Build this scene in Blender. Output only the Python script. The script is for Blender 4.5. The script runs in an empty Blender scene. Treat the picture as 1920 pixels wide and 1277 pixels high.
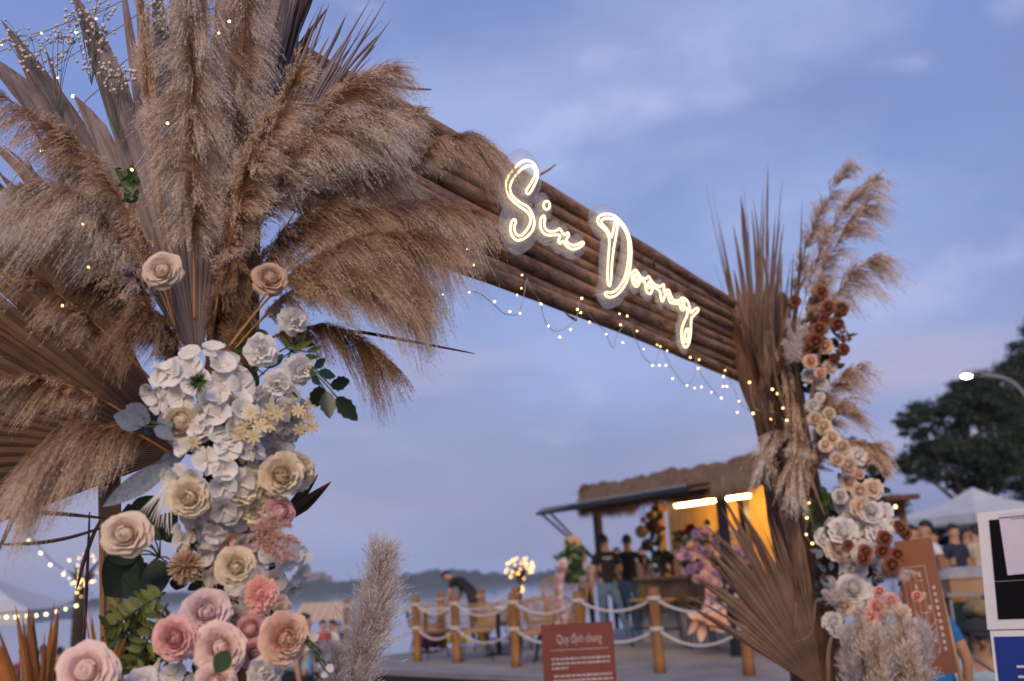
import bpy, bmesh, math, random
import numpy as np
from mathutils import Vector, Matrix, Quaternion

SC = bpy.context.scene
COL = SC.collection
R = math.radians

# ------------------------------------------------------------------ camera
CAM = Vector((0, 0, 1.7))
PITCH, ROLL, FPX = R(13.4), R(3.1), 1866.7
_f = Vector((0, math.cos(PITCH), math.sin(PITCH)))
_r0 = Vector((1, 0, 0)); _u0 = Vector((0, -math.sin(PITCH), math.cos(PITCH)))
_up = _u0 * math.cos(ROLL) + _r0 * math.sin(ROLL)
_rt = _r0 * math.cos(ROLL) - _u0 * math.sin(ROLL)
cd = bpy.data.cameras.new('camera'); cam = bpy.data.objects.new('camera', cd); COL.objects.link(cam)
m = Matrix((_rt, _up, -_f)).transposed().to_4x4(); m.translation = CAM
cam.matrix_world = m
cd.sensor_width = 36; cd.lens = 35; cd.clip_start = 0.05; cd.clip_end = 6000
cd.dof.use_dof = True; cd.dof.focus_distance = 2.75; cd.dof.aperture_fstop = 2.4
SC.camera = cam

# ------------------------------------------------------------------ sky, sun, exposure
SUN_EL, SUN_AZ = R(30), R(186)          # low western glow behind the photographer, azimuth from +Y clockwise
w = bpy.data.worlds.new('World'); SC.world = w; w.use_nodes = True
wt = w.node_tree; wt.nodes.clear()
def wn(t, **k):
    n = wt.nodes.new(t)
    for a, b in k.items(): setattr(n, a, b)
    return n
wl = wt.links.new
out = wn('ShaderNodeOutputWorld'); bg = wn('ShaderNodeBackground'); wl(bg.outputs[0], out.inputs[0])
sky = wn('ShaderNodeTexSky', sky_type='NISHITA', sun_disc=False, sun_elevation=R(4), sun_rotation=SUN_AZ, air_density=1.2, dust_density=2.0, ozone_density=3.0)
tc = wn('ShaderNodeTexCoord')
sep = wn('ShaderNodeSeparateXYZ'); wl(tc.outputs['Generated'], sep.inputs[0])
ramp = wn('ShaderNodeValToRGB'); wl(sep.outputs['Z'], ramp.inputs[0])
er = ramp.color_ramp
er.elements[0].position = 0.0; er.elements[0].color = (0.310, 0.320, 0.475, 1)
er.elements[1].position = 1.0; er.elements[1].color = (0.150, 0.210, 0.480, 1)
for p, c in ((0.10, (0.312, 0.326, 0.490, 1)), (0.25, (0.222, 0.290, 0.540, 1)), (0.45, (0.172, 0.245, 0.515, 1))):
    e = er.elements.new(p); e.color = c
mp = wn('ShaderNodeMapping'); mp.inputs['Scale'].default_value = (1.0, 1.0, 2.3); mp.inputs['Location'].default_value = (0.35, 0.1, 0.22); mp.inputs['Rotation'].default_value = (0, 0, R(-14))
wl(tc.outputs['Generated'], mp.inputs[0])
nz = wn('ShaderNodeTexNoise'); nz.inputs['Scale'].default_value = 2.6; nz.inputs['Detail'].default_value = 7; nz.inputs['Roughness'].default_value = 0.50
wl(mp.outputs[0], nz.inputs[0])
cr = wn('ShaderNodeValToRGB'); wl(nz.outputs[0], cr.inputs[0])
cr.color_ramp.elements[0].position = 0.46; cr.color_ramp.elements[0].color = (0, 0, 0, 1)
cr.color_ramp.elements[1].position = 0.68; cr.color_ramp.elements[1].color = (1, 1, 1, 1)
cr.color_ramp.interpolation = 'EASE'
cl = wn('ShaderNodeMix', data_type='RGBA'); wl(cr.outputs[0], cl.inputs[0]); wl(ramp.outputs[0], cl.inputs[6]); cl.inputs[7].default_value = (0.300, 0.370, 0.63, 1)
# darker grey-violet cloud bellies
nz2 = wn('ShaderNodeTexNoise'); nz2.inputs['Scale'].default_value = 1.7; nz2.inputs['Detail'].default_value = 5
mp2 = wn('ShaderNodeMapping'); mp2.inputs['Scale'].default_value = (1, 1, 2.6); mp2.inputs['Location'].default_value = (3.1, 1.7, 0.4)
wl(tc.outputs['Generated'], mp2.inputs[0]); wl(mp2.outputs[0], nz2.inputs[0])
cr2 = wn('ShaderNodeValToRGB'); wl(nz2.outputs[0], cr2.inputs[0])
cr2.color_ramp.elements[0].position = 0.45; cr2.color_ramp.elements[0].color = (0, 0, 0, 1)
cr2.color_ramp.elements[1].position = 0.70; cr2.color_ramp.elements[1].color = (0.75, 0.75, 0.75, 1)
cl2 = wn('ShaderNodeMix', data_type='RGBA'); wl(cr2.outputs[0], cl2.inputs[0]); wl(cl.outputs[2], cl2.inputs[6]); cl2.inputs[7].default_value = (0.170, 0.205, 0.410, 1)
# small pale breaks and low pink streaks
nz3 = wn('ShaderNodeTexNoise'); nz3.inputs['Scale'].default_value = 5.5; nz3.inputs['Detail'].default_value = 6
mp3 = wn('ShaderNodeMapping'); mp3.inputs['Scale'].default_value = (1, 1, 1.9); mp3.inputs['Location'].default_value = (0.9, 2.3, 1.1)
wl(tc.outputs['Generated'], mp3.inputs[0]); wl(mp3.outputs[0], nz3.inputs[0])
cr3 = wn('ShaderNodeValToRGB'); wl(nz3.outputs[0], cr3.inputs[0]); cr3.color_ramp.interpolation = 'EASE'
cr3.color_ramp.elements[0].position = 0.585; cr3.color_ramp.elements[0].color = (0, 0, 0, 1)
cr3.color_ramp.elements[1].position = 0.75; cr3.color_ramp.elements[1].color = (0.45, 0.45, 0.45, 1)
cl3 = wn('ShaderNodeMix', data_type='RGBA'); wl(cr3.outputs[0], cl3.inputs[0]); wl(cl2.outputs[2], cl3.inputs[6]); cl3.inputs[7].default_value = (0.47, 0.50, 0.73, 1)
nz4 = wn('ShaderNodeTexNoise'); nz4.inputs['Scale'].default_value = 2.4; nz4.inputs['Detail'].default_value = 5
mp4 = wn('ShaderNodeMapping'); mp4.inputs['Scale'].default_value = (1, 1, 6); mp4.inputs['Location'].default_value = (5.2, 0.3, 0.7)
wl(tc.outputs['Generated'], mp4.inputs[0]); wl(mp4.outputs[0], nz4.inputs[0])
cr4 = wn('ShaderNodeValToRGB'); wl(nz4.outputs[0], cr4.inputs[0])
cr4.color_ramp.elements[0].position = 0.50; cr4.color_ramp.elements[0].color = (0, 0, 0, 1)
cr4.color_ramp.elements[1].position = 0.72; cr4.color_ramp.elements[1].color = (1, 1, 1, 1)
lowb = wn('ShaderNodeValToRGB'); wl(sep.outputs['Z'], lowb.inputs[0])
lowb.color_ramp.elements[0].position = 0.02; lowb.color_ramp.elements[0].color = (0, 0, 0, 1)
lowb.color_ramp.elements[1].position = 0.34; lowb.color_ramp.elements[1].color = (0, 0, 0, 1)
e = lowb.color_ramp.elements.new(0.16); e.color = (0.75, 0.75, 0.75, 1)
mm = wn('ShaderNodeMath', operation='MULTIPLY'); wl(cr4.outputs[0], mm.inputs[0]); wl(lowb.outputs[0], mm.inputs[1])
cl4 = wn('ShaderNodeMix', data_type='RGBA'); wl(mm.outputs[0], cl4.inputs[0]); wl(cl3.outputs[2], cl4.inputs[6]); cl4.inputs[7].default_value = (0.43, 0.385, 0.53, 1)
sc_ = wn('ShaderNodeMix', data_type='RGBA'); sc_.inputs[0].default_value = 0.88
mul = wn('ShaderNodeMix', data_type='RGBA', blend_type='MULTIPLY'); mul.inputs[0].default_value = 1; wl(sky.outputs[0], mul.inputs[6]); mul.inputs[7].default_value = (0.10, 0.10, 0.10, 1)
wl(mul.outputs[2], sc_.inputs[6]); wl(cl4.outputs[2], sc_.inputs[7])
wl(sc_.outputs[2], bg.inputs[0]); bg.inputs[1].default_value = 1.4

sd = bpy.data.lights.new('sun', 'SUN'); sun = bpy.data.objects.new('sun', sd); COL.objects.link(sun)
sd.energy = 2.65; sd.angle = R(22); sd.color = (1.0, 0.74, 0.50)
sdir = Vector((math.sin(SUN_AZ) * math.cos(SUN_EL), math.cos(SUN_AZ) * math.cos(SUN_EL), math.sin(SUN_EL)))
sun.rotation_euler = sdir.to_track_quat('Z', 'Y').to_euler()
vs = SC.view_settings
vs.view_transform = 'Standard'; vs.look = 'None'; vs.gamma = 1; vs.use_curve_mapping = False; vs.exposure = 0.0
SC.render.engine = 'CYCLES'
cy = SC.cycles
cy.use_denoising = True; cy.max_bounces = 6; cy.diffuse_bounces = 4; cy.glossy_bounces = 2; cy.transmission_bounces = 4
cy.transparent_max_bounces = 12; cy.sample_clamp_indirect = 4; cy.sample_clamp_direct = 0; cy.caustics_reflective = False; cy.caustics_refractive = False
cy.volume_bounces = 0

# ------------------------------------------------------------------ helpers
rng = np.random.default_rng(11)
rnd = random.Random(5)

def P(px, py, d):
    """point of the place at depth d (metres along +Y) seen at photo coordinates px, py (1920 wide)"""
    v = _f + _rt * ((px - 960) / FPX) - _up * ((py - 638.5) / FPX)
    return CAM + v * (d / v.y)
def ray_plane(px, py, p0, n):
    v = _f + _rt * ((px - 960) / FPX) - _up * ((py - 638.5) / FPX)
    return CAM + v * ((p0 - CAM).dot(n) / v.dot(n))
def S(px, d): return px * d / FPX

# ------------------------------------------------------------------ materials
MATS = {}
def mat(name, c1, c2=None, rough=0.7, scale=12.0, stretch=(1, 1, 1), bump=0.0, bump_scale=None, detail=6, attr=None, attr_col=None,
        trans=0.0, metal=0.0, lo=0.35, hi=0.65, coord='Object', emit=None, estr=0.0, rand=0.0, spec=0.35):
    """procedural noise material. attr/attr_col: blend toward attr_col along a per-vertex value (pigment towards tip)."""
    if name in MATS: return MATS[name]
    M = bpy.data.materials.new(name); M.use_nodes = True; t = M.node_tree; t.nodes.clear(); L = t.links.new
    o = t.nodes.new('ShaderNodeOutputMaterial'); b = t.nodes.new('ShaderNodeBsdfPrincipled')
    b.inputs['Roughness'].default_value = rough; b.inputs['Metallic'].default_value = metal
    b.inputs['Specular IOR Level'].default_value = spec
    c2 = c2 or tuple(x * 0.7 for x in c1)
    tcn = t.nodes.new('ShaderNodeTexCoord'); mpn = t.nodes.new('ShaderNodeMapping'); mpn.inputs['Scale'].default_value = stretch
    L(tcn.outputs[coord], mpn.inputs[0])
    n = t.nodes.new('ShaderNodeTexNoise'); n.inputs['Scale'].default_value = scale; n.inputs['Detail'].default_value = detail; n.inputs['Roughness'].default_value = 0.6
    L(mpn.outputs[0], n.inputs[0])
    mr = t.nodes.new('ShaderNodeMapRange'); mr.inputs[1].default_value = lo; mr.inputs[2].default_value = hi
    L(n.outputs[0], mr.inputs[0])
    mx = t.nodes.new('ShaderNodeMix'); mx.data_type = 'RGBA'; mx.inputs[6].default_value = (*c2, 1); mx.inputs[7].default_value = (*c1, 1)
    L(mr.outputs[0], mx.inputs[0]); col = mx.outputs[2]
    if attr:
        at = t.nodes.new('ShaderNodeAttribute'); at.attribute_name = attr
        m2 = t.nodes.new('ShaderNodeMix'); m2.data_type = 'RGBA'; L(at.outputs['Fac'], m2.inputs[0]); L(col, m2.inputs[6]); m2.inputs[7].default_value = (*attr_col, 1); col = m2.outputs[2]
    if rand:
        oi = t.nodes.new('ShaderNodeObjectInfo'); hs = t.nodes.new('ShaderNodeHueSaturation')
        m3 = t.nodes.new('ShaderNodeMapRange'); m3.inputs[3].default_value = 1 - rand; m3.inputs[4].default_value = 1 + rand
        L(oi.outputs['Random'], m3.inputs[0]); L(m3.outputs[0], hs.inputs['Value']); L(col, hs.inputs['Color']); col = hs.outputs[0]
    L(col, b.inputs['Base Color'])
    if bump:
        n2 = t.nodes.new('ShaderNodeTexNoise'); n2.inputs['Scale'].default_value = bump_scale or scale * 2; n2.inputs['Detail'].default_value = 5
        L(mpn.outputs[0], n2.inputs[0])
        bp = t.nodes.new('ShaderNodeBump'); bp.inputs['Strength'].default_value = min(1, bump); bp.inputs['Distance'].default_value = 0.01
        L(n2.outputs[0], bp.inputs['Height']); L(bp.outputs[0], b.inputs['Normal'])
    if emit:
        b.inputs['Emission Color'].default_value = (*emit, 1); b.inputs['Emission Strength'].default_value = estr
    sh = b.outputs[0]
    if trans:
        tr = t.nodes.new('ShaderNodeBsdfTranslucent'); L(col, tr.inputs[0])
        ms = t.nodes.new('ShaderNodeMixShader'); ms.inputs[0].default_value = trans; L(sh, ms.inputs[1]); L(tr.outputs[0], ms.inputs[2]); sh = ms.outputs[0]
    L(sh, o.inputs[0]); MATS[name] = M
    return M

def emat(name, c, s):
    if name in MATS: return MATS[name]
    M = bpy.data.materials.new(name); M.use_nodes = True; t = M.node_tree; t.nodes.clear()
    o = t.nodes.new('ShaderNodeOutputMaterial'); e = t.nodes.new('ShaderNodeEmission')
    e.inputs[0].default_value = (*c, 1); e.inputs[1].default_value = s; t.links.new(e.outputs[0], o.inputs[0]); MATS[name] = M
    return M

# ------------------------------------------------------------------ objects
def link(o, parent=None, **props):
    COL.objects.link(o)
    if parent is not None: o.parent = parent
    for k, v in props.items():
        if v is not None: o[k] = v
    return o
def empty(name, loc, label, cat, group=None, rot=None):
    o = bpy.data.objects.new(name, None); o.location = loc; o.empty_display_size = 0.05
    if rot is not None: o.rotation_mode = 'QUATERNION'; o.rotation_quaternion = rot
    return link(o, None, label=label, category=cat, group=group)
def obj(name, me, material=None, parent=None, label=None, cat=None, group=None, kind=None, loc=None, rot=None, scale=None):
    o = bpy.data.objects.new(name, me)
    if material is not None:
        if len(me.materials) == 0: me.materials.append(None)
        o.material_slots[0].link = 'OBJECT'; o.material_slots[0].material = material
    if loc is not None: o.location = loc
    if rot is not None: o.rotation_mode = 'QUATERNION'; o.rotation_quaternion = rot
    if scale is not None: o.scale = scale if hasattr(scale, '__len__') else (scale,) * 3
    return link(o, parent, label=label, category=cat, group=group, kind=kind)

class MB:
    """collects geometry in world (or thing-local) coordinates"""
    def __init__(s, origin=(0, 0, 0)): s.v = []; s.f = []; s.a = []; s.o = Vector(origin)
    def add(s, vs, fs, at=None):
        k = len(s.v); s.v += [tuple(Vector(p) - s.o) for p in vs]; s.f += [tuple(i + k for i in f) for f in fs]
        s.a += list(at) if at is not None else [0.0] * len(vs)
        return s
    def box(s, c, size, rz=0, M=None):
        x, y, z = (q / 2 for q in size); c = Vector(c)
        pts = [Vector((a * x, b * y, d * z)) for a in (-1, 1) for b in (-1, 1) for d in (-1, 1)]
        Q = M if M is not None else Matrix.Rotation(rz, 3, 'Z')
        return s.add([c + Q @ p for p in pts], [(0, 1, 3, 2), (4, 6, 7, 5), (0, 4, 5, 1), (2, 3, 7, 6), (0, 2, 6, 4), (1, 5, 7, 3)])
    def tube(s, pts, rad, n=8, caps=True, closed=False):
        pts = [Vector(p) for p in pts]; N = len(pts)
        if not hasattr(rad, '__len__'): rad = [rad] * N
        vs = []; fs = []; at = []
        prev = None
        for i, p in enumerate(pts):
            if closed: t = pts[(i + 1) % N] - pts[i - 1]
            else: t = pts[min(i + 1, N - 1)] - pts[max(i - 1, 0)]
            if t.length < 1e-9: t = Vector((0, 0, 1))
            t.normalize()
            if prev is None:
                a = t.cross(Vector((0, 0, 1)));
                if a.length < 0.05: a = t.cross(Vector((1, 0, 0)))
            else:
                a = prev - t * prev.dot(t)
                if a.length < 1e-6: a = t.orthogonal()
            a.normalize(); prev = a; b = t.cross(a)
            for k in range(n):
                q = 2 * math.pi * k / n
                vs.append(p + (a * math.cos(q) + b * math.sin(q)) * rad[i]); at.append(i / max(1, N - 1))
        for i in range(N if closed else N - 1):
            j = (i + 1) % N
            for k in range(n):
                fs.append((i * n + k, i * n + (k + 1) % n, j * n + (k + 1) % n, j * n + k))
        if caps and not closed:
            fs.append(tuple(range(n - 1, -1, -1))); fs.append(tuple((N - 1) * n + k for k in range(n)))
        return s.add(vs, fs, at)
    def lathe(s, prof, c=(0, 0, 0), n=16, M=None, sx=1, sy=1):
        c = Vector(c); vs = []; fs = []
        for r, z in prof:
            for k in range(n):
                q = 2 * math.pi * k / n; p = Vector((r * math.cos(q) * sx, r * math.sin(q) * sy, z))
                vs.append(c + (M @ p if M is not None else p))
        for i in range(len(prof) - 1):
            for k in range(n):
                fs.append((i * n + k, i * n + (k + 1) % n, (i + 1) * n + (k + 1) % n, (i + 1) * n + k))
        fs.append(tuple(range(n - 1, -1, -1))); fs.append(tuple((len(prof) - 1) * n + k for k in range(n)))
        return s.add(vs, fs)
    def ribbon(s, pts, wid, nrm, fold=0.0, at=None):
        """leaf-like strip of 3 verts across with a fold"""
        pts = [Vector(p) for p in pts]; N = len(pts); vs = []; fs = []; av = []
        for i, p in enumerate(pts):
            t = (pts[min(i + 1, N - 1)] - pts[max(i - 1, 0)]).normalized()
            nn = nrm[i] if isinstance(nrm, list) else nrm
            sd_ = t.cross(nn).normalized(); n2 = sd_.cross(t).normalized()
            wv = wid[i]
            vs += [p - sd_ * wv, p + n2 * (fold * wv), p + sd_ * wv]; av += [i / (N - 1)] * 3
        for i in range(N - 1):
            a = i * 3
            fs += [(a, a + 1, a + 4, a + 3), (a + 1, a + 2, a + 5, a + 4)]
        return s.add(vs, fs, av)
    def mesh(s, name='m', smooth=True, attr=True):
        me = bpy.data.meshes.new(name); me.from_pydata(s.v, [], s.f); me.validate()
        if smooth: me.polygons.foreach_set('use_smooth', [True] * len(me.polygons))
        if attr and len(s.a) == len(me.vertices):
            l = me.attributes.new('tip', 'FLOAT', 'POINT'); l.data.foreach_set('value', s.a)
        me.update()
        return me

def npmesh(name, V, T, tip=None):
    """triangle mesh from numpy arrays"""
    me = bpy.data.meshes.new(name); nv, nt = len(V), len(T)
    me.vertices.add(nv); me.vertices.foreach_set('co', V.astype(np.float32).ravel())
    me.loops.add(nt * 3); me.loops.foreach_set('vertex_index', T.astype(np.int32).ravel())
    me.polygons.add(nt); me.polygons.foreach_set('loop_start', np.arange(0, nt * 3, 3, dtype=np.int32))
    try: me.polygons.foreach_set('loop_total', np.full(nt, 3, dtype=np.int32))
    except Exception: pass
    if tip is not None:
        l = me.attributes.new('tip', 'FLOAT', 'POINT'); l.data.foreach_set('value', tip.astype(np.float32))
    me.update(calc_edges=True)
    return me

def bez(a, b, c, n):
    a, b, c = Vector(a), Vector(b), Vector(c)
    return [a * (1 - t) ** 2 + b * (2 * t * (1 - t)) + c * t * t for t in [i / (n - 1) for i in range(n)]]
def smoothpath(pts, sub=4, closed=False):
    """Catmull-Rom"""
    pts = [Vector(p) for p in pts]; N = len(pts); o = []
    for i in range(N if closed else N - 1):
        if closed: p0, p1, p2, p3 = pts[i - 1], pts[i], pts[(i + 1) % N], pts[(i + 2) % N]
        else: p0, p1, p2, p3 = pts[max(i - 1, 0)], pts[i], pts[i + 1], pts[min(i + 2, N - 1)]
        for k in range(sub):
            t = k / sub
            o.append(0.5 * ((2 * p1) + (p2 - p0) * t + (2 * p0 - 5 * p1 + 4 * p2 - p3) * t * t + (3 * p1 - p0 - 3 * p2 + p3) * t ** 3))
    if not closed: o.append(pts[-1])
    return o
def quat_to(z):
    return Vector(z).to_track_quat('Z', 'Y')
# ================================================================== SETTING
def gz(y):                                   # lawn slopes gently down to the water
    return 0.0 if y < 8 else -0.045 * (y - 8)
def PZ(px, py, z):
    v = _f + _rt * ((px - 960) / FPX) - _up * ((py - 638.5) / FPX)
    return CAM + v * ((z - CAM.z) / v.z)

M_ground = mat('lawn_soil', (0.115, 0.105, 0.055), (0.055, 0.060, 0.030), 0.95, 0.9, detail=9, bump=0.6, bump_scale=14)
M_water = mat('lake_water', (0.26, 0.28, 0.32), (0.22, 0.24, 0.28), 0.06, 0.05, bump=0.02, bump_scale=0.9, stretch=(0.25, 1, 1), spec=0.6)
M_hill = mat('far_trees', (0.040, 0.060, 0.042), (0.022, 0.035, 0.030), 0.9, 0.05)
mb = MB()
gx = [-90, -40, -20, -10, 0, 10, 20, 60, 140, 260]
rows = [(-12, 0), (4, 0), (8, 0), (14, None), (22, None), (32, None), (44, None), (50, -2.6), (56, -4)]
for y, z in rows:
    for x in gx:
        yy = y; zz = gz(y) if z is None else z
        if x > 12 and y > 40: yy = y + (x - 12) * 1.2; zz = -1.6 if z is None else z
        mb.add([(x, yy, zz)], [])
nx = len(gx)
mb.f = [(j * nx + i, j * nx + i + 1, (j + 1) * nx + i + 1, (j + 1) * nx + i) for j in range(len(rows) - 1) for i in range(nx - 1)]
obj('ground', mb.mesh('ground'), M_ground, kind='structure')
mb = MB(); mb.add([(-2500, 30, -2.2), (2500, 30, -2.2), (2500, 3000, -2.2), (-2500, 3000, -2.2)], [(0, 1, 2, 3)])
obj('lake', mb.mesh('lake'), M_water, kind='structure')
# far wooded bank
mb = MB(); N = 420; r2 = random.Random(3)
hh = []
for i in range(N):
    x = -900 + i * 1900 / N
    h = 8 + 3 * math.sin(i * 0.045) + 2.2 * math.sin(i * 0.21 + 1) + r2.uniform(-1.5, 2.0) + (7 if 0.62 < i / N < 0.70 else 0) * 0.5
    hh.append((x, h))
for k, (dy, f) in enumerate(((0, 0), (4, 0.45), (14, 0.8), (30, 1.0), (90, 0.9), (200, 0.0))):
    for i, (x, h) in enumerate(hh):
        mb.add([(x + r2.uniform(-1, 1), 880 + dy + 30 * math.sin(i * 0.03), -2.3 + f * h * r2.uniform(0.85, 1.1))], [])
mb.f = [(j * N + i, j * N + i + 1, (j + 1) * N + i + 1, (j + 1) * N + i) for j in range(5) for i in range(N - 1)]
obj('far_shore_hills', mb.mesh('hills', smooth=False), M_hill, kind='structure')
M_farwall = mat('far_house_wall', (0.34, 0.24, 0.22), (0.26, 0.19, 0.18), 0.9, 0.3)
M_farroof = mat('far_house_roof', (0.22, 0.10, 0.08), None, 0.9, 0.3)
M_farpane = mat('far_house_pane', (0.05, 0.05, 0.06), None, 0.3, 0.3)
for i, (px, wd, ht, lab) in enumerate(((592, 15, 16, 'distant red-roofed block rising above the trees of the far shore'), (610, 9, 13, 'smaller distant block beside the red-roofed one on the far shore'), (812, 12, 13.5, 'distant low house among the trees of the far shore, away from the other blocks'))):
    c = P(px, 1090, 905); e0 = empty('far_house', (c.x, c.y, -2.2), lab, 'building', 'far houses')
    obj('wall', MB().box((0, 0, ht / 2), (wd, 9, ht)).mesh(smooth=False), M_farwall, e0)
    obj('roof', MB().box((0, 0, ht + 0.7), (wd + 1, 10, 1.4)).mesh(smooth=False), M_farroof, e0)
    for k in range(3): obj('window', MB().box((wd * (k - 1) * 0.3, -4.55, ht - 2.4), (1.6, 0.2, 1.6)).mesh(smooth=False), M_farpane, e0)

# ------------------------------------------------------------------ deck
K0 = Vector((2.75, 10.25, 0)); E_ = Vector((-0.704, 0.71, 0)); B_ = Vector((0.71, 0.704, 0))
DZ = 0.5
def D(s, t, z=0): return K0 + E_ * s + B_ * t + Vector((0, 0, DZ + z))
M_deck = mat('deck_cement_board', (0.27, 0.26, 0.255), (0.17, 0.165, 0.165), 0.75, 1.4, detail=8, bump=0.15)
M_black = mat('black_steel', (0.02, 0.02, 0.022), (0.012, 0.012, 0.013), 0.5, 8)
deck = empty('raised_deck', D(4.5, 0, -DZ), 'grey raised terrace deck on a black steel frame beside the lake', 'deck')
o0 = deck.location
RD = Matrix((E_, B_, Vector((0, 0, 1)))).transposed()
nb = 8
for i in range(nb):
    wd_ = 9.6 / nb
    mb = MB(o0); mb.box(D(-0.15 + wd_ * (i + 0.5), 4.6, -0.02), (wd_ - 0.012, 9.6, 0.04), M=RD); obj('floor_panel', mb.mesh(smooth=False), M_deck, deck)
mb = MB(o0); mb.box(D(4.65, -0.16, -0.12), (9.6, 0.06, 0.24), M=RD); obj('front_beam', mb.mesh(smooth=False), M_black, deck)
mb = MB(o0); mb.box(D(-0.12, 4.6, -0.12), (0.06, 9.5, 0.2), M=RD); obj('side_beam', mb.mesh(smooth=False), M_black, deck)
mb = MB(o0); mb.box(D(4.65, 0.5, -0.14), (9.4, 0.08, 0.18), M=RD); obj('joist', mb.mesh(smooth=False), M_black, deck)
for s_ in (0.1, 2.4, 4.7, 7.0, 9.2):
    for t_ in (0.0, 4.5, 9.0):
        p = D(s_, t_, 0); g = gz(p.y) - 0.1
        mb = MB(o0); mb.box((p.x, p.y, (DZ - 0.05 + g) / 2), (0.1, 0.1, DZ - 0.05 - g)); obj('leg', mb.mesh(smooth=False), M_black, deck)

# ------------------------------------------------------------------ rope fence
M_post = mat('yellow_log', (0.33, 0.165, 0.052), (0.15, 0.068, 0.024), 0.65, 5, stretch=(1, 1, 0.18), bump=0.3, detail=7)
M_rope = mat('white_rope', (0.62, 0.60, 0.58), (0.45, 0.44, 0.44), 0.9, 60, stretch=(1, 1, 1), bump=0.4)
posts = []
for i, (px, py, h, lab) in enumerate(((1405, 1266, 1.0, 'round yellow log post of the rope fence beside the folded palm fan'),
        (1238, 1262, 1.0, 'round yellow log post of the rope fence in front of the bar stools'),
        (1092, 1257, 0.98, 'round yellow log post of the rope fence behind the brown rules board'),
        (968, 1251, 0.99, 'round yellow log post of the rope fence just beside the brown rules board'),
        (857, 1243, 0.99, 'round yellow log post of the rope fence in front of the bending man'),
        (783, 1240, 1.0, 'round yellow log post of the rope fence beside the tall grey pampas plume'),
        (652, 1231, 1.0, 'round yellow log post of the rope fence partly hidden by the tall grey pampas plume'))):
    p = PZ(px, py, DZ); posts.append(p)
    mb = MB(p); rr = 0.066
    zs = [0, 0.15, 0.4, 0.7, h - 0.015, h]
    mb.tube([p + Vector((rnd.uniform(-.004, .004), rnd.uniform(-.004, .004), z - (0.02 if z == 0 else 0))) for z in zs], [rr * 1.03, rr, rr * 0.98, rr * 1.01, rr, rr * 0.86], 14)
    t = empty('fence_post', p, lab, 'post', 'rope fence posts')
    obj('log', mb.mesh(), M_post, t)
    for hz in (0.87, 0.51):
        b = MB(p)
        for k in range(2): b.tube([p + Vector((math.cos(q) * (rr + 0.009), math.sin(q) * (rr + 0.009), hz + (k - .5) * 0.022)) for q in [j * math.pi / 7 for j in range(14)]], 0.012, 6, closed=True)
        obj('rope_lashing', b.mesh(), M_rope, t)
for i in range(len(posts) - 1):
    for hz, wd_, nm in ((0.87, 0.17, 'upper'), (0.51, 0.19, 'lower')):
        a, b = posts[i], posts[i + 1]; n = (b - a).normalized()
        pts = []
        for k in range(21):
            t = k / 20; p = a.lerp(b, t) + Vector((0, 0, hz - wd_ * 4 * t * (1 - t) * (0.85 + 0.3 * ((i * 7 + 3) % 5) / 5))); pts.append(p)
        m_ = (a + b) / 2
        where = ['between the posts at the folded palm fan and bar stools', 'between the posts at the bar stools and the rules board', 'behind a corner of the brown rules board', 'below the cane chairs towards the rules board', 'between the two posts nearest the bending man', 'behind the tall grey pampas plume'][i]
        mb = MB(m_); mb.tube(pts, 0.016, 7)
        obj('rope', mb.mesh(), M_rope, None, f'{nm} white rope {where}', 'rope', 'white fence ropes', loc=m_)
for px, py, h, lab in ((830, 1215, 1.0, 'far yellow log post on the lake side of the deck behind the rope fence'), (906, 1210, 1.02, 'far yellow log post right behind the bending man'), (972, 1205, 1.02, 'far yellow log post carrying the ball of bulbs'), (1052, 1196, 1.0, 'far yellow log post beside the tall cane chair')):
    p = PZ(px, py, DZ); t = empty('fence_post', p, lab, 'post', 'lake side posts')
    mb = MB(p); mb.tube([p, p + Vector((0, 0, h * 0.5)), p + Vector((0, 0, h))], [0.085, 0.08, 0.078], 12); obj('log', mb.mesh(), M_post, t)
    mb = MB(p); mb.tube([p + Vector((math.cos(q) * 0.09, math.sin(q) * 0.09, h * .88)) for q in [j * math.pi / 6 for j in range(12)]], 0.012, 5, closed=True); obj('rope_lashing', mb.mesh(), M_rope, t)

# ------------------------------------------------------------------ bar hut
EB = Vector((0.5, -0.866, 0)); BB = Vector((0.866, 0.5, 0)); B0 = Vector((0.37, 17.3, 0))
RB = Matrix((EB, BB, Vector((0, 0, 1)))).transposed()
def B(s, t, z=0): return B0 + EB * s + BB * t + Vector((0, 0, DZ + z))
M_thatch = mat('thatch_straw', (0.24, 0.155, 0.105), (0.10, 0.06, 0.045), 0.95, 40, attr='tip', attr_col=(0.50, 0.38, 0.28), rand=0.0)
M_tin = mat('corrugated_tin', (0.42, 0.42, 0.44), (0.25, 0.25, 0.27), 0.45, 6, metal=0.5)
M_ply = mat('plywood_ceiling', (0.30, 0.18, 0.09), (0.20, 0.115, 0.06), 0.8, 4, stretch=(1, 8, 1))
M_wall = mat('yellow_board_wall', (0.70, 0.43, 0.12), (0.56, 0.32, 0.08), 0.75, 4, stretch=(8, 1, 1))
M_wood = mat('pale_timber', (0.50, 0.33, 0.17), (0.36, 0.22, 0.11), 0.7, 9, stretch=(1, 1, 0.2))
M_counter = mat('pale_counter_panel', (0.46, 0.43, 0.40), (0.36, 0.33, 0.31), 0.8, 6)
M_bamboo = mat('split_bamboo', (0.44, 0.30, 0.16), (0.26, 0.17, 0.09), 0.7, 12, stretch=(3, 3, 0.4))
bar = empty('beach_bar', B(3, 2.4), 'thatched beach bar with a tin awning and a lit yellow interior on the deck', 'bar')
bo = bar.location
def bpart(name, mb, M, smooth=False, parent=bar): return obj(name, mb.mesh(smooth=smooth), M, parent)
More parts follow.
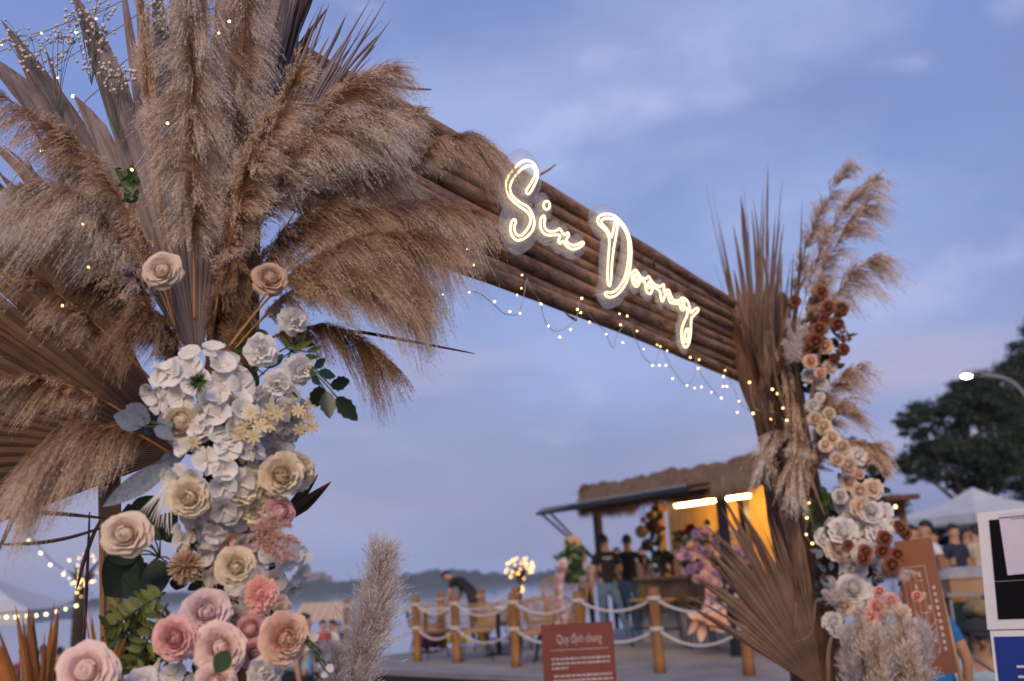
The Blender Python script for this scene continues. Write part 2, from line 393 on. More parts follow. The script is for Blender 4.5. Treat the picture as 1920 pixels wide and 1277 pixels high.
# awning: corrugated sheet + frame
mb = MB(bo); n = 90; vs = []; L0 = 4.0
def awz(t): return 2.27 + 0.10 * t
for i in range(n + 1):
    s_ = L0 * i / n; c = 0.018 * math.cos(i * math.pi)
    for t_ in (-0.05, 2.55): vs.append(B(s_ - 0.05, t_, awz(t_) + c + 0.05))
mb.add(vs, [(2 * i, 2 * i + 2, 2 * i + 3, 2 * i + 1) for i in range(n)]); aw = bpart('awning_sheet', mb, M_tin)
for i in range(4):
    mb = MB(bo); s0 = 0.02 + i * 0.99
    mb.add([B(s0, 0.02, awz(0) + 0.005), B(s0 + 0.98, 0.02, awz(0) + 0.005), B(s0 + 0.98, 2.5, awz(2.5) + 0.005), B(s0, 2.5, awz(2.5) + 0.005)] + [B(s0, 0.02, awz(0) - 0.015), B(s0 + 0.98, 0.02, awz(0) - 0.015), B(s0 + 0.98, 2.5, awz(2.5) - 0.015), B(s0, 2.5, awz(2.5) - 0.015)],
           [(0, 1, 2, 3), (7, 6, 5, 4), (0, 4, 5, 1), (1, 5, 6, 2), (2, 6, 7, 3), (3, 7, 4, 0)]); bpart('soffit_panel', mb, M_ply)
mb = MB(bo); mb.tube([B(-0.08, -0.06, awz(0) - 0.02), B(4.0, -0.06, awz(0) - 0.02)], 0.035, 6); bpart('awning_edge_rail', mb, M_black)
mb = MB(bo); mb.tube([B(-0.06, -0.06, awz(0) - 0.02), B(-0.06, 2.5, awz(2.5) - 0.02)], 0.03, 6); bpart('awning_side_rail', mb, M_black)
for s_, t_ in ((0.73, 0.62), (3.85, 0.62)):
    mb = MB(bo); mb.box(B(s_, t_, awz(t_) / 2 - 0.02), (0.11, 0.11, awz(t_) - 0.02), M=RB); bpart('awning_post', mb, M_black)
for k in (0, 0.55):
    mb = MB(bo); mb.tube([B(-0.04 + k * .5, 0.0, awz(0) - 0.03), B(0.72, 0.60, 1.35)], 0.022, 6); bpart('awning_brace', mb, M_black)
# hut walls and front opening
for i in range(11):
    z0 = 0.0 + i * 0.235
    mb = MB(bo); mb.box(B(1.42, 3.1, z0 + 0.115), (3.86, 0.04, 0.233), M=RB); bpart('wall_board', mb, M_wall)
mb = MB(bo); mb.box(B(1.42, 3.14, 1.3), (3.86, 0.03, 2.6), M=RB); bpart('back_panel', mb, M_ply)
mb = MB(bo); mb.box(B(1.65, 2.62, 2.60), (3.3, 1.0, 0.03), M=RB); bpart('ceiling', mb, M_wall)
for s_ in (0.06, 2.3, 3.3):
    mb = MB(bo); mb.box(B(s_, 2.45, 1.28), (0.13, 0.13, 2.56), M=RB); bpart('timber_post', mb, M_wood if s_ < 1 else M_black)
mb = MB(bo); mb.box(B(0.06, 2.45, 2.3), (0.22, 0.2, 0.12), M=RB); bpart('post_capital', mb, M_wood)
# counter
mb = MB(bo); mb.box(B(2.1, 2.0, 0.52), (3.8, 0.5, 1.04), M=RB); cnt = bpart('counter', mb, M_counter)
mb = MB(bo); mb.box(B(2.1, 1.97, 1.07), (3.95, 0.68, 0.055), M=RB); bpart('counter_top', mb, M_wood)
for i in range(38):
    mb = MB(bo); s_ = 0.16 + i * 0.1; mb.tube([B(s_, 1.715, 0.60), B(s_, 1.715, 1.035)], 0.034, 6); bpart('bamboo_slat', mb, M_bamboo, True)
mb = MB(bo); mb.tube([B(0.1, 1.67, 0.58), B(4.1, 1.67, 0.58)], 0.03, 6); bpart('counter_rail', mb, M_bamboo)
# thatch body + straw
def thatch(name, corners, zlo, zhi, n, parent, org, mt, seed, core=True):
    """straw mantle on a rectangular roof block: corners s0,s1,t0,t1 in bar space"""
    s0, s1, t0, t1 = corners
    if core:
        mb = MB(org); prof = []
        for i in range(13):
            s_ = s0 + (s1 - s0) * i / 12
            e = min(1, min(i, 12 - i) / 1.0 + 0.45)
            prof.append([B(s_, t0, zlo), B(s_, t0 + 0.05, zlo + (zhi - zlo) * 0.6 * e), B(s_, t0 + 0.3, zlo + (zhi - zlo) * 0.95 * e), B(s_, (t0 + t1) / 2, zlo + (zhi - zlo) * 1.05 * e), B(s_, t1 - 0.3, zlo + (zhi - zlo) * e), B(s_, t1, zlo)])
        vs = [p for r_ in prof for p in r_]
        fs = [(i * 6 + k, i * 6 + k + 1, (i + 1) * 6 + k + 1, (i + 1) * 6 + k) for i in range(12) for k in range(5)]
        fs += [tuple(range(5, -1, -1)), tuple(12 * 6 + k for k in range(6))]
        mb.add(vs, fs); obj('thatch_core', mb.mesh(), mt, parent)
    g = np.random.default_rng(seed)
    s_ = g.uniform(s0 - 0.03, s1 + 0.03, n); lump = 0.02 * np.sin(s_ * 3.1) + 0.02 * np.sin(s_ * 7.3 + 1) + 0.02 * np.sin(s_ * 17)
    side = g.random(n) < 0.16
    zt = zlo + (zhi - zlo) * g.uniform(0.25, 1.12, n) + lump
    tt = t0 + 0.05 + 0.28 * np.clip((zt - zlo) / (zhi - zlo) - 0.45, 0, 1) + g.normal(0, 0.03, n)
    sl = s_.copy()
    sl[side] = s0 + 0.02 + g.uniform(0, 0.12, side.sum()); tt[side] = g.uniform(t0, t1, side.sum())
    ln = g.uniform(0.18, 0.42, n)
    eb, bb = np.array(EB), np.array(BB); b0 = np.array(B0) + np.array((0, 0, DZ))
    p0 = b0 + sl[:, None] * eb + tt[:, None] * bb + zt[:, None] * np.array((0, 0, 1.0))
    outd = np.where(side[:, None], -eb, -bb)
    d1 = outd * g.uniform(0.10, 0.5, n)[:, None] + eb * g.normal(0, 0.18, n)[:, None] + np.array((0, 0, -0.5))
    d2 = outd * g.uniform(-0.05, 0.22, n)[:, None] + eb * g.normal(0, 0.14, n)[:, None] + np.array((0, 0, -1.0))
    p1 = p0 + d1 * ln[:, None] * 0.5; p2 = p1 + d2 * ln[:, None] * 0.6
    wv = np.where(side[:, None], bb, eb) * g.uniform(0.004, 0.009, n)[:, None]
    V = np.stack([p0 - wv, p0 + wv, p1 - wv, p1 + wv, p2], 1).reshape(-1, 3) - np.array(org)
    k = np.arange(n)[:, None] * 5
    T = np.concatenate([k + np.array([0, 1, 3]), k + np.array([0, 3, 2]), k + np.array([2, 3, 4])])
    tip = np.tile(np.array([0, 0, .5, .5, 1.0]), n) * np.repeat(g.random(n), 5)
    return obj('straw', npmesh('straw', V, T, tip), mt, parent, kind='stuff')
thatch('thatch', (0.5, 4.75, 0.45, 1.6), 2.34, 2.64, 26000, bar, bo, M_thatch, 4)
# tube lamps and an added bulb for the interior glow
M_tube = emat('tube_lamp_glow', (1.0, 0.62, 0.22), 42)
for s0, s1 in ((0.62, 1.8), (1.86, 2.5)):
    c = B((s0 + s1) / 2, 2.4, 2.30)
    e0 = empty('tube_lamp', c, 'long glowing fluorescent tube under the front of the bar ceiling' if s0 < 1 else 'shorter glowing fluorescent tube under the bar ceiling, behind the palm fan tips', 'lamp', 'bar tube lamps')
    mb = MB(c); mb.tube([B(s0, 2.4, 2.30), B(s1, 2.4, 2.30)], 0.035, 10); obj('glowing_tube', mb.mesh(), M_tube, e0)
    mb = MB(c); mb.box(B((s0 + s1) / 2, 2.4, 2.40), (s1 - s0 + 0.04, 0.07, 0.16), M=RB); obj('holder', mb.mesh(smooth=False), M_wood, e0)
for s_, lab in ((2.7, 'added hanging bulb supplying glow inside the bar behind the palm fan'),):  # unseen bulb and point light, added to supply the bar's warm glow
    c = B(s_, 2.72, 2.12); e0 = empty('added_glow_lamp', c, lab, 'lamp')
    mb = MB(); mb.lathe([(.006, -.05), (.03, -.03), (.036, 0), (.024, .035), (.012, .06)], n=12); obj('added_bulb', mb.mesh(), emat('added_bulb_glow', (1.0, 0.66, 0.26), 12), e0)
    mb = MB(); mb.tube([(0, 0, .05), (0, 0, .46)], .006, 5); obj('cord', mb.mesh(), M_black, e0)
    ld = bpy.data.lights.new('added_glow_light', 'POINT'); ld.energy = 40; ld.color = (1.0, 0.62, 0.22); ld.shadow_soft_size = .05; lo_ = bpy.data.objects.new('added_glow_light', ld); COL.objects.link(lo_); lo_.parent = e0; lo_.location = (0, -.02, -.1)
# ================================================================== ARCH
AU = Vector((0.5225, 0.8526, 0)).normalized(); AN = Vector((0.8526, -0.5225, 0)).normalized()
A0 = Vector((-0.70, 2.56, 0)); A1 = Vector((1.41, 6.0, 0))
def AP(px, py, off=0.0): return ray_plane(px, py, A0 + AN * off, AN)      # photo point on the arch's front plane
M_pole = mat('bark_pole', (0.36, 0.20, 0.12), (0.10, 0.052, 0.034), 0.66, 9, stretch=(2.6, 2.6, 0.9), bump=0.8, bump_scale=26, detail=10, lo=0.36, hi=0.62)
M_trunk = mat('palm_trunk_bark', (0.17, 0.085, 0.05), (0.055, 0.028, 0.02), 0.9, 16, stretch=(3, 3, 0.35), bump=0.9, bump_scale=26, detail=8)
arch = empty('wooden_arch', A0, 'tall entrance arch of stacked bark poles between two palm trunks', 'arch')
zb = AP(1398, 722).z
hz_ = [0.0, 0.060, 0.118, 0.180, 0.238, 0.298, 0.356, 0.418, 0.474]
for i, hgt in enumerate(hz_):
    off = (0.012, -0.014, 0.004)[i % 3]; r0 = rnd.uniform(0.031, 0.037)
    a = A0 + AU * rnd.uniform(0.0, 0.05); b = A1 + AU * rnd.uniform(0.0, 0.12)
    z0 = zb + r0 + hgt; pts = []; rad = []
    L_ = (b - a).length; ph = rnd.uniform(0, 6)
    for k in range(25):
        t = k / 24
        knot = 0.003 if k % 6 == (i * 2) % 6 else 0
        pts.append(a.lerp(b, t) + AN * (off + 0.006 * math.sin(5 * t + ph)) + Vector((0, 0, z0 + 0.009 * math.sin(5 * t + ph * 2) + rnd.uniform(-.0015, .0015)))); rad.append(r0 * (1.04 - 0.10 * t) + knot + rnd.uniform(-.001, .001))
    # local frame along the pole so the grain follows it
    q = AU.to_track_quat('Z', 'Y'); c = pts[12]
    mb = MB(); mb.tube([q.inverted() @ (p - c) for p in pts], rad, 12)
    obj('beam_pole', mb.mesh(), M_pole, arch, loc=c - A0, rot=q)
for px, py, qx, qy in ((1012, 328, 1042, 308), (1068, 395, 1066, 380), (1228, 500, 1224, 484), (1080, 600, 1058, 585), (1255, 545, 1262, 530), (735, 160, 808, 168)):
    mb = MB(A0); a = AP(px, py, .01); b = AP(qx, qy, .05); mb.tube([a, a.lerp(b, .6) + Vector((0, 0, -.004)), b], [.0065, .005, .0025], 6); obj('twig_stub', mb.mesh(), M_pole, arch)
def trunk(base, top, r0, r1, seed, name='post'):
    r2 = random.Random(seed); mb = MB(); N = 26; n = 20; vs = []
    for i in range(N):
        t = i / (N - 1); p = base.lerp(top, t); r_ = r0 + (r1 - r0) * t
        for k in range(n):
            q = 2 * math.pi * k / n
            rr = r_ * (1 + 0.06 * math.sin(q * 5 + i * 0.25) + r2.uniform(-0.04, 0.04) + (0.07 if (i + k) % 5 == 0 else 0))
            vs.append(p + Vector((math.cos(q) * rr, math.sin(q) * rr, 0)) - base)
    mb.add(vs, [(i * n + k, i * n + (k + 1) % n, (i + 1) * n + (k + 1) % n, (i + 1) * n + k) for i in range(N - 1) for k in range(n)] + [tuple((N - 1) * n + k for k in range(n))])
    return obj(name, mb.mesh(), M_trunk, arch, loc=base - A0)
TL = A0 - AU * 0.05
trunk(Vector((TL.x, TL.y, -0.1)), Vector((TL.x, TL.y, zb + 0.62)), 0.075, 0.06, 1)
rb = P(1540, 1290, 6.15); rt_ = P(1432, 560, 6.1)
rb2 = rb + (rb - rt_) * ((rb.z + 0.05) / (rt_.z - rb.z)); rb2.z = -0.05
trunk(rb2, rt_, 0.185, 0.145, 2)
# light timber upright of the left post, and the tie straps
M_yedge = mat('new_timber', (0.40, 0.25, 0.08), (0.26, 0.15, 0.05), 0.7, 8, stretch=(2, 2, 0.2))
for px, wd_, dd in ((207, 34, 2.66), (188, 6, 2.62)):
    p0, p1 = P(px, 960, dd), P(px + 3, 1190, dd); p0 = p0 + (p0 - p1) * 0.7; f_ = (p1.z + 0.05) / (p0.z - p1.z); pb = p1 + (p1 - p0) * f_
    mb = MB(A0); h = S(wd_, dd)
    mb.tube([pb, p1, p0], h / 2 * 1.2, 4); obj('timber_upright', mb.mesh(smooth=False), M_yedge if wd_ < 20 else M_pole, arch)

# ------------------------------------------------------------------ neon lettering
SOFF = 0.105
M_neon = emat('neon_glow', (1.0, 0.76, 0.40), 3.4)
M_acr = bpy.data.materials.new('clear_acrylic'); M_acr.use_nodes = True
t = M_acr.node_tree; t.nodes.clear(); o_ = t.nodes.new('ShaderNodeOutputMaterial'); tr = t.nodes.new('ShaderNodeBsdfTransparent'); gl = t.nodes.new('ShaderNodeBsdfPrincipled'); ms = t.nodes.new('ShaderNodeMixShader')
tr.inputs[0].default_value = (0.96, 0.96, 0.98, 1); gl.inputs['Base Color'].default_value = (0.75, 0.75, 0.8, 1); gl.inputs['Roughness'].default_value = 0.12; ms.inputs[0].default_value = 0.20
t.links.new(tr.outputs[0], ms.inputs[1]); t.links.new(gl.outputs[0], ms.inputs[2]); t.links.new(ms.outputs[0], o_.inputs[0])
def ell(cx, cy, rx, ry, n=12, rot=0): return [(cx + rx * math.cos(a) * math.cos(rot) - ry * math.sin(a) * math.sin(rot), cy + rx * math.cos(a) * math.sin(rot) + ry * math.sin(a) * math.cos(rot)) for a in [2 * math.pi * k / n for k in range(n)]]
Sp = [(390,500),(440,425),(478,350),(484,285),(430,235),(345,268),(255,365),(210,470),(242,568),(330,640),(412,692),(460,780),(475,860),(455,940),(390,1012),(300,1050),(240,1010),(215,930),(230,845),(258,820),(275,850),(258,905),(272,970),(310,1000),(352,980),(410,910),(435,830),(410,752),(330,690),(250,628),(185,545),(165,440),(200,340),(268,258),(330,198),(400,180),(470,215),(510,300),(505,380),(465,470),(420,540),(392,535)]
Ip = [(575,780),(545,820),(540,890),(560,950),(610,990),(680,992),(735,988),(755,1012),(737,1050),(755,1085),(785,1055),(812,1092),(850,1130),(910,1145),(970,1125),(1012,1085),(995,1065),(950,1092),(890,1102),(843,1075),(822,1040),(850,1000),(840,965),(803,990),(775,955),(750,920),(715,943),(650,952),(602,928),(582,870),(592,810)]
Dp = [(332,992),(315,930),(320,700),(335,500),(325,405),(280,325),(220,270),(195,220),(217,160),(300,135),(390,155),(470,220),(540,320),(580,430),(597,560),(592,700),(572,850),(530,970),(470,1062),(400,1118),(330,1132),(285,1100),(303,1070),(360,1078),(430,1035),(490,955),(530,860),(558,720),(568,560),(555,420),(508,305),(440,228),(370,192),(290,190),(240,215),(252,258),(300,310),(345,388),(362,412),(382,340),(400,245),(425,240),(432,290),(412,420),(387,560),(368,720),(357,900),(346,985)]
Op = [(130,180),(105,230),(105,300),(125,360),(160,385),(190,350),(202,302),(245,318),(272,362),(280,440),(330,480),(355,430),(368,392),(412,412),(455,450),(465,530),(486,575),(510,512),(540,472),(560,512),(580,580),(640,597),(700,607),(715,650),(745,685),(778,645),(800,690),(790,760),(750,850),(725,950),(735,1080),(772,1150),(815,1110),(840,980),(845,850),(856,775),(936,690),(915,655),(838,715),(828,650),(800,570),(740,525),(690,562),(622,553),(592,500),(565,432),(535,430),(507,455),(502,362),(480,368),(455,385),(392,362),(350,320),(310,258),(270,290),(210,262),(165,190)]
zs_ = 5.805; zd = 6.385; zo = 6.72
glyphs = [('letter_s', [[(920 + x / zs_, 270 + y / zs_) for x, y in Sp]], 26),
          ('letters_ix', [[(920 + x / zs_, 270 + y / zs_) for x, y in Ip], [(920 + x / zs_, 270 + y / zs_) for x, y in ell(610, 668, 33, 46)]], 14),
          ('letter_d', [[(1090 + x / zd, 380 + y / zd) for x, y in Dp]], 20),
          ('letters_oong', [[(1170 + x / zo, 480 + y / zo) for x, y in Op], [(1170 + x / zo, 480 + y / zo) for x, y in ell(160, 278, 22, 56)], [(1170 + x / zo, 480 + y / zo) for x, y in ell(324, 365, 18, 40)], [(1170 + x / zo, 480 + y / zo) for x, y in ell(790, 1000, 24, 85, rot=0.12)], [(1170 + x / zo, 480 + y / zo) for x, y in ell(745, 600, 14, 34)]], 10)]
c0 = AP(1130, 480, SOFF)
neon = empty('neon_sign', c0, 'glowing white neon lettering on clear acrylic fixed to the bark pole beam', 'neon sign')
def uv(p): return ((p - c0).dot(AU), p.z - c0.z)
def wpos(u, v, off=0): return AU * u + Vector((0, 0, v)) + AN * off
for gname, paths, halo in glyphs:
    mb = MB(); strokes = []
    for pth in paths:
        w3 = [AP(x, y, SOFF) for x, y in pth]
        sm = smoothpath(w3, 4, True)
        mb.tube([p - c0 for p in sm], 0.0036, 8, closed=True); strokes.append([uv(p) for p in sm])
    g = obj(gname, mb.mesh(), M_neon, neon)
    # acrylic plate: offset outline of the strokes
    pts = np.array([q for s_ in strokes for q in s_]); dd = (A0 + AU * 2.4).y
    off = {'letter_s': 0.052, 'letters_ix': 0.040, 'letter_d': 0.050, 'letters_oong': 0.034}[gname]
    h = 0.009; u0, v0 = pts.min(0) - off - 2 * h; u1, v1 = pts.max(0) + off + 2 * h
    nu, nv = int((u1 - u0) / h) + 2, int((v1 - v0) / h) + 2
    U, V_ = np.meshgrid(u0 + h * np.arange(nu), v0 + h * np.arange(nv), indexing='ij')
    dist = np.full(U.shape, 9.0)
    for q in pts: dist = np.minimum(dist, np.hypot(U - q[0], V_ - q[1]))
    fld = off - dist; bm = bmesh.new()
    for i in range(nu - 1):
        for j in range(nv - 1):
            cs = [(i, j), (i + 1, j), (i + 1, j + 1), (i, j + 1)]; val = [fld[c] for c in cs]
            if max(val) <= 0: continue
            poly = []
            for k in range(4):
                a, b = cs[k], cs[(k + 1) % 4]; fa, fb = val[k], val[(k + 1) % 4]
                if fa > 0: poly.append((U[a], V_[a]))
                if (fa > 0) != (fb > 0):
                    t_ = fa / (fa - fb); poly.append((U[a] + (U[b] - U[a]) * t_, V_[a] + (V_[b] - V_[a]) * t_))
            if len(poly) >= 3: bm.faces.new([bm.verts.new(wpos(x, y, -0.014)) for x, y in poly])
    bmesh.ops.remove_doubles(bm, verts=bm.verts, dist=0.0004)
    r_ = bmesh.ops.extrude_face_region(bm, geom=bm.faces[:])
    bmesh.ops.translate(bm, verts=[x for x in r_['geom'] if isinstance(x, bmesh.types.BMVert)], vec=AN * -0.005)
    bmesh.ops.recalc_face_normals(bm, faces=bm.faces)
    me = bpy.data.meshes.new('plate'); bm.to_mesh(me); bm.free()
    obj('acrylic_plate', me, M_acr, neon)
M_clip = mat('grey_clip', (0.4, 0.4, 0.42), None, 0.4, 20)
for x, y in ((957, 305), (972, 440), (1040, 450), (1085, 470), (1130, 410), (1140, 550), (1200, 520), (1260, 570), (1285, 640)):
    p = AP(x, y, SOFF) - c0; mb = MB(); mb.tube([p - AN * 0.075, p - AN * 0.012], 0.006, 8); obj('standoff', mb.mesh(), M_clip, neon)

# ------------------------------------------------------------------ fairy lights
M_bulb = emat('fairy_bulb_glow', (1.0, 0.60, 0.22), 7.5)
M_bulb2 = emat('festoon_bulb_glow', (1.0, 0.72, 0.38), 5)
M_wire = mat('clear_wire', (0.42, 0.42, 0.46), (0.3, 0.3, 0.34), 0.4, 30)
M_dwire = mat('dark_wire', (0.03, 0.03, 0.035), None, 0.6, 30)
_bm = MB(); _bm.lathe([(0.0005, -1.0), (0.6, -0.8), (1, 0), (0.7, 0.8), (0.15, 1.25)], n=8); ME_bulb = _bm.mesh('bulb')
def light_string(name, label, path, bulbs, rb_, wr=0.0016, bm=None, wm=None, group='fairy lights', sub=4, lead=True):
    o = path[0]; e0 = empty(name, o, label, 'string light', group)
    mb = MB(o); mb.tube(smoothpath(path, sub), wr, 5); obj('wire', mb.mesh(), wm or M_wire, e0)
    for p in bulbs:
        n = min(path, key=lambda q: (q - p).length)
        obj('bulb', ME_bulb, bm or M_bulb, e0, loc=p - o, scale=rb_ * rnd.uniform(.7, 1.15), rot=quat_to(Vector((rnd.uniform(-1, 1), rnd.uniform(-1, 1), rnd.uniform(-1, 0.3)))))
    return e0
def zz(l, ox, oy, sc): return [(ox + x / sc, oy + y / sc) for x, y in l]
wire = zz([(0,725),(60,770),(110,815),(170,815),(195,750),(212,655),(222,692),(270,760),(295,850),(340,895),(400,870),(440,820),(452,752),(500,830),(560,890),(600,970),(615,920),(668,852),(700,920),(740,1010),(790,1040),(817,962),(840,1010),(880,1080),(930,1135),(970,1090),(975,1010),(1000,1090),(1080,1190),(1105,1140),(1104,1070),(1150,1160),(1170,1210),(1215,1255)], 900, 250, 2.409)
bl = zz([(65,760),(135,805),(180,812),(167,730),(190,640),(187,700),(275,770),(310,870),(360,920),(410,885),(460,745),(440,795),(455,810),(495,852),(570,907),(645,945),(630,815),(665,825),(635,865),(710,893),(740,975),(780,1048),(810,1048),(840,1048),(800,955),(815,962),(845,982),(870,1108),(935,1138),(970,1150),(1000,1145),(950,1012),(990,1022),(985,1062),(1045,1170),(1090,1195),(1108,1070),(1100,1098),(1097,1143),(1115,1143),(1170,1210),(1215,1228),(1162,1260),(1215,1133),(1225,1157)], 900, 250, 2.409)
FO = 0.06
light_string('fairy_light_string', 'fairy lights looping from the underside of the bark pole beam', [AP(878, 545, FO)] + [AP(x, y, FO) for x, y in wire], [AP(x, y, FO + 0.008) for x, y in bl] + [AP(*q, FO) for q in ((830, 552), (880, 548), (888, 497), (877, 467))], 0.0040)
trw = [(1405,715),(1412,760),(1425,770),(1450,772),(1470,790),(1475,840),(1495,890),(1502,915),(1515,945),(1515,975),(1510,1000),(1523,1020)]
light_string('fairy_light_string', 'fairy lights trailing down the bark of the far palm trunk', [P(x, y, 5.72) for x, y in trw], [P(x, y, 5.70) for x, y in ((1405,717),(1412,775),(1432,772),(1445,786),(1458,738),(1475,788),(1478,842),(1448,730),(1502,916),(1517,943),(1513,971),(1512,1002),(1523,1019),(1496,855),(1468,765))], 0.0062)
# strings across the top left
tls = [[(-20, 105), (60, 70), (110, 48), (180, 25), (240, -5)], [(-20, 95), (20, 72), (75, 60), (150, 30), (215, -10)], [(0, 380), (30, 330), (80, 270), (130, 235), (160, 190), (200, 155), (230, 118), (270, 88), (330, 38), (420, 10)], [(60, 160), (110, 120), (160, 88), (210, 60), (260, 25)]]
tlb = [[(3, 83), (78, 62), (143, 60)], [(180, 35)], [(78, 283), (110, 268), (157, 101), (198, 105), (260, 115), (298, 78), (192, 150), (112, 190), (60, 180)], [(108, 146), (137, 180), (125, 248), (157, 100)]]
for k, (a, b) in enumerate(zip(tls, tlb)):
    light_string('fairy_light_string', ['fairy lights crossing behind the baby\'s breath, upper strand of the pair', 'fairy lights crossing behind the baby\'s breath, lower strand of the pair', 'long clear fairy wire climbing across the dried grey palm blades', 'short fairy strand hung through the baby\'s breath'][k], [P(x, y, 2.62) for x, y in a], [P(x, y, 2.60) for x, y in b], 0.0042, 0.0019)
light_string('fairy_light_string', 'sparse fairy lights buried among the brown plumes and palm fan', [P(x, y, d) for x, y, d in ((314, 230, 2.3), (250, 318, 2.25), (190, 400, 2.3), (155, 500, 2.2), (117, 573, 2.2), (90, 640, 2.3))], [P(x, y, d) for x, y, d in ((314, 231, 2.05), (247, 318, 2.05), (155, 420, 2.02), (166, 501, 2.02), (117, 573, 2.02), (430, 40, 2.1), (410, 62, 2.1))], 0.0028)

# ------------------------------------------------------------------ pampas plumes
def pampas_mat(name, c, c2, tipc): return mat(name, c, c2, 0.9, 9, attr='tip', attr_col=tipc, trans=0.40, spec=0.1)
M_pam = [pampas_mat('pampas_tan', (0.43, 0.225, 0.105), (0.27, 0.13, 0.055), (0.88, 0.72, 0.57)),
         pampas_mat('pampas_brown', (0.35, 0.175, 0.08), (0.21, 0.10, 0.044), (0.76, 0.58, 0.42)),
         pampas_mat('pampas_pale', (0.48, 0.29, 0.165), (0.33, 0.185, 0.10), (0.90, 0.80, 0.70)),
         pampas_mat('pampas_grey', (0.68, 0.58, 0.52), (0.52, 0.43, 0.38), (0.86, 0.80, 0.78)),
         pampas_mat('pampas_umber', (0.25, 0.125, 0.055), (0.15, 0.075, 0.033), (0.46, 0.31, 0.20))]
M_stem = mat('dry_stem', (0.42, 0.23, 0.09), (0.28, 0.14, 0.055), 0.6, 20, stretch=(1, 1, 0.2))
def plume(label, path, width, mt, seed, clumps=70, per=12, droop=0.7, start=0.25, fwd=0.9, spk=16, hair=0.0013, group=None, one_side=0.0, stem_r=0.003, fluff=0.055, lenp=1.2, stem_to=None, rad=0.5):
    """one pampas plume: rachis along path; drooping clumps of strands with spikelets"""
    g = np.random.default_rng(seed); path = [Vector(p) for p in path]
    sm = smoothpath(path, 8); A = np.array([tuple(p) for p in sm]); base = A[0].copy()
    seg = np.linalg.norm(np.diff(A, axis=0), axis=1); cum = np.concatenate([[0], np.cumsum(seg)]); Lr = cum[-1]
    def at(f):
        f = np.clip(f, 0, 1) * Lr; return np.stack([np.interp(f, cum, A[:, i]) for i in range(3)], -1)
    n = clumps * per
    # clump parameters
    cf = start + (1 - start) * np.sort(g.random(clumps)) ** 0.9
    cdir = g.normal(size=(clumps, 3)); 
    tang = at(np.minimum(cf + 0.02, 1)) - at(np.maximum(cf - 0.02, 0)); tang /= np.linalg.norm(tang, axis=1)[:, None]
    cdir -= (cdir * tang).sum(1)[:, None] * tang; cdir /= np.linalg.norm(cdir, axis=1)[:, None]
    if one_side: cdir[:, 2] -= one_side; cdir /= np.linalg.norm(cdir, axis=1)[:, None]
    rel = (cf - start) / (1 - start)
    prof = np.clip(1.15 * np.sqrt(np.clip(rel, 0, 1) + 0.10), 0, 1) * (1.0 - 0.45 * rel ** 3)
    clen = width * prof * g.uniform(0.65, 1.25, clumps) * lenp
    k = np.repeat(np.arange(clumps), per)
    f = np.clip(cf[k] + g.normal(0, 0.018, n), start * 0.9, 1.0)
    o = at(f); T = tang[k]
    d = T * fwd * g.uniform(0.8, 1.2, n)[:, None] + cdir[k] * rad + g.normal(0, fluff, (n, 3)); d /= np.linalg.norm(d, axis=1)[:, None]
    ln = clen[k] * g.uniform(0.55, 1.15, n); dr = droop * g.uniform(0.75, 1.25, clumps)[k]
    NP = 7; tt = np.linspace(0, 1, NP)
    grav = np.array((0, 0, -1.0))
    wob = g.normal(0, 0.045, (clumps, 3))[k] + g.normal(0, 0.014, (n, 3))
    pts = o[:, None] + d[:, None] * (ln[:, None] * tt)[..., None] + grav * (ln * dr)[:, None, None] * (tt ** 2)[None, :, None] + (wob * ln[:, None])[:, None] * np.sin(tt[None, :] * (4.0 + 3.0 * g.random(clumps)[k])[:, None])[..., None]
    tan = np.gradient(pts, axis=1); tan /= np.linalg.norm(tan, axis=2)[..., None] + 1e-9
    sd_ = np.cross(tan, g.normal(size=(n, 1, 3))); sd_ /= np.linalg.norm(sd_, axis=2)[..., None] + 1e-9
    wd_ = hair * (1 - 0.75 * tt)
    Va = pts - sd_ * wd_[None, :, None] / 2; Vb = pts + sd_ * wd_[None, :, None] / 2
    V1 = np.stack([Va, Vb], 2).reshape(-1, 3)
    bi = (np.arange(n)[:, None] * NP + np.arange(NP - 1)[None]) * 2; bi = bi.reshape(-1, 1)
    T1 = np.concatenate([bi + np.array([0, 1, 3]), bi + np.array([0, 3, 2])])
    tip1 = np.tile(np.repeat(tt, 2), n)
    # spikelets
    m = n * spk; si = np.repeat(np.arange(n), spk); st = g.uniform(0.25, 1.0, m)
    ix = st * (NP - 1); i0 = np.minimum(ix.astype(int), NP - 2); fr = (ix - i0)[:, None]
    sp = pts[si, i0] * (1 - fr) + pts[si, i0 + 1] * fr; sdv = tan[si, i0] + g.normal(0, 0.36, (m, 3)); sdv /= np.linalg.norm(sdv, axis=1)[:, None]
    sl = g.uniform(0.005, 0.012, m)[:, None] * (hair / 0.0013)
    sw = np.cross(sdv, g.normal(size=(m, 3))); sw /= np.linalg.norm(sw, axis=1)[:, None] + 1e-9; sw *= hair * 0.55
    V2 = np.stack([sp - sw, sp + sw, sp + sdv * sl], 1).reshape(-1, 3)
    T2 = np.arange(m * 3).reshape(-1, 3) + len(V1); tip2 = np.repeat(np.clip(st + 0.15, 0, 1), 3)
    V = np.concatenate([V1, V2]) - base; Tt = np.concatenate([T1, T2])
    tip = np.clip((np.concatenate([tip1, tip2]) - 0.15) / 0.85, 0, 1) ** 1.7
    e0 = empty('pampas_plume', Vector(base), label, 'pampas grass', group)
    obj('plume', npmesh('plume', V, Tt, tip), mt, e0)
    mb = MB(Vector(base)); pp = sm
    if stem_to is not None: pp = [Vector(stem_to)] + sm
    mb.tube(pp, [stem_r * (1.1 - 0.8 * i / len(pp)) for i in range(len(pp))], 6); obj('stem', mb.mesh(), M_stem, e0)
    return e0
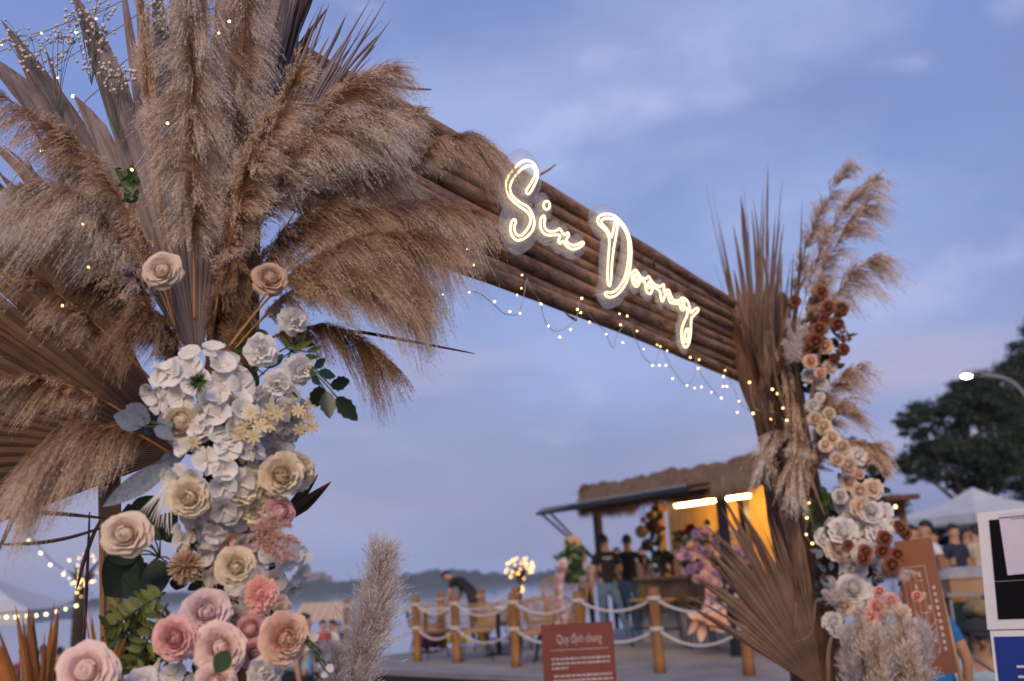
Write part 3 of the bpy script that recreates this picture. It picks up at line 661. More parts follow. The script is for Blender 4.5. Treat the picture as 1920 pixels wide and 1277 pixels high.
GL = 'pampas plumes on the near post'
PL = [ # label, base, mid, tip (px), depths, width px, material, droop, extras
 ('slim tan plume arching over towards the baby\'s breath', (335, 640), (262, 300), (-10, 172), (2.30, 2.20, 2.15), 95, 0, 0.75, dict(clumps=70, one_side=0.5)),
 ('fat pale drooping plume head hanging over the dark palm fan', (300, 640), (210, 330), (55, 352), (2.25, 2.05, 2.0), 125, 2, 1.0, dict(clumps=110, start=0.38, one_side=0.4)),
 ('long brown plume sweeping out over the dark palm fan', (290, 720), (150, 560), (-40, 455), (2.25, 2.1, 2.0), 78, 1, 0.8, dict(clumps=70, one_side=0.5)),
 ('brown plume lying below the long one over the palm fan', (262, 795), (110, 680), (-50, 715), (2.25, 2.1, 2.05), 68, 1, 0.85, dict(clumps=70, one_side=0.5)),
 ('short bushy brown plume drooping beside the blue-grey leaves', (318, 850), (180, 750), (70, 855), (2.2, 2.05, 2.0), 118, 0, 1.1, dict(clumps=110, start=0.12, one_side=0.5)),
 ('narrow upright tan plume standing beside the grey palm blades', (325, 600), (292, 300), (262, -20), (2.42, 2.40, 2.40), 62, 0, 0.05, dict(clumps=60, fwd=1.6)),
 ('thick clotted upright plume rising out of the rose stems', (365, 600), (360, 280), (362, -60), (2.24, 2.18, 2.15), 120, 2, 1.0, dict(clumps=190, fwd=0.55, rad=.75, start=0.2)),
 ('upright pale plume with hanging curls against the dark bark', (405, 600), (447, 260), (462, -50), (2.32, 2.28, 2.26), 90, 2, 1.1, dict(clumps=120, fwd=0.55, rad=.7)),
 ('tan plume with its tip standing clear before the broken palm fan', (400, 620), (480, 330), (560, 128), (2.25, 2.2, 2.2), 95, 0, 0.55, dict(clumps=95)),
 ('tan plume curving to a feathered tip over the start of the beam', (410, 640), (505, 190), (735, 130), (2.30, 2.3, 2.45), 110, 0, 0.55, dict(clumps=100, start=0.42)),
 ('broad pale plume draped just below the feathered one', (415, 640), (530, 200), (712, 215), (2.25, 2.2, 2.25), 130, 2, 0.85, dict(clumps=110, start=0.4)),
 ('plume reaching along the upper poles of the beam', (430, 640), (600, 230), (790, 205), (2.4, 2.5, 2.75), 85, 0, 0.65, dict(clumps=90, start=0.5)),
 ('curling plume resting on the beam next to the neon letters', (770, 315), (850, 215), (925, 285), (2.85, 2.95, 3.05), 90, 0, 0.95, dict(clumps=90, start=0.05, one_side=0.3)),
 ('large tan plume spread out towards the first neon letter', (430, 650), (620, 330), (880, 400), (2.2, 2.25, 2.6), 120, 0, 0.95, dict(clumps=150, start=0.36, one_side=0.3)),
 ('wide brown plume hanging under the large tan one', (430, 650), (600, 400), (815, 450), (2.15, 2.1, 2.35), 120, 1, 1.05, dict(clumps=140, start=0.3, one_side=0.3)),
 ('brown plume filling the middle beside the peach rose', (425, 650), (520, 360), (690, 400), (2.3, 2.25, 2.35), 115, 1, 0.8, dict(clumps=110, start=0.3)),
 ('drooping brown plume whose ends hang against the sky', (440, 655), (600, 450), (760, 545), (2.2, 2.1, 2.2), 105, 1, 0.95, dict(clumps=120, start=0.25, one_side=0.2)),
 ('thin dark plume hanging under the peach rose', (450, 665), (610, 560), (715, 672), (2.3, 2.25, 2.25), 80, 4, 0.9, dict(clumps=70, start=0.25)),
 ('tan plume rising behind the peach rose', (395, 640), (430, 400), (505, 230), (2.22, 2.15, 2.12), 100, 0, 0.7, dict(clumps=100)),
 ('umber plume drooping behind the lone cream rose', (345, 680), (250, 500), (150, 520), (2.28, 2.2, 2.15), 85, 4, 0.9, dict(clumps=75, one_side=0.3)),
 ('dark umber plume hanging down over the stems', (350, 700), (300, 560), (255, 600), (2.2, 2.12, 2.1), 95, 4, 1.0, dict(clumps=80, start=0.2)),
 ('umber plume low over the brown palm fan ribs', (385, 690), (420, 520), (445, 500), (2.3, 2.2, 2.15), 85, 4, 0.9, dict(clumps=80, start=0.1)),
 ('tan plume draped over the middle poles of the beam', (520, 520), (640, 300), (755, 335), (2.5, 2.6, 2.8), 95, 0, 0.9, dict(clumps=110, start=0.25, one_side=0.3)),
 ('brown plume low over the lowest poles, ends hanging in the sky', (470, 620), (640, 420), (790, 530), (2.35, 2.3, 2.5), 100, 1, 1.0, dict(clumps=110, start=0.3, one_side=0.3)),
 ('short tan plume between the lone cream rose and the stems', (330, 690), (240, 460), (190, 430), (2.2, 2.12, 2.1), 85, 0, 0.9, dict(clumps=75, start=0.25, one_side=0.3)),
 ('loose tan plume behind the arching slim one', (330, 620), (250, 400), (100, 260), (2.36, 2.3, 2.3), 75, 1, 0.8, dict(clumps=60, one_side=0.4)),
]
for i, (lab, a, b, c, ds, wpx, mi, dr, ex) in enumerate(PL):
    # control px are quadratic controls
    ctl = [P(*a, ds[0]), P(*b, ds[1]), P(*c, ds[2])]
    plume(lab, bez(*ctl, 6), S(wpx, sum(ds) / 3), M_pam[mi], 100 + i, droop=dr, group=GL, per=18, hair=0.0011, **ex)
# grey plumes standing in the ground
g0 = P(668, 1277, 2.5)
plume('tall fluffy grey pampas plume standing in front of the deck', [P(668, 1420, 2.5), P(672, 1277, 2.5), P(700, 1150, 2.5), P(716, 1050, 2.5)], S(84, 2.5), M_pam[3], 201, rad=.75, lenp=1.0, clumps=240, per=18, droop=-0.05, start=0.1, fwd=1.25, fluff=0.33, group='grey plumes by the near post', spk=20, stem_to=(g0.x, g0.y, 0), hair=0.0012)
plume('short grey pampas plume at the foot of the tall fluffy one', [P(640, 1430, 2.45), P(632, 1330, 2.45), P(628, 1220, 2.45)], S(44, 2.45), M_pam[3], 202, rad=.75, lenp=1.0, clumps=110, per=13, droop=0.0, start=0.1, fwd=1.2, fluff=0.33, group='grey plumes by the near post', spk=18, stem_to=(g0.x - .05, g0.y - .05, 0), hair=0.0012)
# far post
GR = 'pampas plumes on the far post'
PR = [('tallest tan plume bending over at the top of the far post', (1478, 690), (1500, 430), (1612, 312), (5.9, 5.9, 5.9), 62, 0, 0.5, dict(start=0.35)),
 ('tan plume beside the tallest one on the far post', (1490, 690), (1530, 420), (1660, 335), (5.85, 5.8, 5.8), 70, 2, 0.55, dict(start=0.35)),
 ('lower tan plume under the tallest pair on the far post', (1500, 690), (1540, 480), (1640, 385), (5.8, 5.75, 5.75), 70, 0, 0.6, dict(start=0.3)),
 ('plume fanned outward just above the rust roses of the far post', (1515, 690), (1580, 500), (1668, 480), (5.75, 5.7, 5.7), 72, 2, 0.8, dict(start=0.3, one_side=.3)),
 ('plume tucked above the rust roses, close to the far trunk', (1505, 690), (1530, 600), (1560, 530), (5.75, 5.7, 5.7), 60, 0, 0.6, dict(start=0.2)),
 ('arched plume beside the white roses of the far post', (1535, 880), (1545, 720), (1625, 690), (5.7, 5.65, 5.65), 62, 0, 0.75, dict(start=0.2, one_side=.3)),
 ('thick plume below the arched one on the far post', (1530, 900), (1560, 760), (1600, 760), (5.65, 5.6, 5.6), 66, 1, 0.7, dict(start=0.1)),
 ('small plume tip pointing away from the far trunk above the pale flowers', (1540, 870), (1600, 810), (1662, 838), (5.7, 5.65, 5.65), 42, 0, 0.7, dict(start=0.3)),
 ('drooping tan plume hanging down the front of the far trunk', (1445, 640), (1505, 670), (1512, 860), (5.75, 5.7, 5.65), 34, 0, 0.9, dict(start=0.05)),
 ('pale plume curling beside the fairy lights on the far trunk', (1545, 880), (1470, 760), (1452, 850), (5.7, 5.6, 5.6), 48, 2, 0.9, dict(start=0.1)),
 ('plume hanging below the curl on the far trunk', (1548, 860), (1500, 800), (1505, 905), (5.65, 5.55, 5.55), 44, 2, 0.9, dict(start=0.05))]
for i, (lab, a, b, c, ds, wpx, mi, dr, ex) in enumerate(PR):
    plume(lab, bez(P(a[0] - 6, a[1], ds[0]), P(b[0] - 12, b[1], ds[1]), P(c[0] - 16, c[1], ds[2]), 6), S(wpx, 5.75) * 1.1, M_pam[mi], 300 + i, droop=dr, group=GR, clumps=60, per=9, spk=8, hair=0.0034, **ex)
for i, (x, y, wpx, dd) in enumerate(((1612, 1155, 44, 5.2), (1655, 1140, 46, 5.3), (1690, 1165, 46, 5.2), (1728, 1180, 44, 5.1), (1640, 1200, 48, 5.0), (1585, 1190, 36, 5.4), (1705, 1225, 46, 5.0))):
    pb = P(x + 18, 1500, dd); plume('beige upright pampas plume in the clump at the foot of the far post', [P(x + 14, 1400, dd), P(x + 8, 1290, dd), P(x, y, dd)], S(wpx, dd), M_pam[3] if i % 2 else M_pam[2], 400 + i, clumps=70, per=10, spk=9, droop=0.0, fwd=1.3, fluff=0.3, start=0.05, hair=0.003, group='plume clump at the far post', stem_to=(pb.x, pb.y, 0))

# ------------------------------------------------------------------ palm fans
def palm_mat(name, c, c2, r=0.7): return mat(name, c, c2, r, 5, stretch=(14, 14, 1.2), bump=0.35, bump_scale=12, trans=0.12, rand=0.28, coord='Object')
M_palm = [palm_mat('palm_brown', (0.115, 0.055, 0.026), (0.045, 0.021, 0.012)), palm_mat('palm_grey', (0.255, 0.20, 0.195), (0.12, 0.09, 0.092)),
          palm_mat('palm_dark', (0.075, 0.04, 0.03), (0.03, 0.016, 0.014)), palm_mat('palm_lit_orange', (0.36, 0.145, 0.035), (0.17, 0.06, 0.018)), palm_mat('palm_dust', (0.23, 0.145, 0.105), (0.10, 0.06, 0.045))]  # the orange one has warm fairy-light glow put into its colour
def fan(label, hub, tips, mt, width0=None, split=0.55, fold=0.45, droop=0.0, seed=0, group='dried palm fans', facing=None, stalk=None, wmul=1.0, jag=0.0, r0=0.03, dense=1):
    """fan palm leaf: tips = list of world tip points in angular order; blades fused up to `split` of their length"""
    hub = Vector(hub); r2 = random.Random(seed); e0 = empty('dried_palm_fan', hub, label, 'palm leaf', group)
    facing = facing or (CAM - hub).normalized()
    if dense > 1:
        tl = []
        for i in range(len(tips) - 1):
            for k in range(dense): tl.append(hub + (Vector(tips[i]).lerp(Vector(tips[i + 1]), k / dense) - hub) * (1 if k == 0 else r2.uniform(.78, 1.0)))
        tips = tl + [tips[-1]]
    N = len(tips)
    for i, tp in enumerate(tips):
        v = Vector(tp) - hub; L = v.length; dr = v.normalized()
        pv = (Vector(tips[max(i - 1, 0)]) - hub).normalized(); nv = (Vector(tips[min(i + 1, N - 1)]) - hub).normalized()
        ang = pv.angle(nv) / (2 if 0 < i < N - 1 else 1)
        q = dr.to_track_quat('Z', 'Y'); qi = q.inverted(); fl = qi @ facing
        dro = droop + (r2.uniform(-.05, .35) if jag > .05 else 0); sp = split * r2.uniform(0.75, 1.2); pts = []; wid = []; wob = Vector((r2.uniform(-1, 1), r2.uniform(-1, 1), 0)) * jag * L
        st = [r0, 0.12, 0.25, 0.40, 0.55, 0.68, 0.80, 0.90, 0.97, 1.0]
        for s_ in st:
            p = Vector((0, 0, s_ * L)) + wob * (max(0, s_ - sp) ** 1.6) + (qi @ Vector((0, 0, -1))) * dro * L * max(0, s_ - 0.4) ** 2
            pts.append(p)
            fw = math.tan(ang / 2) * L
            wv = fw * min(s_, sp) * (1 if s_ <= sp else max(0.0, (1 - s_) / (1 - sp)) ** 0.8)
            wid.append(max(0.0006, wv * wmul * 1.04))
        mb = MB(); mb.ribbon(pts, wid, fl, fold=fold * r2.uniform(0.7, 1.3))
        obj('blade', mb.mesh(smooth=False), mt, e0, rot=q)
    if stalk is not None:
        mb = MB(hub); mb.tube(smoothpath([Vector(p) for p in stalk] , 4), 0.008, 6); obj('stalk', mb.mesh(), M_stem, e0)
    return e0
def arc_tips(hub, hpx, a0, a1, n, l0, l1, d0, d1, seed, lj=0.12):
    """angles in photo degrees (0 = right, 90 = up)"""
    r2 = random.Random(seed); o = []
    for i in range(n):
        f = i / (n - 1); a = R(a0 + (a1 - a0) * f); L = (l0 + (l1 - l0) * f) * (1 + r2.uniform(-lj, lj)); o.append(P(hpx[0] + math.cos(a) * L, hpx[1] - math.sin(a) * L, d0 + (d1 - d0) * f))
    return o
h = (345, 850); H_ = P(*h, 2.50)
fan('broad brown palm fan spread flat behind the drooping plumes', H_, arc_tips(H_, h, 199, 118, 26, 640, 640, 2.52, 2.62, 1), M_palm[0], split=0.78, fold=0.55, seed=1, jag=0.03)
h = (370, 690); H_ = P(*h, 2.46)
fan('tall grey palm fan with long split blades behind the upright plumes', H_, arc_tips(H_, h, 120, 78, 15, 700, 840, 2.58, 2.52, 2, 0.16), M_palm[1], split=0.66, fold=0.5, seed=2, jag=0.10, wmul=1.25)
h = (262, 640); H_ = P(*h, 2.60)
fan('dark palm fan with pointed blades under the baby\'s breath', H_, arc_tips(H_, h, 150, 108, 12, 430, 580, 2.7, 2.72, 3, 0.15), M_palm[4], split=0.5, fold=0.5, seed=3, jag=0.10)
h = (460, 440); H_ = P(*h, 2.52)
fan('broken grey palm fan with ragged tips above the start of the beam', H_, arc_tips(H_, h, 96, 57, 19, 520, 480, 2.60, 2.66, 4, 0.10), M_palm[1], split=0.80, fold=0.7, seed=4, jag=0.10, dense=3)
fan('dark folded palm leaf against the trunk at the top of the near post', P(430, 330, 2.62), arc_tips(0, (430, 330), 92, 62, 9, 420, 420, 2.66, 2.66, 14, 0.1), M_palm[2], split=0.7, fold=0.6, seed=24, jag=0.06)
h = (505, 1000); H_ = P(*h, 2.3)
fan('small dark palm tips sticking out beside the pink peony', H_, [P(572, 905, 2.3), P(588, 888, 2.32), P(597, 890, 2.3), P(622, 903, 2.25)], M_palm[2], split=0.6, seed=5, jag=0.04, wmul=0.75, fold=0.6)
h = (70, 1400); H_ = P(*h, 1.95)
fan('spiky palm leaf with orange glow in its colour, low beside the blush rose', H_, [P(-40, 1150, 1.95), P(-8, 1165, 1.92), P(32, 1135, 1.95), P(42, 1150, 1.9), P(52, 1140, 1.98), P(62, 1150, 2.0), P(85, 1185, 1.95), P(100, 1130, 1.97), P(110, 1138, 2.0)], M_palm[3], split=0.5, seed=6, jag=0.05, fold=0.6, wmul=1.15)
h = (190, 1330); H_ = P(*h, 2.05)
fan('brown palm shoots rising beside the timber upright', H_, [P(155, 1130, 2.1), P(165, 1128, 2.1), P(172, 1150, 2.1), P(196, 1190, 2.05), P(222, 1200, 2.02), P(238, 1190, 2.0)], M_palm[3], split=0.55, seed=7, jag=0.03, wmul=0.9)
def strip(label, pts, wpx, mt, name='dry_leaf_strip'):
    o = pts[0]; mb = MB(o); sm = smoothpath(pts, 5); n = len(sm)
    mb.ribbon(sm, [max(0.0007, wpx * math.sin(math.pi * min(1, (i + 1.2) / (n + .6))) ** 0.6) for i in range(n)], (CAM - o).normalized(), fold=0.5)
    return obj(name, mb.mesh(), mt, None, label, 'dry leaf', 'dry leaf strips', loc=o)
strip('thin dark leaf strip curving from the timber upright across the sky', [P(205, 985, 2.3), P(130, 1008, 2.25), P(60, 1019, 2.2), P(-20, 1021, 2.15)], 0.0042, M_palm[2])
strip('thin bent leaf strip hanging above the string of festoon bulbs', [P(200, 972, 2.35), P(120, 964, 2.3), P(70, 961, 2.28), P(33, 960, 2.25), P(12, 1000, 2.22), P(-15, 1060, 2.2)], 0.0060, M_palm[2])
strip('dark leaf strip hanging down beside the timber upright', [P(188, 975, 2.4), P(172, 1010, 2.4), P(158, 1050, 2.4), P(143, 1107, 2.4)], 0.0050, M_palm[2])
strip('straight dark stalk standing beside the timber upright', [P(168, 960, 2.45), P(165, 1040, 2.45), P(161, 1130, 2.45), P(156, 1225, 2.45), P(150, 1300, 2.45)], 0.0040, M_palm[2])
strip('long thin dark blade pointing away from the peach rose below the beam', [P(600, 618, 2.4), P(670, 622, 2.4), P(760, 638, 2.4), P(890, 663, 2.4)], 0.0042, M_palm[2])
# far post fans
h = (1432, 850); H_ = P(*h, 5.95)
fan('tall upright palm fan with broken tips crowning the far trunk', H_, [P(x, y, 5.9) for x, y in ((1322, 350), (1332, 372), (1345, 400), (1385, 318), (1392, 345), (1400, 370), (1416, 312), (1428, 322), (1440, 308), (1450, 330), (1464, 315), (1458, 380), (1470, 420))], M_palm[4], split=0.72, fold=0.5, seed=8, jag=0.16, wmul=1.3, dense=3)
h = (1440, 800); H_ = P(*h, 5.8)
fan('ragged brown palm fan hanging over the end of the beam', H_, [P(x, y, 5.75) for x, y in ((1338, 500), (1350, 520), (1366, 560), (1380, 540), (1398, 520), (1420, 530))], M_palm[0], split=0.6, fold=0.5, seed=9, jag=0.22, dense=3, wmul=1.3)
fan('narrow dark palm fan between the trunk and the far post plumes', P(1468, 800, 5.85), [P(x, y, 5.85) for x, y in ((1440, 520), (1455, 470), (1468, 455), (1478, 470), (1490, 440), (1520, 372))], M_palm[2], split=0.5, fold=0.5, seed=10, jag=0.08, dense=2, wmul=1.2)
h = (1545, 1300); H_ = P(*h, 5.7)
fan('large folded brown palm fan leaning out over the rope fence', H_, [P(x, y, 5.55) for x, y in ((1290, 1130), (1285, 1085), (1300, 1060), (1292, 1000), (1300, 945), (1322, 930), (1345, 905), (1370, 900), (1400, 915), (1430, 935), (1455, 960), (1478, 985), (1500, 1010))], M_palm[4], split=0.62, fold=0.6, seed=11, jag=0.15, wmul=1.15, dense=2)
strip('brown leaf sheath wrapping down the far trunk', [P(1378, 600, 5.8), P(1395, 700, 5.78), P(1432, 790, 5.75), P(1465, 880, 5.75), P(1490, 960, 5.75)], 0.05, M_palm[0], 'leaf_sheath')
strip('second brown leaf sheath peeling along the far trunk bark', [P(1440, 620, 5.82), P(1432, 720, 5.78), P(1450, 860, 5.75), P(1490, 1000, 5.75), P(1520, 1120, 5.75)], 0.045, M_palm[4], 'leaf_sheath')
strip('thin tan leaf strip looping beside the foot of the far trunk', [P(1528, 1130, 5.4), P(1520, 1190, 5.4), P(1485, 1205, 5.4)], 0.008, M_palm[4])
strip('tan stalk standing against the foot of the far trunk', [P(1560, 1190, 5.35), P(1553, 1230, 5.35), P(1556, 1320, 5.35)], 0.010, M_palm[4])

r9_ = random.Random(77)
for k in range(26):
    y0 = r9_.uniform(640, 960); x0 = 1425 + (y0 - 640) * 0.15 + r9_.uniform(-20, 55); an = R(r9_.uniform(78, 116) if k % 3 else r9_.uniform(-86, -70)); L_ = r9_.uniform(110, 240); dd = 5.72 + r9_.uniform(-.06, .03)
    pts = [P(x0 + math.cos(an + c_ * t_) * L_ * t_, y0 - math.sin(an + c_ * t_) * L_ * t_, dd - .12 * t_) for c_ in (r9_.uniform(-.25, .25),) for t_ in (0, .35, .7, 1)]
    strip('loose dry frond strip hanging ragged from the bark of the far trunk', pts, r9_.uniform(.006, .016), M_palm[(0, 4, 4, 2)[k % 4]], 'dry_frond_strip')
# ================================================================== FLOWERS
def petal_mesh(r0, a0, a1, L, W, z0, nu=5, nv=5, lip=0.0, ruffle=0.0, freq=3.0, seed=0, point=0.22, base=0.35, phase=0.0, curl_in=0.0):
    r2 = random.Random(seed); mb = MB(); vs = []; at = []
    ph = r2.uniform(0, 6.28); tw = r2.uniform(-0.08, 0.08)
    for j in range(nv):
        for i in range(nu):
            u = -1 + 2 * i / (nu - 1); v = j / (nv - 1) * (1 - point * u * u)
            n = 8; rho = r0; z = z0
            for k in range(n):
                q = (k + .5) / n * v; al = R(a0 + (a1 - a0) * q ** 1.2) + (R(lip) * max(0, (q - 0.72) / 0.28) if lip else 0)
                rho += math.sin(al) * L * v / n; z += math.cos(al) * L * v / n
            wv = W * (base + (1 - base) * math.sin(math.pi * min(0.5, v * 0.62 + 0.06)) ) * (1.0 if v < .8 else 1 - 0.25 * (v - .8) / .2)
            psi = phase + u * wv + tw * v
            rho = rho * (1 - curl_in * u * u) + 0.0
            if ruffle:
                z += ruffle * v * v * math.sin(freq * u * 3 + ph); rho += ruffle * 0.6 * v * v * math.cos(freq * u * 2.3 + ph)
            vs.append((rho * math.cos(psi), rho * math.sin(psi), z)); at.append(min(1, .35 + .65 * v))
    mb.add(vs, [(j * nu + i, j * nu + i + 1, (j + 1) * nu + i + 1, (j + 1) * nu + i) for j in range(nv - 1) for i in range(nu - 1)], at)
    return mb.mesh('petal')
def make_kind(kind, seed):
    r2 = random.Random(seed); ms = []
    if kind == 'rose':
        LY = [(3, .33, -12, -8, .46, 1.25, .16, 12), (4, .34, -4, 4, .50, 1.0, .11, 18), (4, .33, 10, 20, .54, .95, .07, 28), (5, .31, 26, 38, .60, .85, .03, 36), (5, .29, 44, 62, .66, .78, -.01, 46), (6, .27, 60, 86, .70, .68, -.05, 50), (5, .26, 74, 98, .74, .68, -.10, 40)]
        kw = dict(ruffle=.045, freq=2.2, point=.20)
    elif kind == 'peony':
        LY = [(6, .30, -10, -14, .42, .8, .20, 4), (7, .31, -2, -4, .46, .75, .16, 8), (8, .30, 10, 6, .50, .68, .11, 10), (8, .28, 26, 22, .56, .64, .07, 14), (8, .26, 44, 42, .62, .62, .03, 18), (8, .25, 62, 68, .70, .60, -.02, 16), (6, .24, 78, 88, .76, .64, -.07, 4)]
        kw = dict(ruffle=.07, freq=3.4, point=.10)
    elif kind == 'ranunculus':
        LY = [(5, .33, -14, -16, .40, 1.0, .18, 0), (6, .38, -10, -16, .44, .9, .12, 0), (7, .42, 0, -14, .48, .8, .07, 0), (7, .45, 14, -6, .50, .72, .03, 4), (7, .46, 34, 12, .52, .66, -.02, 8), (7, .46, 66, 62, .56, .60, -.08, 10)]
        kw = dict(ruffle=.03, freq=2.5, point=.12)
    elif kind == 'carnation':
        LY = [(5, .06, -4, 0, .58, 1.0, .18, 8), (6, .05, 4, 8, .62, .55, .16, 10), (9, .05, 18, 24, .66, .45, .12, 12), (11, .08, 36, 42, .72, .38, .07, 16), (12, .10, 54, 64, .80, .34, .02, 16), (11, .12, 74, 86, .86, .34, -.04, 10)]
        kw = dict(ruffle=.09, freq=6, nu=5, nv=4, point=.02, base=.2)
    elif kind == 'ruffled':
        LY = [(4, .10, -8, -8, .50, 1.6, .16, 8), (6, .10, 0, -8, .54, .9, .12, 8), (8, .07, 16, 8, .62, .7, .10, 14), (9, .12, 34, 28, .70, .58, .06, 18), (9, .15, 54, 54, .78, .52, .02, 16), (8, .16, 76, 88, .84, .54, -.04, 10)]
        kw = dict(ruffle=.12, freq=4.2, point=.05)
    elif kind == 'bud':
        LY = [(3, .02, 8, -22, .80, 1.7, 0, 0), (4, .08, 26, -20, .84, 1.0, -.05, 0), (5, .10, 34, -14, .80, .8, -.08, 0)]
        kw = dict(ruffle=.01, point=.12)
    if kind == 'peony':
        for k in range(14):
            ms.append(petal_mesh(r2.uniform(.14, .28), r2.uniform(-16, 0), r2.uniform(-14, 0), r2.uniform(.30, .40), r2.uniform(.7, 1.3), r2.uniform(.28, .36), lip=15, phase=r2.uniform(0, 6.28), seed=r2.random(), ruffle=.05, freq=4, point=.08))
    for li, (c, r0, a0, a1, L, W, z0, lip) in enumerate(LY):
        for k in range(c):
            ms.append(petal_mesh(r0, a0 + r2.uniform(-4, 4), a1 + r2.uniform(-7, 7), L * r2.uniform(.93, 1.06), W * r2.uniform(.9, 1.1), z0 + r2.uniform(-.02, .02), lip=lip * r2.uniform(.5, 1.4), phase=2 * math.pi * (k + .37 * li * 1.7) / c + r2.uniform(-.15, .15), seed=r2.random(), **kw))
    return ms
KINDS = {k: [make_kind(k, 10 + i) for i in range(4)] for k in ('rose', 'peony', 'ranunculus', 'carnation', 'ruffled', 'bud')}
def petal_mat(name, inner, outer, trans=0.32): return mat('petal_' + name, inner, tuple(x * .93 for x in inner), 0.55, 9, attr='tip', attr_col=outer, trans=trans, spec=0.15, lo=0.3, hi=0.7, bump=0.25, bump_scale=5, rand=0.05)
PM = {'blushpink': petal_mat('blushpink', (0.88, 0.52, 0.40), (0.88, 0.72, 0.66)), 'cream': petal_mat('cream', (0.84, 0.64, 0.34), (0.86, 0.76, 0.60)), 'blush': petal_mat('blush', (0.80, 0.58, 0.40), (0.85, 0.72, 0.61)),
      'peachtan': petal_mat('peachtan', (0.62, 0.40, 0.24), (0.66, 0.48, 0.35)), 'white': petal_mat('white', (0.82, 0.78, 0.72), (0.86, 0.84, 0.83)),
      'ivory': petal_mat('ivory', (0.84, 0.68, 0.36), (0.86, 0.77, 0.58)), 'pink': petal_mat('pink', (0.84, 0.36, 0.34), (0.87, 0.56, 0.53)),
      'lilacpink': petal_mat('lilacpink', (0.76, 0.44, 0.45), (0.85, 0.71, 0.72)), 'peach': petal_mat('peach', (0.88, 0.42, 0.22), (0.88, 0.66, 0.54)),
      'rust': petal_mat('rust', (0.20, 0.065, 0.035), (0.36, 0.15, 0.09)), 'rosepink': petal_mat('rosepink', (0.74, 0.33, 0.35), (0.84, 0.58, 0.58)), 'coral': petal_mat('coral', (0.84, 0.36, 0.30), (0.88, 0.50, 0.44)),
      'palewhite': petal_mat('palewhite', (0.74, 0.70, 0.66), (0.82, 0.79, 0.79), 0.35)}
M_green = mat('leaf_green', (0.060, 0.105, 0.030), (0.030, 0.060, 0.018), 0.45, 14, trans=0.12, rand=0.25)
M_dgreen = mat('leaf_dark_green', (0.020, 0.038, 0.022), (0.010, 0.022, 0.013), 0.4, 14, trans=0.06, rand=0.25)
M_ygreen = mat('leaf_yellow_green', (0.17, 0.19, 0.04), (0.09, 0.11, 0.025), 0.5, 14, trans=0.18, rand=0.25)
M_bgrey = mat('leaf_blue_grey', (0.17, 0.20, 0.26), (0.10, 0.125, 0.17), 0.6, 14, trans=0.08, rand=0.15)
M_plantstem = mat('green_stem', (0.06, 0.085, 0.035), None, 0.6, 20)
PN = Vector((TL.x, TL.y, 0))
def face_axis(p, tilt=(0, 0)):
    """flowers look outward from the post, mostly towards the path"""
    to = (CAM - p).normalized(); outw = Vector((p.x - PN.x, p.y - PN.y, 0)); outw = outw.normalized() if outw.length > .01 else to
    return (to * 0.9 + outw * 0.25 + _rt * tilt[0] + Vector((0, 0, 1)) * tilt[1]).normalized()
_calyx = MB(); _calyx.lathe([(0.02, -0.95), (0.05, -0.5), (0.16, -0.16), (0.24, -0.02), (0.10, 0.06)], n=8); ME_calyx = _calyx.mesh('calyx')
def heart_mesh(seed, turns=3.4, R0=.25):
    r2 = random.Random(seed); n = 64; vs = []; at = []; ph = r2.uniform(0, 6)
    for i in range(n + 1):
        f = i / n; th = f * turns * 2 * math.pi; r_ = R0 * (1 - f) ** .85 + .008; zt = .60 + .10 * f + .018 * math.sin(2.3 * th + ph); r_ *= 1 + .07 * math.sin(1.7 * th + ph)
        for dr, dz, a_ in ((.10, -.22, .3), (.065, -.08, .6), (.012, -.008, .95), (-.006, -.004, 1.0)):
            q = max(.002, r_ + dr); vs.append((q * math.cos(th), q * math.sin(th), zt + dz)); at.append(a_)
    mb = MB(); mb.add(vs, [(i * 4 + k, (i + 1) * 4 + k, (i + 1) * 4 + k + 1, i * 4 + k + 1) for i in range(n) for k in range(3)], at)
    mb.lathe([(.10, .55), (.075, .64), (.04, .675), (.008, .685)], n=9); mb.a[-36:] = [.8] * 36
    return mb.mesh('heart')
HEARTS = [heart_mesh(i) for i in range(4)]; ME_heart = HEARTS[0]
FC = [0]
def flower(kind, name, label, px, py, d, dia, col, tilt=(0, 0), group='flowers of the near post', spin=None, cat='flower', flat=1.0):
    p = P(px, py, d); FC[0] += 1; v = KINDS[kind][FC[0] % 4]; r_ = S(dia, d) / 2 * 1.0
    q = quat_to(face_axis(p, tilt)) @ Quaternion((0, 0, 1), spin if spin is not None else rnd.uniform(0, 6.28))
    e0 = empty(name, p - (q @ Vector((0, 0, r_ * .25))), label, cat, group, q); e0.scale = (r_ * rnd.uniform(.93, 1.07), r_ * rnd.uniform(.93, 1.07), r_ * rnd.uniform(.8, 1.1))
    obj('calyx', ME_calyx, M_green, e0)
    if kind != 'bud': obj('heart', HEARTS[FC[0] % 4], PM[col], e0, scale=(1.0, 1.0, {'rose': .93, 'ranunculus': .86, 'peony': .90}.get(kind, .95)))
    for me in v: obj('petal', me, PM[col], e0)
    return e0
F = flower
F('rose', 'rose', 'lone cream rose standing among the plume stems', 305, 507, 2.02, 84, 'blush', (-.15, .1))
F('rose', 'rose', 'peach-tan rose half hidden under hanging plumes', 508, 522, 2.06, 76, 'peachtan', (.2, .3))
F('ruffled', 'ruffled_rose', 'small white ruffled rose, topmost of the white ones against the sky', 550, 601, 2.12, 62, 'white', (.5, .1))
F('ruffled', 'ruffled_rose', 'small white ruffled rose below the topmost one, beside dark green leaves', 490, 657, 2.08, 70, 'white', (.1, .2))
F('ruffled', 'ruffled_rose', 'small white ruffled rose next to the serrated dark leaves', 562, 694, 2.10, 66, 'white', (.4, 0))
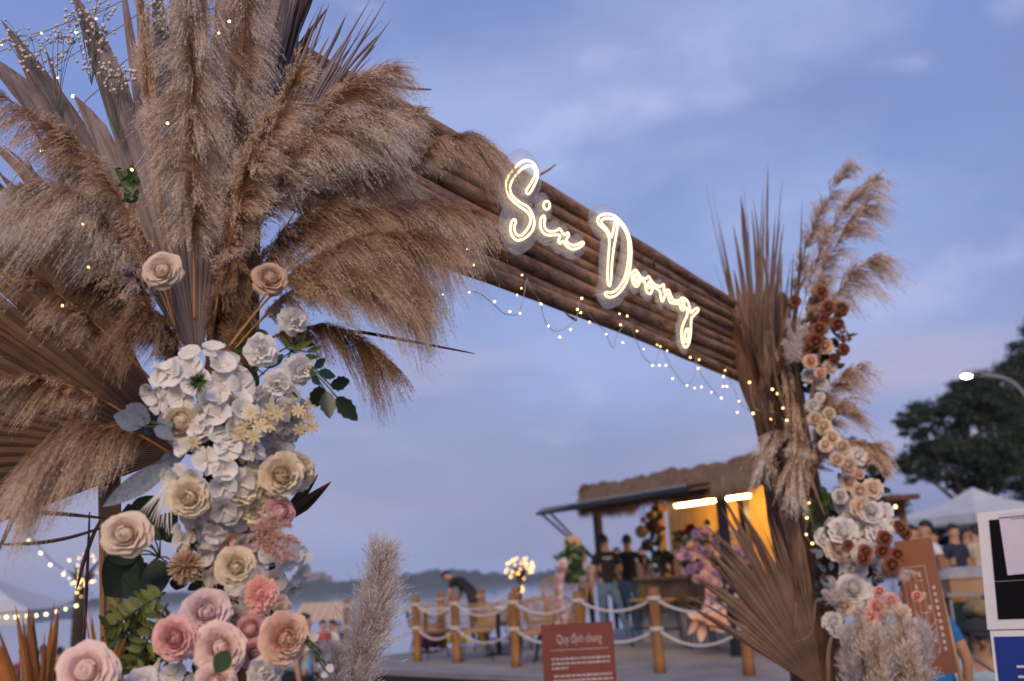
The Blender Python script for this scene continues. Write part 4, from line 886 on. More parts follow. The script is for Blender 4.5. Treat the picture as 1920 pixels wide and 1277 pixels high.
F('ruffled', 'ruffled_rose', 'small white ruffled rose hanging beneath its white neighbours', 520, 719, 2.06, 60, 'white', (0, -.2))
F('ranunculus', 'ranunculus', 'cream ranunculus tucked under the white hydrangea by the blue-grey leaves', 338, 789, 2.02, 76, 'cream', (-.3, .1))
F('ruffled', 'ruffled_rose', 'pale grey-white ruffled bloom behind the cream daisies', 522, 800, 2.22, 92, 'palewhite', (.3, .2))
F('peony', 'peony', 'pale grey-white peony behind the pink bud', 512, 858, 2.20, 96, 'palewhite', (.3, 0))
F('bud', 'peony_bud', 'closed pink bud among the white flowers', 478, 842, 2.03, 40, 'rosepink', (.3, .5), cat='flower bud')
F('peony', 'peony', 'large cream peony at the sky side of the white cluster', 528, 890, 2.06, 92, 'cream', (.1, 0))
F('peony', 'peony', 'cream peony leaning away behind the large cream one', 560, 882, 2.14, 84, 'cream', (.8, .3))
F('ruffled', 'carnation', 'cream frilled carnation beside the large cream peony', 463, 912, 2.06, 88, 'ivory', (.1, .1))
F('ruffled', 'carnation', 'cream frilled carnation hanging under its twin', 478, 955, 2.08, 66, 'ivory', (.2, -.2))
F('peony', 'peony', 'round cream peony below the white hydrangea, beside white palm strands', 354, 932, 2.00, 82, 'cream', (-.1, 0))
F('ranunculus', 'ranunculus', 'blush pink ranunculus beside the dark palm tips', 527, 960, 2.08, 62, 'rosepink', (.5, .1))
F('rose', 'rose', 'big blush-cream rose next to the timber upright', 234, 1002, 1.98, 98, 'blush', (-.15, .05))
F('peony', 'peony', 'round cream garden rose below the feathery pink astilbe', 443, 1061, 1.98, 84, 'cream', (.05, 0))
F('carnation', 'carnation', 'coral pink pompom carnation beside the lake view', 490, 1116, 1.99, 72, 'coral', (.2, 0))
F('peony', 'peony', 'pale lilac-pink peony above the pair of pink peonies', 386, 1148, 2.0, 96, 'lilacpink', (.1, .1))
F('peony', 'peony', 'bright pink peony beside yellow-green ferns', 327, 1197, 1.95, 86, 'pink', (-.1, 0))
F('peony', 'peony', 'large dusty pink peony with a green leaf against it', 413, 1216, 1.97, 100, 'blushpink', (0, .1))
F('ranunculus', 'ranunculus', 'half-open pink bloom between the dusty pink peony and peach rose', 470, 1180, 2.06, 58, 'rosepink', (.2, 0))
F('peony', 'peony', 'rich peach garden rose facing the lake side', 536, 1196, 1.97, 100, 'peach', (.35, 0))
F('rose', 'rose', 'large blush rose low beside the spiky palm leaf', 160, 1258, 1.85, 118, 'blushpink', (-.1, .2))
F('peony', 'peony', 'dusty pink bloom at the bottom, under the green leaf', 405, 1278, 1.95, 80, 'blushpink', (0, 0))
F('ruffled', 'ruffled_rose', 'white frilled bloom at the bottom between the blush rose and pink peony', 268, 1284, 1.95, 66, 'palewhite', (0, .2))
F('ruffled', 'ruffled_rose', 'white frilled bloom at the bottom below the peach rose', 495, 1262, 2.02, 70, 'palewhite', (0, 0))
F('rose', 'rose', 'peach rose partly hidden behind the round cream garden rose', 438, 1020, 2.10, 62, 'peach', (.1, .3))

# hydrangeas : thing > floret > petal
def hyd_petal(seed):
    r2 = random.Random(seed); mb = MB(); vs = []; at = []
    for j in range(5):
        for i in range(5):
            u = -1 + i / 2; v = j / 4 * (1 - .22 * u * u); wv = .60 * math.sin(math.pi * min(.56, .08 + v * .52)) * (1 if v < .8 else 1 - .4 * (v - .8) / .2)
            vs.append((.05 + v * .95, u * wv, .34 * v * v - .25 * v ** 4 + .22 * u * u * (1 - v * .5) + r2.uniform(-.045, .045))); at.append(v)
    mb.add(vs, [(j * 5 + i, j * 5 + i + 1, (j + 1) * 5 + i + 1, (j + 1) * 5 + i) for j in range(4) for i in range(4)], at)
    return mb.mesh('petal')
HYP = [hyd_petal(i) for i in range(4)]
_c = MB(); _c.lathe([(.02, -.5), (.03, -.1), (.09, 0), (.07, .07), (.01, .1)], n=7); ME_eye = _c.mesh('floret')
M_eye = mat('floret_eye', (0.55, 0.48, 0.22), None, 0.6, 20)
def hydrangea(label, px, py, d, rpx, n, fpx, col, seed, pets=4):
    r2 = random.Random(seed); c = P(px, py, d); rr = S(rpx * 1.12, d); n = int(n * 1.5); q = quat_to(face_axis(c)); e0 = empty('hydrangea', c, label, 'flower', 'hydrangea heads of the near post', q)
    mb = MB(); mb.tube([(0, 0, -rr * 1.2), (0, 0, -rr * .5), (0, 0, -rr * .1)], [.004, .005, .02], 6); obj('stem', mb.mesh(), M_plantstem, e0)
    for i in range(n):
        z = 1 - (i + .5) / n * 0.92; a = i * 2.39996 + r2.uniform(-.3, .3); s_ = math.sqrt(1 - z * z); dv = Vector((s_ * math.cos(a), s_ * math.sin(a), z * .55))
        dn = Vector((s_ * math.cos(a), s_ * math.sin(a), z + .35)).normalized(); fq = quat_to(dn) @ Quaternion((0, 0, 1), r2.uniform(0, 6))
        fs = S(fpx, d) / 2 * r2.uniform(.85, 1.15)
        f_ = obj('floret', ME_eye, M_eye, e0, loc=dv * rr * r2.uniform(.85, 1.1), rot=fq, scale=fs)
        for k in range(pets): obj('petal', HYP[(i + k) % 4], PM[col], f_, rot=Quaternion((0, 0, 1), 2 * math.pi * k / pets) @ Quaternion((0, 1, 0), -r2.uniform(-.15, .7)))
hydrangea('white hydrangea head holding the green spiky sprig', 385, 745, 2.08, 78, 17, 60, 'white', 1)
hydrangea('loose white hydrangea floret spray reaching over the cream ranunculus', 318, 724, 2.06, 24, 5, 56, 'white', 2, 5)
hydrangea('white hydrangea head below the spiky sprig in the middle of the flowers', 425, 800, 2.06, 52, 10, 52, 'white', 3)
hydrangea('white hydrangea head above the round cream peony', 408, 880, 2.06, 74, 17, 56, 'white', 4)
hydrangea('drooping white hydrangea between the cream peony and the frilled carnations', 412, 962, 2.10, 56, 11, 50, 'palewhite', 5)
hydrangea('pale pinkish hydrangea behind the feathery pink astilbe', 520, 1058, 2.16, 44, 9, 44, 'palewhite', 6)
hydrangea('pale hydrangea behind the coral carnation', 455, 1118, 2.16, 52, 9, 50, 'palewhite', 7)
hydrangea('white hydrangea peeking out at the bottom behind the pink peonies', 350, 1278, 2.05, 42, 7, 44, 'palewhite', 8)
hydrangea('small white hydrangea beside the peach-tinged rose above the round garden rose', 385, 1010, 2.12, 42, 8, 44, 'white', 9)
hydrangea('pale hydrangea filling the space above the lilac-pink peony', 430, 1110, 2.18, 44, 8, 44, 'blush', 10)
hydrangea('white hydrangea at the sky side under the ruffled roses', 520, 770, 2.2, 46, 9, 44, 'palewhite', 11)
F('peony', 'peony', 'pale blush peony between the pink bloom and lilac-pink peony', 440, 1168, 2.08, 66, 'blush', (.1, 0))
F('ruffled', 'ruffled_rose', 'blush frilled bloom tucked behind the coral carnation', 520, 1140, 2.12, 60, 'blush', (.4, 0))
F('peony', 'peony', 'pale pink peony low between the dusty pink peony and peach rose', 478, 1225, 2.06, 62, 'rosepink', (.1, -.1))
# small daisies
def daisy_spray(label, cx, cy, d, spots, dpx, col):
    c = P(cx, cy, d); e0 = empty('daisy_spray', c, label, 'flower', 'small daisies of the near post')
    mb = MB(c)
    for x, y in spots: mb.tube(bez(c, P((cx + x) / 2, (cy + y) / 2 - 8, d - .01), P(x, y, d), 5), .0012, 5)
    obj('stem', mb.mesh(), M_plantstem, e0)
    for x, y in spots:
        p = P(x, y, d - rnd.uniform(0, .03)); f_ = obj('floret', ME_eye, M_eye, e0, loc=p - c, rot=quat_to(face_axis(p, (rnd.uniform(-.5, .5), rnd.uniform(-.4, .4)))), scale=S(dpx, d) / 2)
        for k in range(8): obj('petal', ME_dp, PM[col], f_, rot=Quaternion((0, 0, 1), k * math.pi / 4 + rnd.uniform(-.1, .1)))
mb = MB(); mb.ribbon([(.08, 0, 0), (.4, 0, .06), (.75, 0, .08), (1, 0, .02)], [.06, .15, .17, .05], Vector((0, 0, 1)), -.3); ME_dp = mb.mesh('petal')
daisy_spray('cream little daisies hanging out against the sky', 545, 790, 2.12, [(560, 770), (578, 782), (563, 805), (585, 800), (548, 770), (583, 755)], 30, 'cream')
daisy_spray('cream-yellow little daisies clustered in the middle of the flowers', 480, 800, 2.02, [(470, 775), (492, 782), (508, 770), (488, 800), (462, 800), (505, 795), (475, 818), (450, 815), (362, 830), (520, 775)], 34, 'ivory')

# leaves
def leaf_mesh(wr=.32, fold=.25, bend=.15, tooth=0.0):
    mb = MB(); n = 9; pts = []; wd = []
    for i in range(n):
        t = i / (n - 1); pts.append((0, t, -bend * t * t)); wd.append(max(.006, wr * math.sin(math.pi * min(1, t * .96 + .04)) ** .8 * (1 - .25 * t)) * (1 + (tooth if i % 2 else -tooth)))
    mb.ribbon(pts, wd, Vector((0, 0, 1)), -fold); return mb.mesh('leaf')
LM = {'ovate': leaf_mesh(.30), 'narrow': leaf_mesh(.11, .3, .2), 'round': leaf_mesh(.46, .15, .1), 'tooth': leaf_mesh(.33, .2, .12, .10), 'lance': leaf_mesh(.17, .3, .1)}
def leaf_on(e0, org, a, b, kind, mt, up=None, roll=0, lab=None):
    a, b = Vector(a), Vector(b); y = (b - a).normalized(); nrm = (CAM - a).normalized() if up is None else Vector(up)
    x = y.cross(nrm).normalized(); z = x.cross(y); q = Matrix((x, y, z)).transposed().to_quaternion() @ Quaternion((0, 1, 0), roll)
    return obj('leaf', LM[kind], mt, e0, loc=a - org, rot=q, scale=(b - a).length)
def sprig(name, label, root, leaves, kind, mt, group, d, sr=.0018, rollr=.5, stem=True):
    """leaves: list of (ax, ay, bx, by) in px"""
    o = P(*root, d); e0 = empty(name, o, label, 'leaf sprig', group); mb = MB(o)
    for ax, ay, bx, by in leaves:
        a = P(ax, ay, d - rnd.uniform(0, .02)); mb.tube([o, o.lerp(a, .5) + Vector((0, 0, .004)), a], sr, 5)
        leaf_on(e0, o, a, P(bx, by, d - rnd.uniform(-.03, .04)), kind, mt, roll=rnd.uniform(-rollr, rollr))
    obj('stem', mb.mesh(), M_plantstem, e0)
GLf = 'leaf sprigs of the near post'
sprig('rose_leaf_sprig', 'serrated dark green leaves hanging free against the sky', (578, 690), [(590, 690, 612, 672), (598, 698, 632, 704), (600, 725, 590, 768), (612, 735, 618, 782), (620, 722, 660, 716), (632, 745, 668, 790), (585, 705, 598, 722)], 'tooth', M_dgreen, GLf, 2.1)
sprig('rose_leaf_sprig', 'dark green leaves behind the white ruffled roses', (480, 690), [(470, 660, 435, 640), (468, 690, 430, 700), (480, 700, 460, 745), (505, 690, 530, 660), (500, 640, 480, 612), (560, 640, 590, 650), (540, 650, 560, 640), (455, 730, 440, 775), (530, 735, 560, 750)], 'ovate', M_green, GLf, 2.18)
sprig('buttonball_sprig', 'light green filler leaves around the white ruffled roses', (545, 660), [(550, 655, 585, 640), (560, 650, 575, 620), (575, 660, 605, 650), (540, 655, 530, 630), (565, 670, 600, 668), (505, 745, 490, 765), (515, 755, 520, 775), (470, 720, 452, 735)], 'lance', M_ygreen, GLf, 2.15)
sprig('blue_grey_leaf_sprig', 'dusty blue-grey leaves over the drooping brown plume', (318, 806), [(280, 792, 228, 758), (270, 795, 205, 778), (285, 790, 245, 812), (290, 800, 325, 822), (270, 800, 292, 812), (318, 806, 300, 770)], 'ovate', M_bgrey, GLf, 2.0)
sprig('blue_grey_leaf_sprig', 'long dusty blue-grey leaves pointing down behind the white palm strands', (345, 838), [(330, 850, 300, 880), (320, 870, 190, 950), (325, 860, 250, 915), (350, 840, 318, 880), (340, 850, 352, 820), (330, 845, 296, 868)], 'lance', M_bgrey, GLf, 2.04)
sprig('large_dark_leaf_sprig', 'large dark green leaves behind the big blush-cream rose', (300, 1045), [(262, 1040, 190, 1120), (280, 1060, 225, 1122), (275, 1020, 240, 940), (290, 1010, 330, 960), (290, 1050, 300, 1110), (320, 1050, 375, 1085), (340, 1080, 330, 1110), (250, 980, 300, 930), (300, 990, 345, 1010), (260, 1030, 205, 1050)], 'round', M_dgreen, GLf, 2.16)
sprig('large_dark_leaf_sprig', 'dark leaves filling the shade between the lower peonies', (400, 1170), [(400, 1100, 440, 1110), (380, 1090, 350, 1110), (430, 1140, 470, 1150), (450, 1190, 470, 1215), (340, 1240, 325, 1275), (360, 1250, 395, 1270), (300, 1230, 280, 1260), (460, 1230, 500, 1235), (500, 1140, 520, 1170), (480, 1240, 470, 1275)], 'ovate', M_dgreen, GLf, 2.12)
sprig('green_leaf', 'single light green leaf lying against the dusty pink peony', (425, 1228), [(428, 1222, 405, 1262)], 'round', M_green, GLf, 1.88)
sprig('pale_eucalyptus_sprig', 'pale pink eucalyptus leaves dangling beside the grey plume', (560, 1190), [(580, 1200, 598, 1190), (578, 1205, 572, 1222), (596, 1205, 612, 1212), (600, 1218, 588, 1236), (604, 1225, 618, 1240), (608, 1240, 596, 1252), (612, 1248, 624, 1258), (614, 1262, 602, 1268)], 'round', PM['palewhite'], GLf, 1.99)
fl = []
for k in range(9):
    t = k / 8; x, y = 300 - 95 * t, 1118 + 60 * t
    fl += [(x, y, x - 18 - 10 * (1 - t), y - 24), (x, y, x - 8, y + 30)]
sprig('fern_frond', 'yellow-green fern frond reaching towards the timber upright', (310, 1112), fl, 'lance', M_ygreen, GLf, 2.06)
fl = []
for k in range(8):
    t = k / 7; x, y = 310 - 60 * t, 1140 + 110 * t
    fl += [(x, y, x - 34, y - 4), (x, y, x + 14, y + 30)]
sprig('fern_frond', 'yellow-green fern frond hanging beside the bright pink peony', (315, 1132), fl, 'lance', M_ygreen, GLf, 2.04)
fl = []
for k in range(7):
    t = k / 6; x, y = 230 + 20 * t, 1175 + 80 * t
    fl += [(x, y, x - 40, y + 8), (x, y, x + 34, y + 14)]
sprig('fern_frond', 'green fern frond behind the large blush rose', (228, 1165), fl, 'lance', M_green, GLf, 2.1)
fl = [(250 + rnd.uniform(-40, 60), 1215 + rnd.uniform(-25, 40), 250 + rnd.uniform(-70, 90), 1225 + rnd.uniform(-50, 60)) for k in range(16)]
sprig('leafy_filler', 'tangle of green leaves under the bright pink peony', (262, 1230), fl, 'ovate', M_green, GLf, 2.14)
fl = [(440 + rnd.uniform(-90, 80), 1010 + rnd.uniform(-120, 160), 440 + rnd.uniform(-120, 110), 1015 + rnd.uniform(-150, 190)) for k in range(34)]
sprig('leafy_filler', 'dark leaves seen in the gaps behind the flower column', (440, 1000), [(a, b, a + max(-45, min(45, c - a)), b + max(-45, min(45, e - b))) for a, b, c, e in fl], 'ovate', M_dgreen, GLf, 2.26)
fl = [(420 + rnd.uniform(-70, 70), 770 + rnd.uniform(-60, 110), 0, 0) for k in range(22)]
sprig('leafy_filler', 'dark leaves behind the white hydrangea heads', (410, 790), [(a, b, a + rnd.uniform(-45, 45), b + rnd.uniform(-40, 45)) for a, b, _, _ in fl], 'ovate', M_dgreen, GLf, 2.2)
fl = [(250 + rnd.uniform(-45, 70), 1165 + rnd.uniform(-45, 80), 0, 0) for k in range(46)]
sprig('leafy_filler', 'yellow-green leaves crowded between the dark leaf and the pink peony', (265, 1170), [(a, b, a + rnd.uniform(-26, 26), b + rnd.uniform(-24, 26)) for a, b, _, _ in fl], 'lance', M_ygreen, GLf, 2.12)
# spiky green sprig
o = P(372, 717, 1.98); e0 = empty('spiky_sprig', o, 'small dark green spiky sprig resting on the white hydrangea', 'leaf sprig', GLf); q0 = quat_to(face_axis(o))
for k in range(26):
    a = k * 2.4; z = rnd.uniform(.05, .8); dv = q0 @ Vector((math.cos(a), math.sin(a), z)).normalized(); mb = MB(); mb.tube([(0, 0, 0), dv * .014, dv * .027], [.0016, .0018, .0003], 5); obj('spike', mb.mesh(), M_green, e0)
# dry allium ball
o = P(349, 1062, 2.0); e0 = empty('dried_allium', o, 'round spiky tan allium ball hanging beside the cream garden rose', 'dried flower'); rr = S(32, 2.0)
M_all = mat('allium_tan', (0.46, 0.29, 0.17), (0.30, 0.18, 0.10), .9, 30, attr='tip', attr_col=(0.62, 0.44, 0.29)); g = np.random.default_rng(8); n = 620
dv = g.normal(size=(n, 3)); dv /= np.linalg.norm(dv, axis=1)[:, None]; ln = rr * g.uniform(.8, 1.08, n)[:, None]; sd_ = np.cross(dv, g.normal(size=(n, 3))); sd_ /= np.linalg.norm(sd_, axis=1)[:, None]
V = np.stack([dv * .004 - sd_ * .0007, dv * .004 + sd_ * .0007, dv * ln * .97 - sd_ * .0011, dv * ln * .97 + sd_ * .0011, dv * ln * 1.06], 1).reshape(-1, 3); k = np.arange(n)[:, None] * 5
obj('spikes', npmesh('sp', V, np.concatenate([k + np.array(x) for x in ([0, 1, 3], [0, 3, 2], [2, 3, 4])]), np.tile([0, 0, .8, .8, 1.], n)), M_all, e0)
mb = MB(o); mb.tube([o, P(352, 1030, 1.97), P(362, 1000, 2.05), P(366, 985, 2.1)], .0022, 6); obj('stem', mb.mesh(), M_stem, e0)
mb = MB(); mb.lathe([(.002, -.012), (.011, -.006), (.013, 0), (.011, .006), (.002, .012)], n=10); obj('core', mb.mesh(), M_all, e0)
# astilbe feathers
M_ast = mat('astilbe_pink', (0.62, 0.36, 0.30), (0.50, 0.28, 0.23), .9, 20, attr='tip', attr_col=(0.74, 0.50, 0.43), trans=.2)
def feather(label, root, tips, d, seed, name='astilbe', mt=None, w=.0016, ns=16, L=.034, cat='dried flower'):
    o = P(*root, d); e0 = empty(name, o, label, cat); g = np.random.default_rng(seed); stem = MB(o); Vs = []; tp = []
    for tx, ty in tips:
        tpnt = P(tx, ty, d - .03); pth = bez(o, o.lerp(tpnt, .5) + Vector((0, 0, .015)), tpnt, 12); stem.tube(pth, .0011, 5)
        A = np.array([tuple(p) for p in pth]); m = 340
        f = g.uniform(.2, 1, m) * 11; i0 = np.minimum(f.astype(int), 10); pos = A[i0] + (A[i0 + 1] - A[i0]) * (f - i0)[:, None]
        ax = (A[-1] - A[0]) / np.linalg.norm(A[-1] - A[0]); dr = g.normal(size=(m, 3)) * .9 + ax * .8; dr /= np.linalg.norm(dr, axis=1)[:, None]
        l_ = L * (1.15 - f / 11 * .75)[:, None] * g.uniform(.4, 1, m)[:, None]
        for j in range(4):
            p0 = pos + dr * l_ * (j / 4); p1 = pos + dr * l_ * ((j + 1.2) / 4) + g.normal(0, .0022, (m, 3)); s_ = np.cross(dr, g.normal(size=(m, 3))); s_ /= np.linalg.norm(s_, axis=1)[:, None]
            Vs.append(np.stack([p0 - s_ * w / 2, p0 + s_ * w / 2, p1], 1).reshape(-1, 3)); tp.append(np.full(m * 3, (j + 1) / 4))
    V = np.concatenate(Vs) - np.array(o); obj('feather', npmesh('f', V, np.arange(len(V)).reshape(-1, 3), np.concatenate(tp)), mt or M_ast, e0); obj('stem', stem.mesh(), M_plantstem, e0)
feather('feathery pink astilbe plumes standing out beside the cream garden rose', (470, 1010), [(560, 1018), (545, 985), (520, 970), (552, 1045), (500, 990), (530, 1010), (525, 1050)], 2.04, 3)
# white palm strands
e0 = empty('white_palm_strands', P(342, 880, 2.05), 'bleached white palm strands hanging beside the round cream peony', 'dried leaf')
for k in range(13):
    a = P(342 + rnd.uniform(-4, 4), 882, 2.03); b = P(312 - k * 1.5 + rnd.uniform(-6, 6), 925, 2.0); c = P(322 - k * 5.2, 1010 - k * 3.4 - rnd.uniform(0, 14), 2.02); mb = MB(e0.location); mb.ribbon(bez(a, b, c, 8), [.0016, .0019, .002, .0019, .0017, .0014, .001, .0004], (CAM - a).normalized(), .3); obj('strand', mb.mesh(), PM['white'], e0)
# baby's breath
M_gyp = mat('babys_breath_bloom', (0.72, 0.66, 0.60), (0.55, 0.50, 0.46), .8, 40)
_s = MB(); _s.lathe([(.1, -1), (.75, -.6), (1, .1), (.7, .75), (.2, 1)], n=7); ME_gyp = _s.mesh('blossom')
for label, root, pts_, d in (("baby's breath spray arching under the fairy lights", (110, 215), [(30, 60), (60, 75), (45, 100), (75, 95), (100, 78), (95, 110), (120, 70), (128, 95), (110, 60), (20, 85), (62, 118), (140, 78)], 2.5), ("baby's breath spray reaching up over the grey palm blades", (172, 160), [(150, 15), (165, 30), (185, 45), (150, 45), (175, 70), (195, 60), (140, 30), (180, 20), (195, 30)], 2.52), ("baby's breath spray drooping onto the tan plumes", (222, 260), [(190, 130), (215, 145), (205, 120), (225, 160), (178, 115), (228, 140), (200, 150), (235, 155), (165, 100)], 2.45), ("baby's breath sprig beside the narrow upright plume", (330, 120), [(285, 8), (275, 20), (298, 12), (300, 30), (310, 18), (292, 40), (282, -5)], 2.45)):
    o = P(*root, d); e0 = empty('babys_breath', o, label, 'flower', "baby's breath sprays"); mb = MB(o); allp = []
    for x, y in pts_:
        hub = P(x, y, d); mid = o.lerp(hub, .55) + Vector((rnd.uniform(-.02, .02), 0, rnd.uniform(-.01, .03))); mb.tube(bez(o, mid, hub, 6), .0009, 4, caps=False)
        for k in range(7):
            p = hub + Vector((rnd.uniform(-.034, .034), rnd.uniform(-.015, .015), rnd.uniform(-.03, .032))); mb.tube([hub, hub.lerp(p, .5) + Vector((0, 0, .003)), p], .0006, 3, caps=False); allp.append(p)
    obj('stem', mb.mesh(), M_plantstem, e0)
    for p in allp: obj('blossom', ME_gyp, M_gyp, e0, loc=p - o, scale=rnd.uniform(.0036, .0058))
o = P(240, 345, 2.2); e0 = empty('moss_sprig', o, 'small green sprig caught between the plumes and grey palm blades', 'leaf sprig', GLf)
for k in range(22): leaf_on(e0, o, o + Vector((rnd.uniform(-.03, .03), 0, rnd.uniform(-.05, .05))), o + Vector((rnd.uniform(-.032, .032), rnd.uniform(-.02, .02), rnd.uniform(-.052, .052))), 'lance', M_green)

# ------------------------------------------------------------------ far post flowers
def joined(kind, seed):
    vs = MB()
    for me in make_kind(kind, seed):
        vs.add([v.co.copy() for v in me.vertices], [tuple(p.vertices) for p in me.polygons], [a.value for a in me.attributes['tip'].data]); bpy.data.meshes.remove(me)
    vs.add([v.co.copy() for v in ME_heart.vertices], [tuple(p.vertices) for p in ME_heart.polygons], [.3] * len(ME_heart.vertices))
    return vs.mesh('bloom')
JB = {k: joined(k, 77) for k in ('rose', 'peony', 'ranunculus', 'ruffled')}
def far_flower(kind, label, px, py, dia, col, group, d=None, cat='rose'):
    d = d or 5.62 + rnd.uniform(-.06, .06); p = P(px, py, d); r_ = S(dia, d) / 2 * 1.22; q = quat_to(((CAM - p).normalized() + Vector((rnd.uniform(-.5, .5), 0, rnd.uniform(-.4, .5)))).normalized())
    e0 = empty('rose' if kind == 'rose' else 'garden_rose', p, label, cat, group, q); e0.scale = (r_,) * 3
    obj('bloom', JB[kind], PM[col], e0); obj('calyx', ME_calyx, M_green, e0)
for x, y, s_ in ((1490, 565, 24), (1540, 548, 26), (1552, 577, 27), (1577, 580, 27), (1570, 608, 25), (1500, 635, 30), (1537, 618, 28), (1530, 640, 28), (1582, 655, 22), (1565, 672, 20), (1510, 655, 22), (1545, 600, 22)):
    far_flower('rose', 'rust-brown rose in the rust cluster below the far post plumes', x, y, s_, 'rust', 'rust roses at the top of the far post')
for x, y, s_ in ((1493, 665, 26), (1520, 678, 26), (1548, 650, 26), (1538, 700, 20)):
    far_flower('peony', 'salmon pink rose between the rust cluster and the white roses', x, y, s_, 'coral' if x % 2 else 'peach', 'salmon roses of the far post')
for x, y, s_ in ((1519, 707, 26), (1556, 688, 24), (1540, 720, 24), (1523, 760, 24), (1538, 745, 18)):
    far_flower('ruffled', 'small white rose under the salmon ones on the far post', x, y, s_, 'blush' if y < 700 else 'white', 'upper white roses of the far post')
for x, y, s_ in ((1528, 785, 22), (1545, 800, 24), (1560, 822, 24), (1580, 838, 24), (1548, 835, 20), (1555, 775, 18), (1570, 862, 22), (1590, 870, 24)):
    far_flower('peony', 'cream rose linking the upper and lower flowers of the far post', x, y, s_ * 1.15, 'cream' if x % 2 else 'blush', 'middle roses of the far post', 5.5)
GW = 'white flowers low on the far post'
for i, (x, y, s_) in enumerate(((1607, 856, 26), (1590, 905, 24), (1600, 985, 44), (1580, 1000, 40), (1582, 945, 26), (1612, 950, 30), (1636, 918, 28), (1632, 960, 30), (1655, 962, 28), (1648, 1000, 34), (1570, 1028, 34), (1625, 1010, 36), (1600, 1065, 36), (1620, 1035, 34), (1585, 1040, 30), (1660, 985, 26), (1598, 1105, 40), (1618, 1110, 28), (1545, 1010, 28), (1585, 1135, 26), (1560, 1165, 26), (1570, 1180, 22), (1668, 1130, 26), (1690, 1150, 24), (1595, 880, 22), (1575, 930, 20), (1640, 1040, 26), (1660, 1140, 22), (1610, 920, 22), (1560, 985, 24))):
    far_flower(('ruffled', 'peony', 'ruffled')[i % 3], 'white rose in the pale bunch halfway up the far post', x, y, s_ * 1.25, ('white', 'palewhite', 'blush')[(i * 7 // 3) % 3], GW)
for x, y, s_ in ((1590, 1022, 20), (1622, 1035, 26), (1658, 1010, 28), (1654, 1033, 24), (1682, 1040, 26), (1672, 1060, 32), (1620, 1048, 24), (1690, 992, 22), (1698, 1000, 22), (1685, 985, 18)):
    far_flower('rose', 'rust-brown rose at the edge of the pale bunch near the map board', x, y, s_, 'rust', 'rust roses low on the far post', 5.45)
for x, y, s_ in ((1645, 1138, 30), (1672, 1128, 26), (1632, 1158, 22), (1688, 1196, 28), (1720, 1118, 18), (1650, 1110, 20)):
    far_flower('peony', 'pink rose beneath the pale bunch, just above the beige plumes', x, y, s_, 'coral', 'pink roses low on the far post', 5.3)
for x, y, s_ in ((1627, 860, 20), (1618, 872, 18), (1660, 887, 16), (1608, 925, 20), (1610, 890, 18)):
    far_flower('ranunculus', 'little peach bloom at the top of the pale bunch', x, y, s_, 'peach', 'peach blooms of the far post')
def bush(name, label, cx, cy, rx, ry, d, n, kind, mt, lpx, seed, group='greenery of the far post', dz=.12):
    r2 = random.Random(seed); o = P(cx, cy, d); e0 = empty(name, o, label, 'leaves', group); mb = MB(o)
    for k in range(n):
        a = r2.uniform(0, 6.28); f = math.sqrt(r2.random()); x, y = cx + rx * f * math.cos(a), cy + ry * f * math.sin(a); dd = d + r2.uniform(-dz, dz)
        p = P(x, y, dd); an = r2.uniform(0, 6.28); leaf_on(e0, o, p, P(x + lpx * math.cos(an), y + lpx * math.sin(an), dd + r2.uniform(-.05, .05)), kind, mt, roll=r2.uniform(-.9, .9)); mb.tube([o, p], .002, 4, caps=False)
    obj('stem', mb.mesh(), M_plantstem, e0)
bush('leafy_filler', 'bright green leaves between the far trunk and its pale flowers', 1545, 960, 30, 40, 5.72, 44, 'ovate', M_green, 20, 1)
bush('leafy_filler', 'grey-green leaves low beside the far trunk', 1565, 1070, 36, 70, 5.75, 70, 'ovate', M_bgrey, 18, 2)
bush('leafy_filler', 'dark leaves behind the pale bunch of the far post', 1610, 1010, 55, 130, 5.85, 110, 'ovate', M_dgreen, 24, 3)
bush('leafy_filler', 'dark leaves behind the rust rose cluster of the far post', 1530, 650, 40, 100, 5.85, 70, 'ovate', M_dgreen, 22, 4)
bush('leafy_filler', 'small rust-pink frond sticking out beside the rust roses', 1582, 630, 16, 8, 5.6, 16, 'lance', PM['rust'], 14, 5)
for k, (lab, rt2, tps) in enumerate((('pale feathery grass beside the far trunk and rust roses', (1490, 690), [(1478, 600), (1500, 590), (1470, 640), (1510, 610)]), ('pale feathery grass pointing at the map board', (1640, 1080), [(1715, 1075), (1700, 1085), (1680, 1065)]), ('white feathery grass low beside the far trunk', (1570, 1140), [(1560, 1085), (1545, 1110), (1585, 1090)]))):
    feather(lab, rt2, tps, 5.55, 20 + k, 'feather_grass', M_pam[3], .004, 10, .06, 'dried grass')
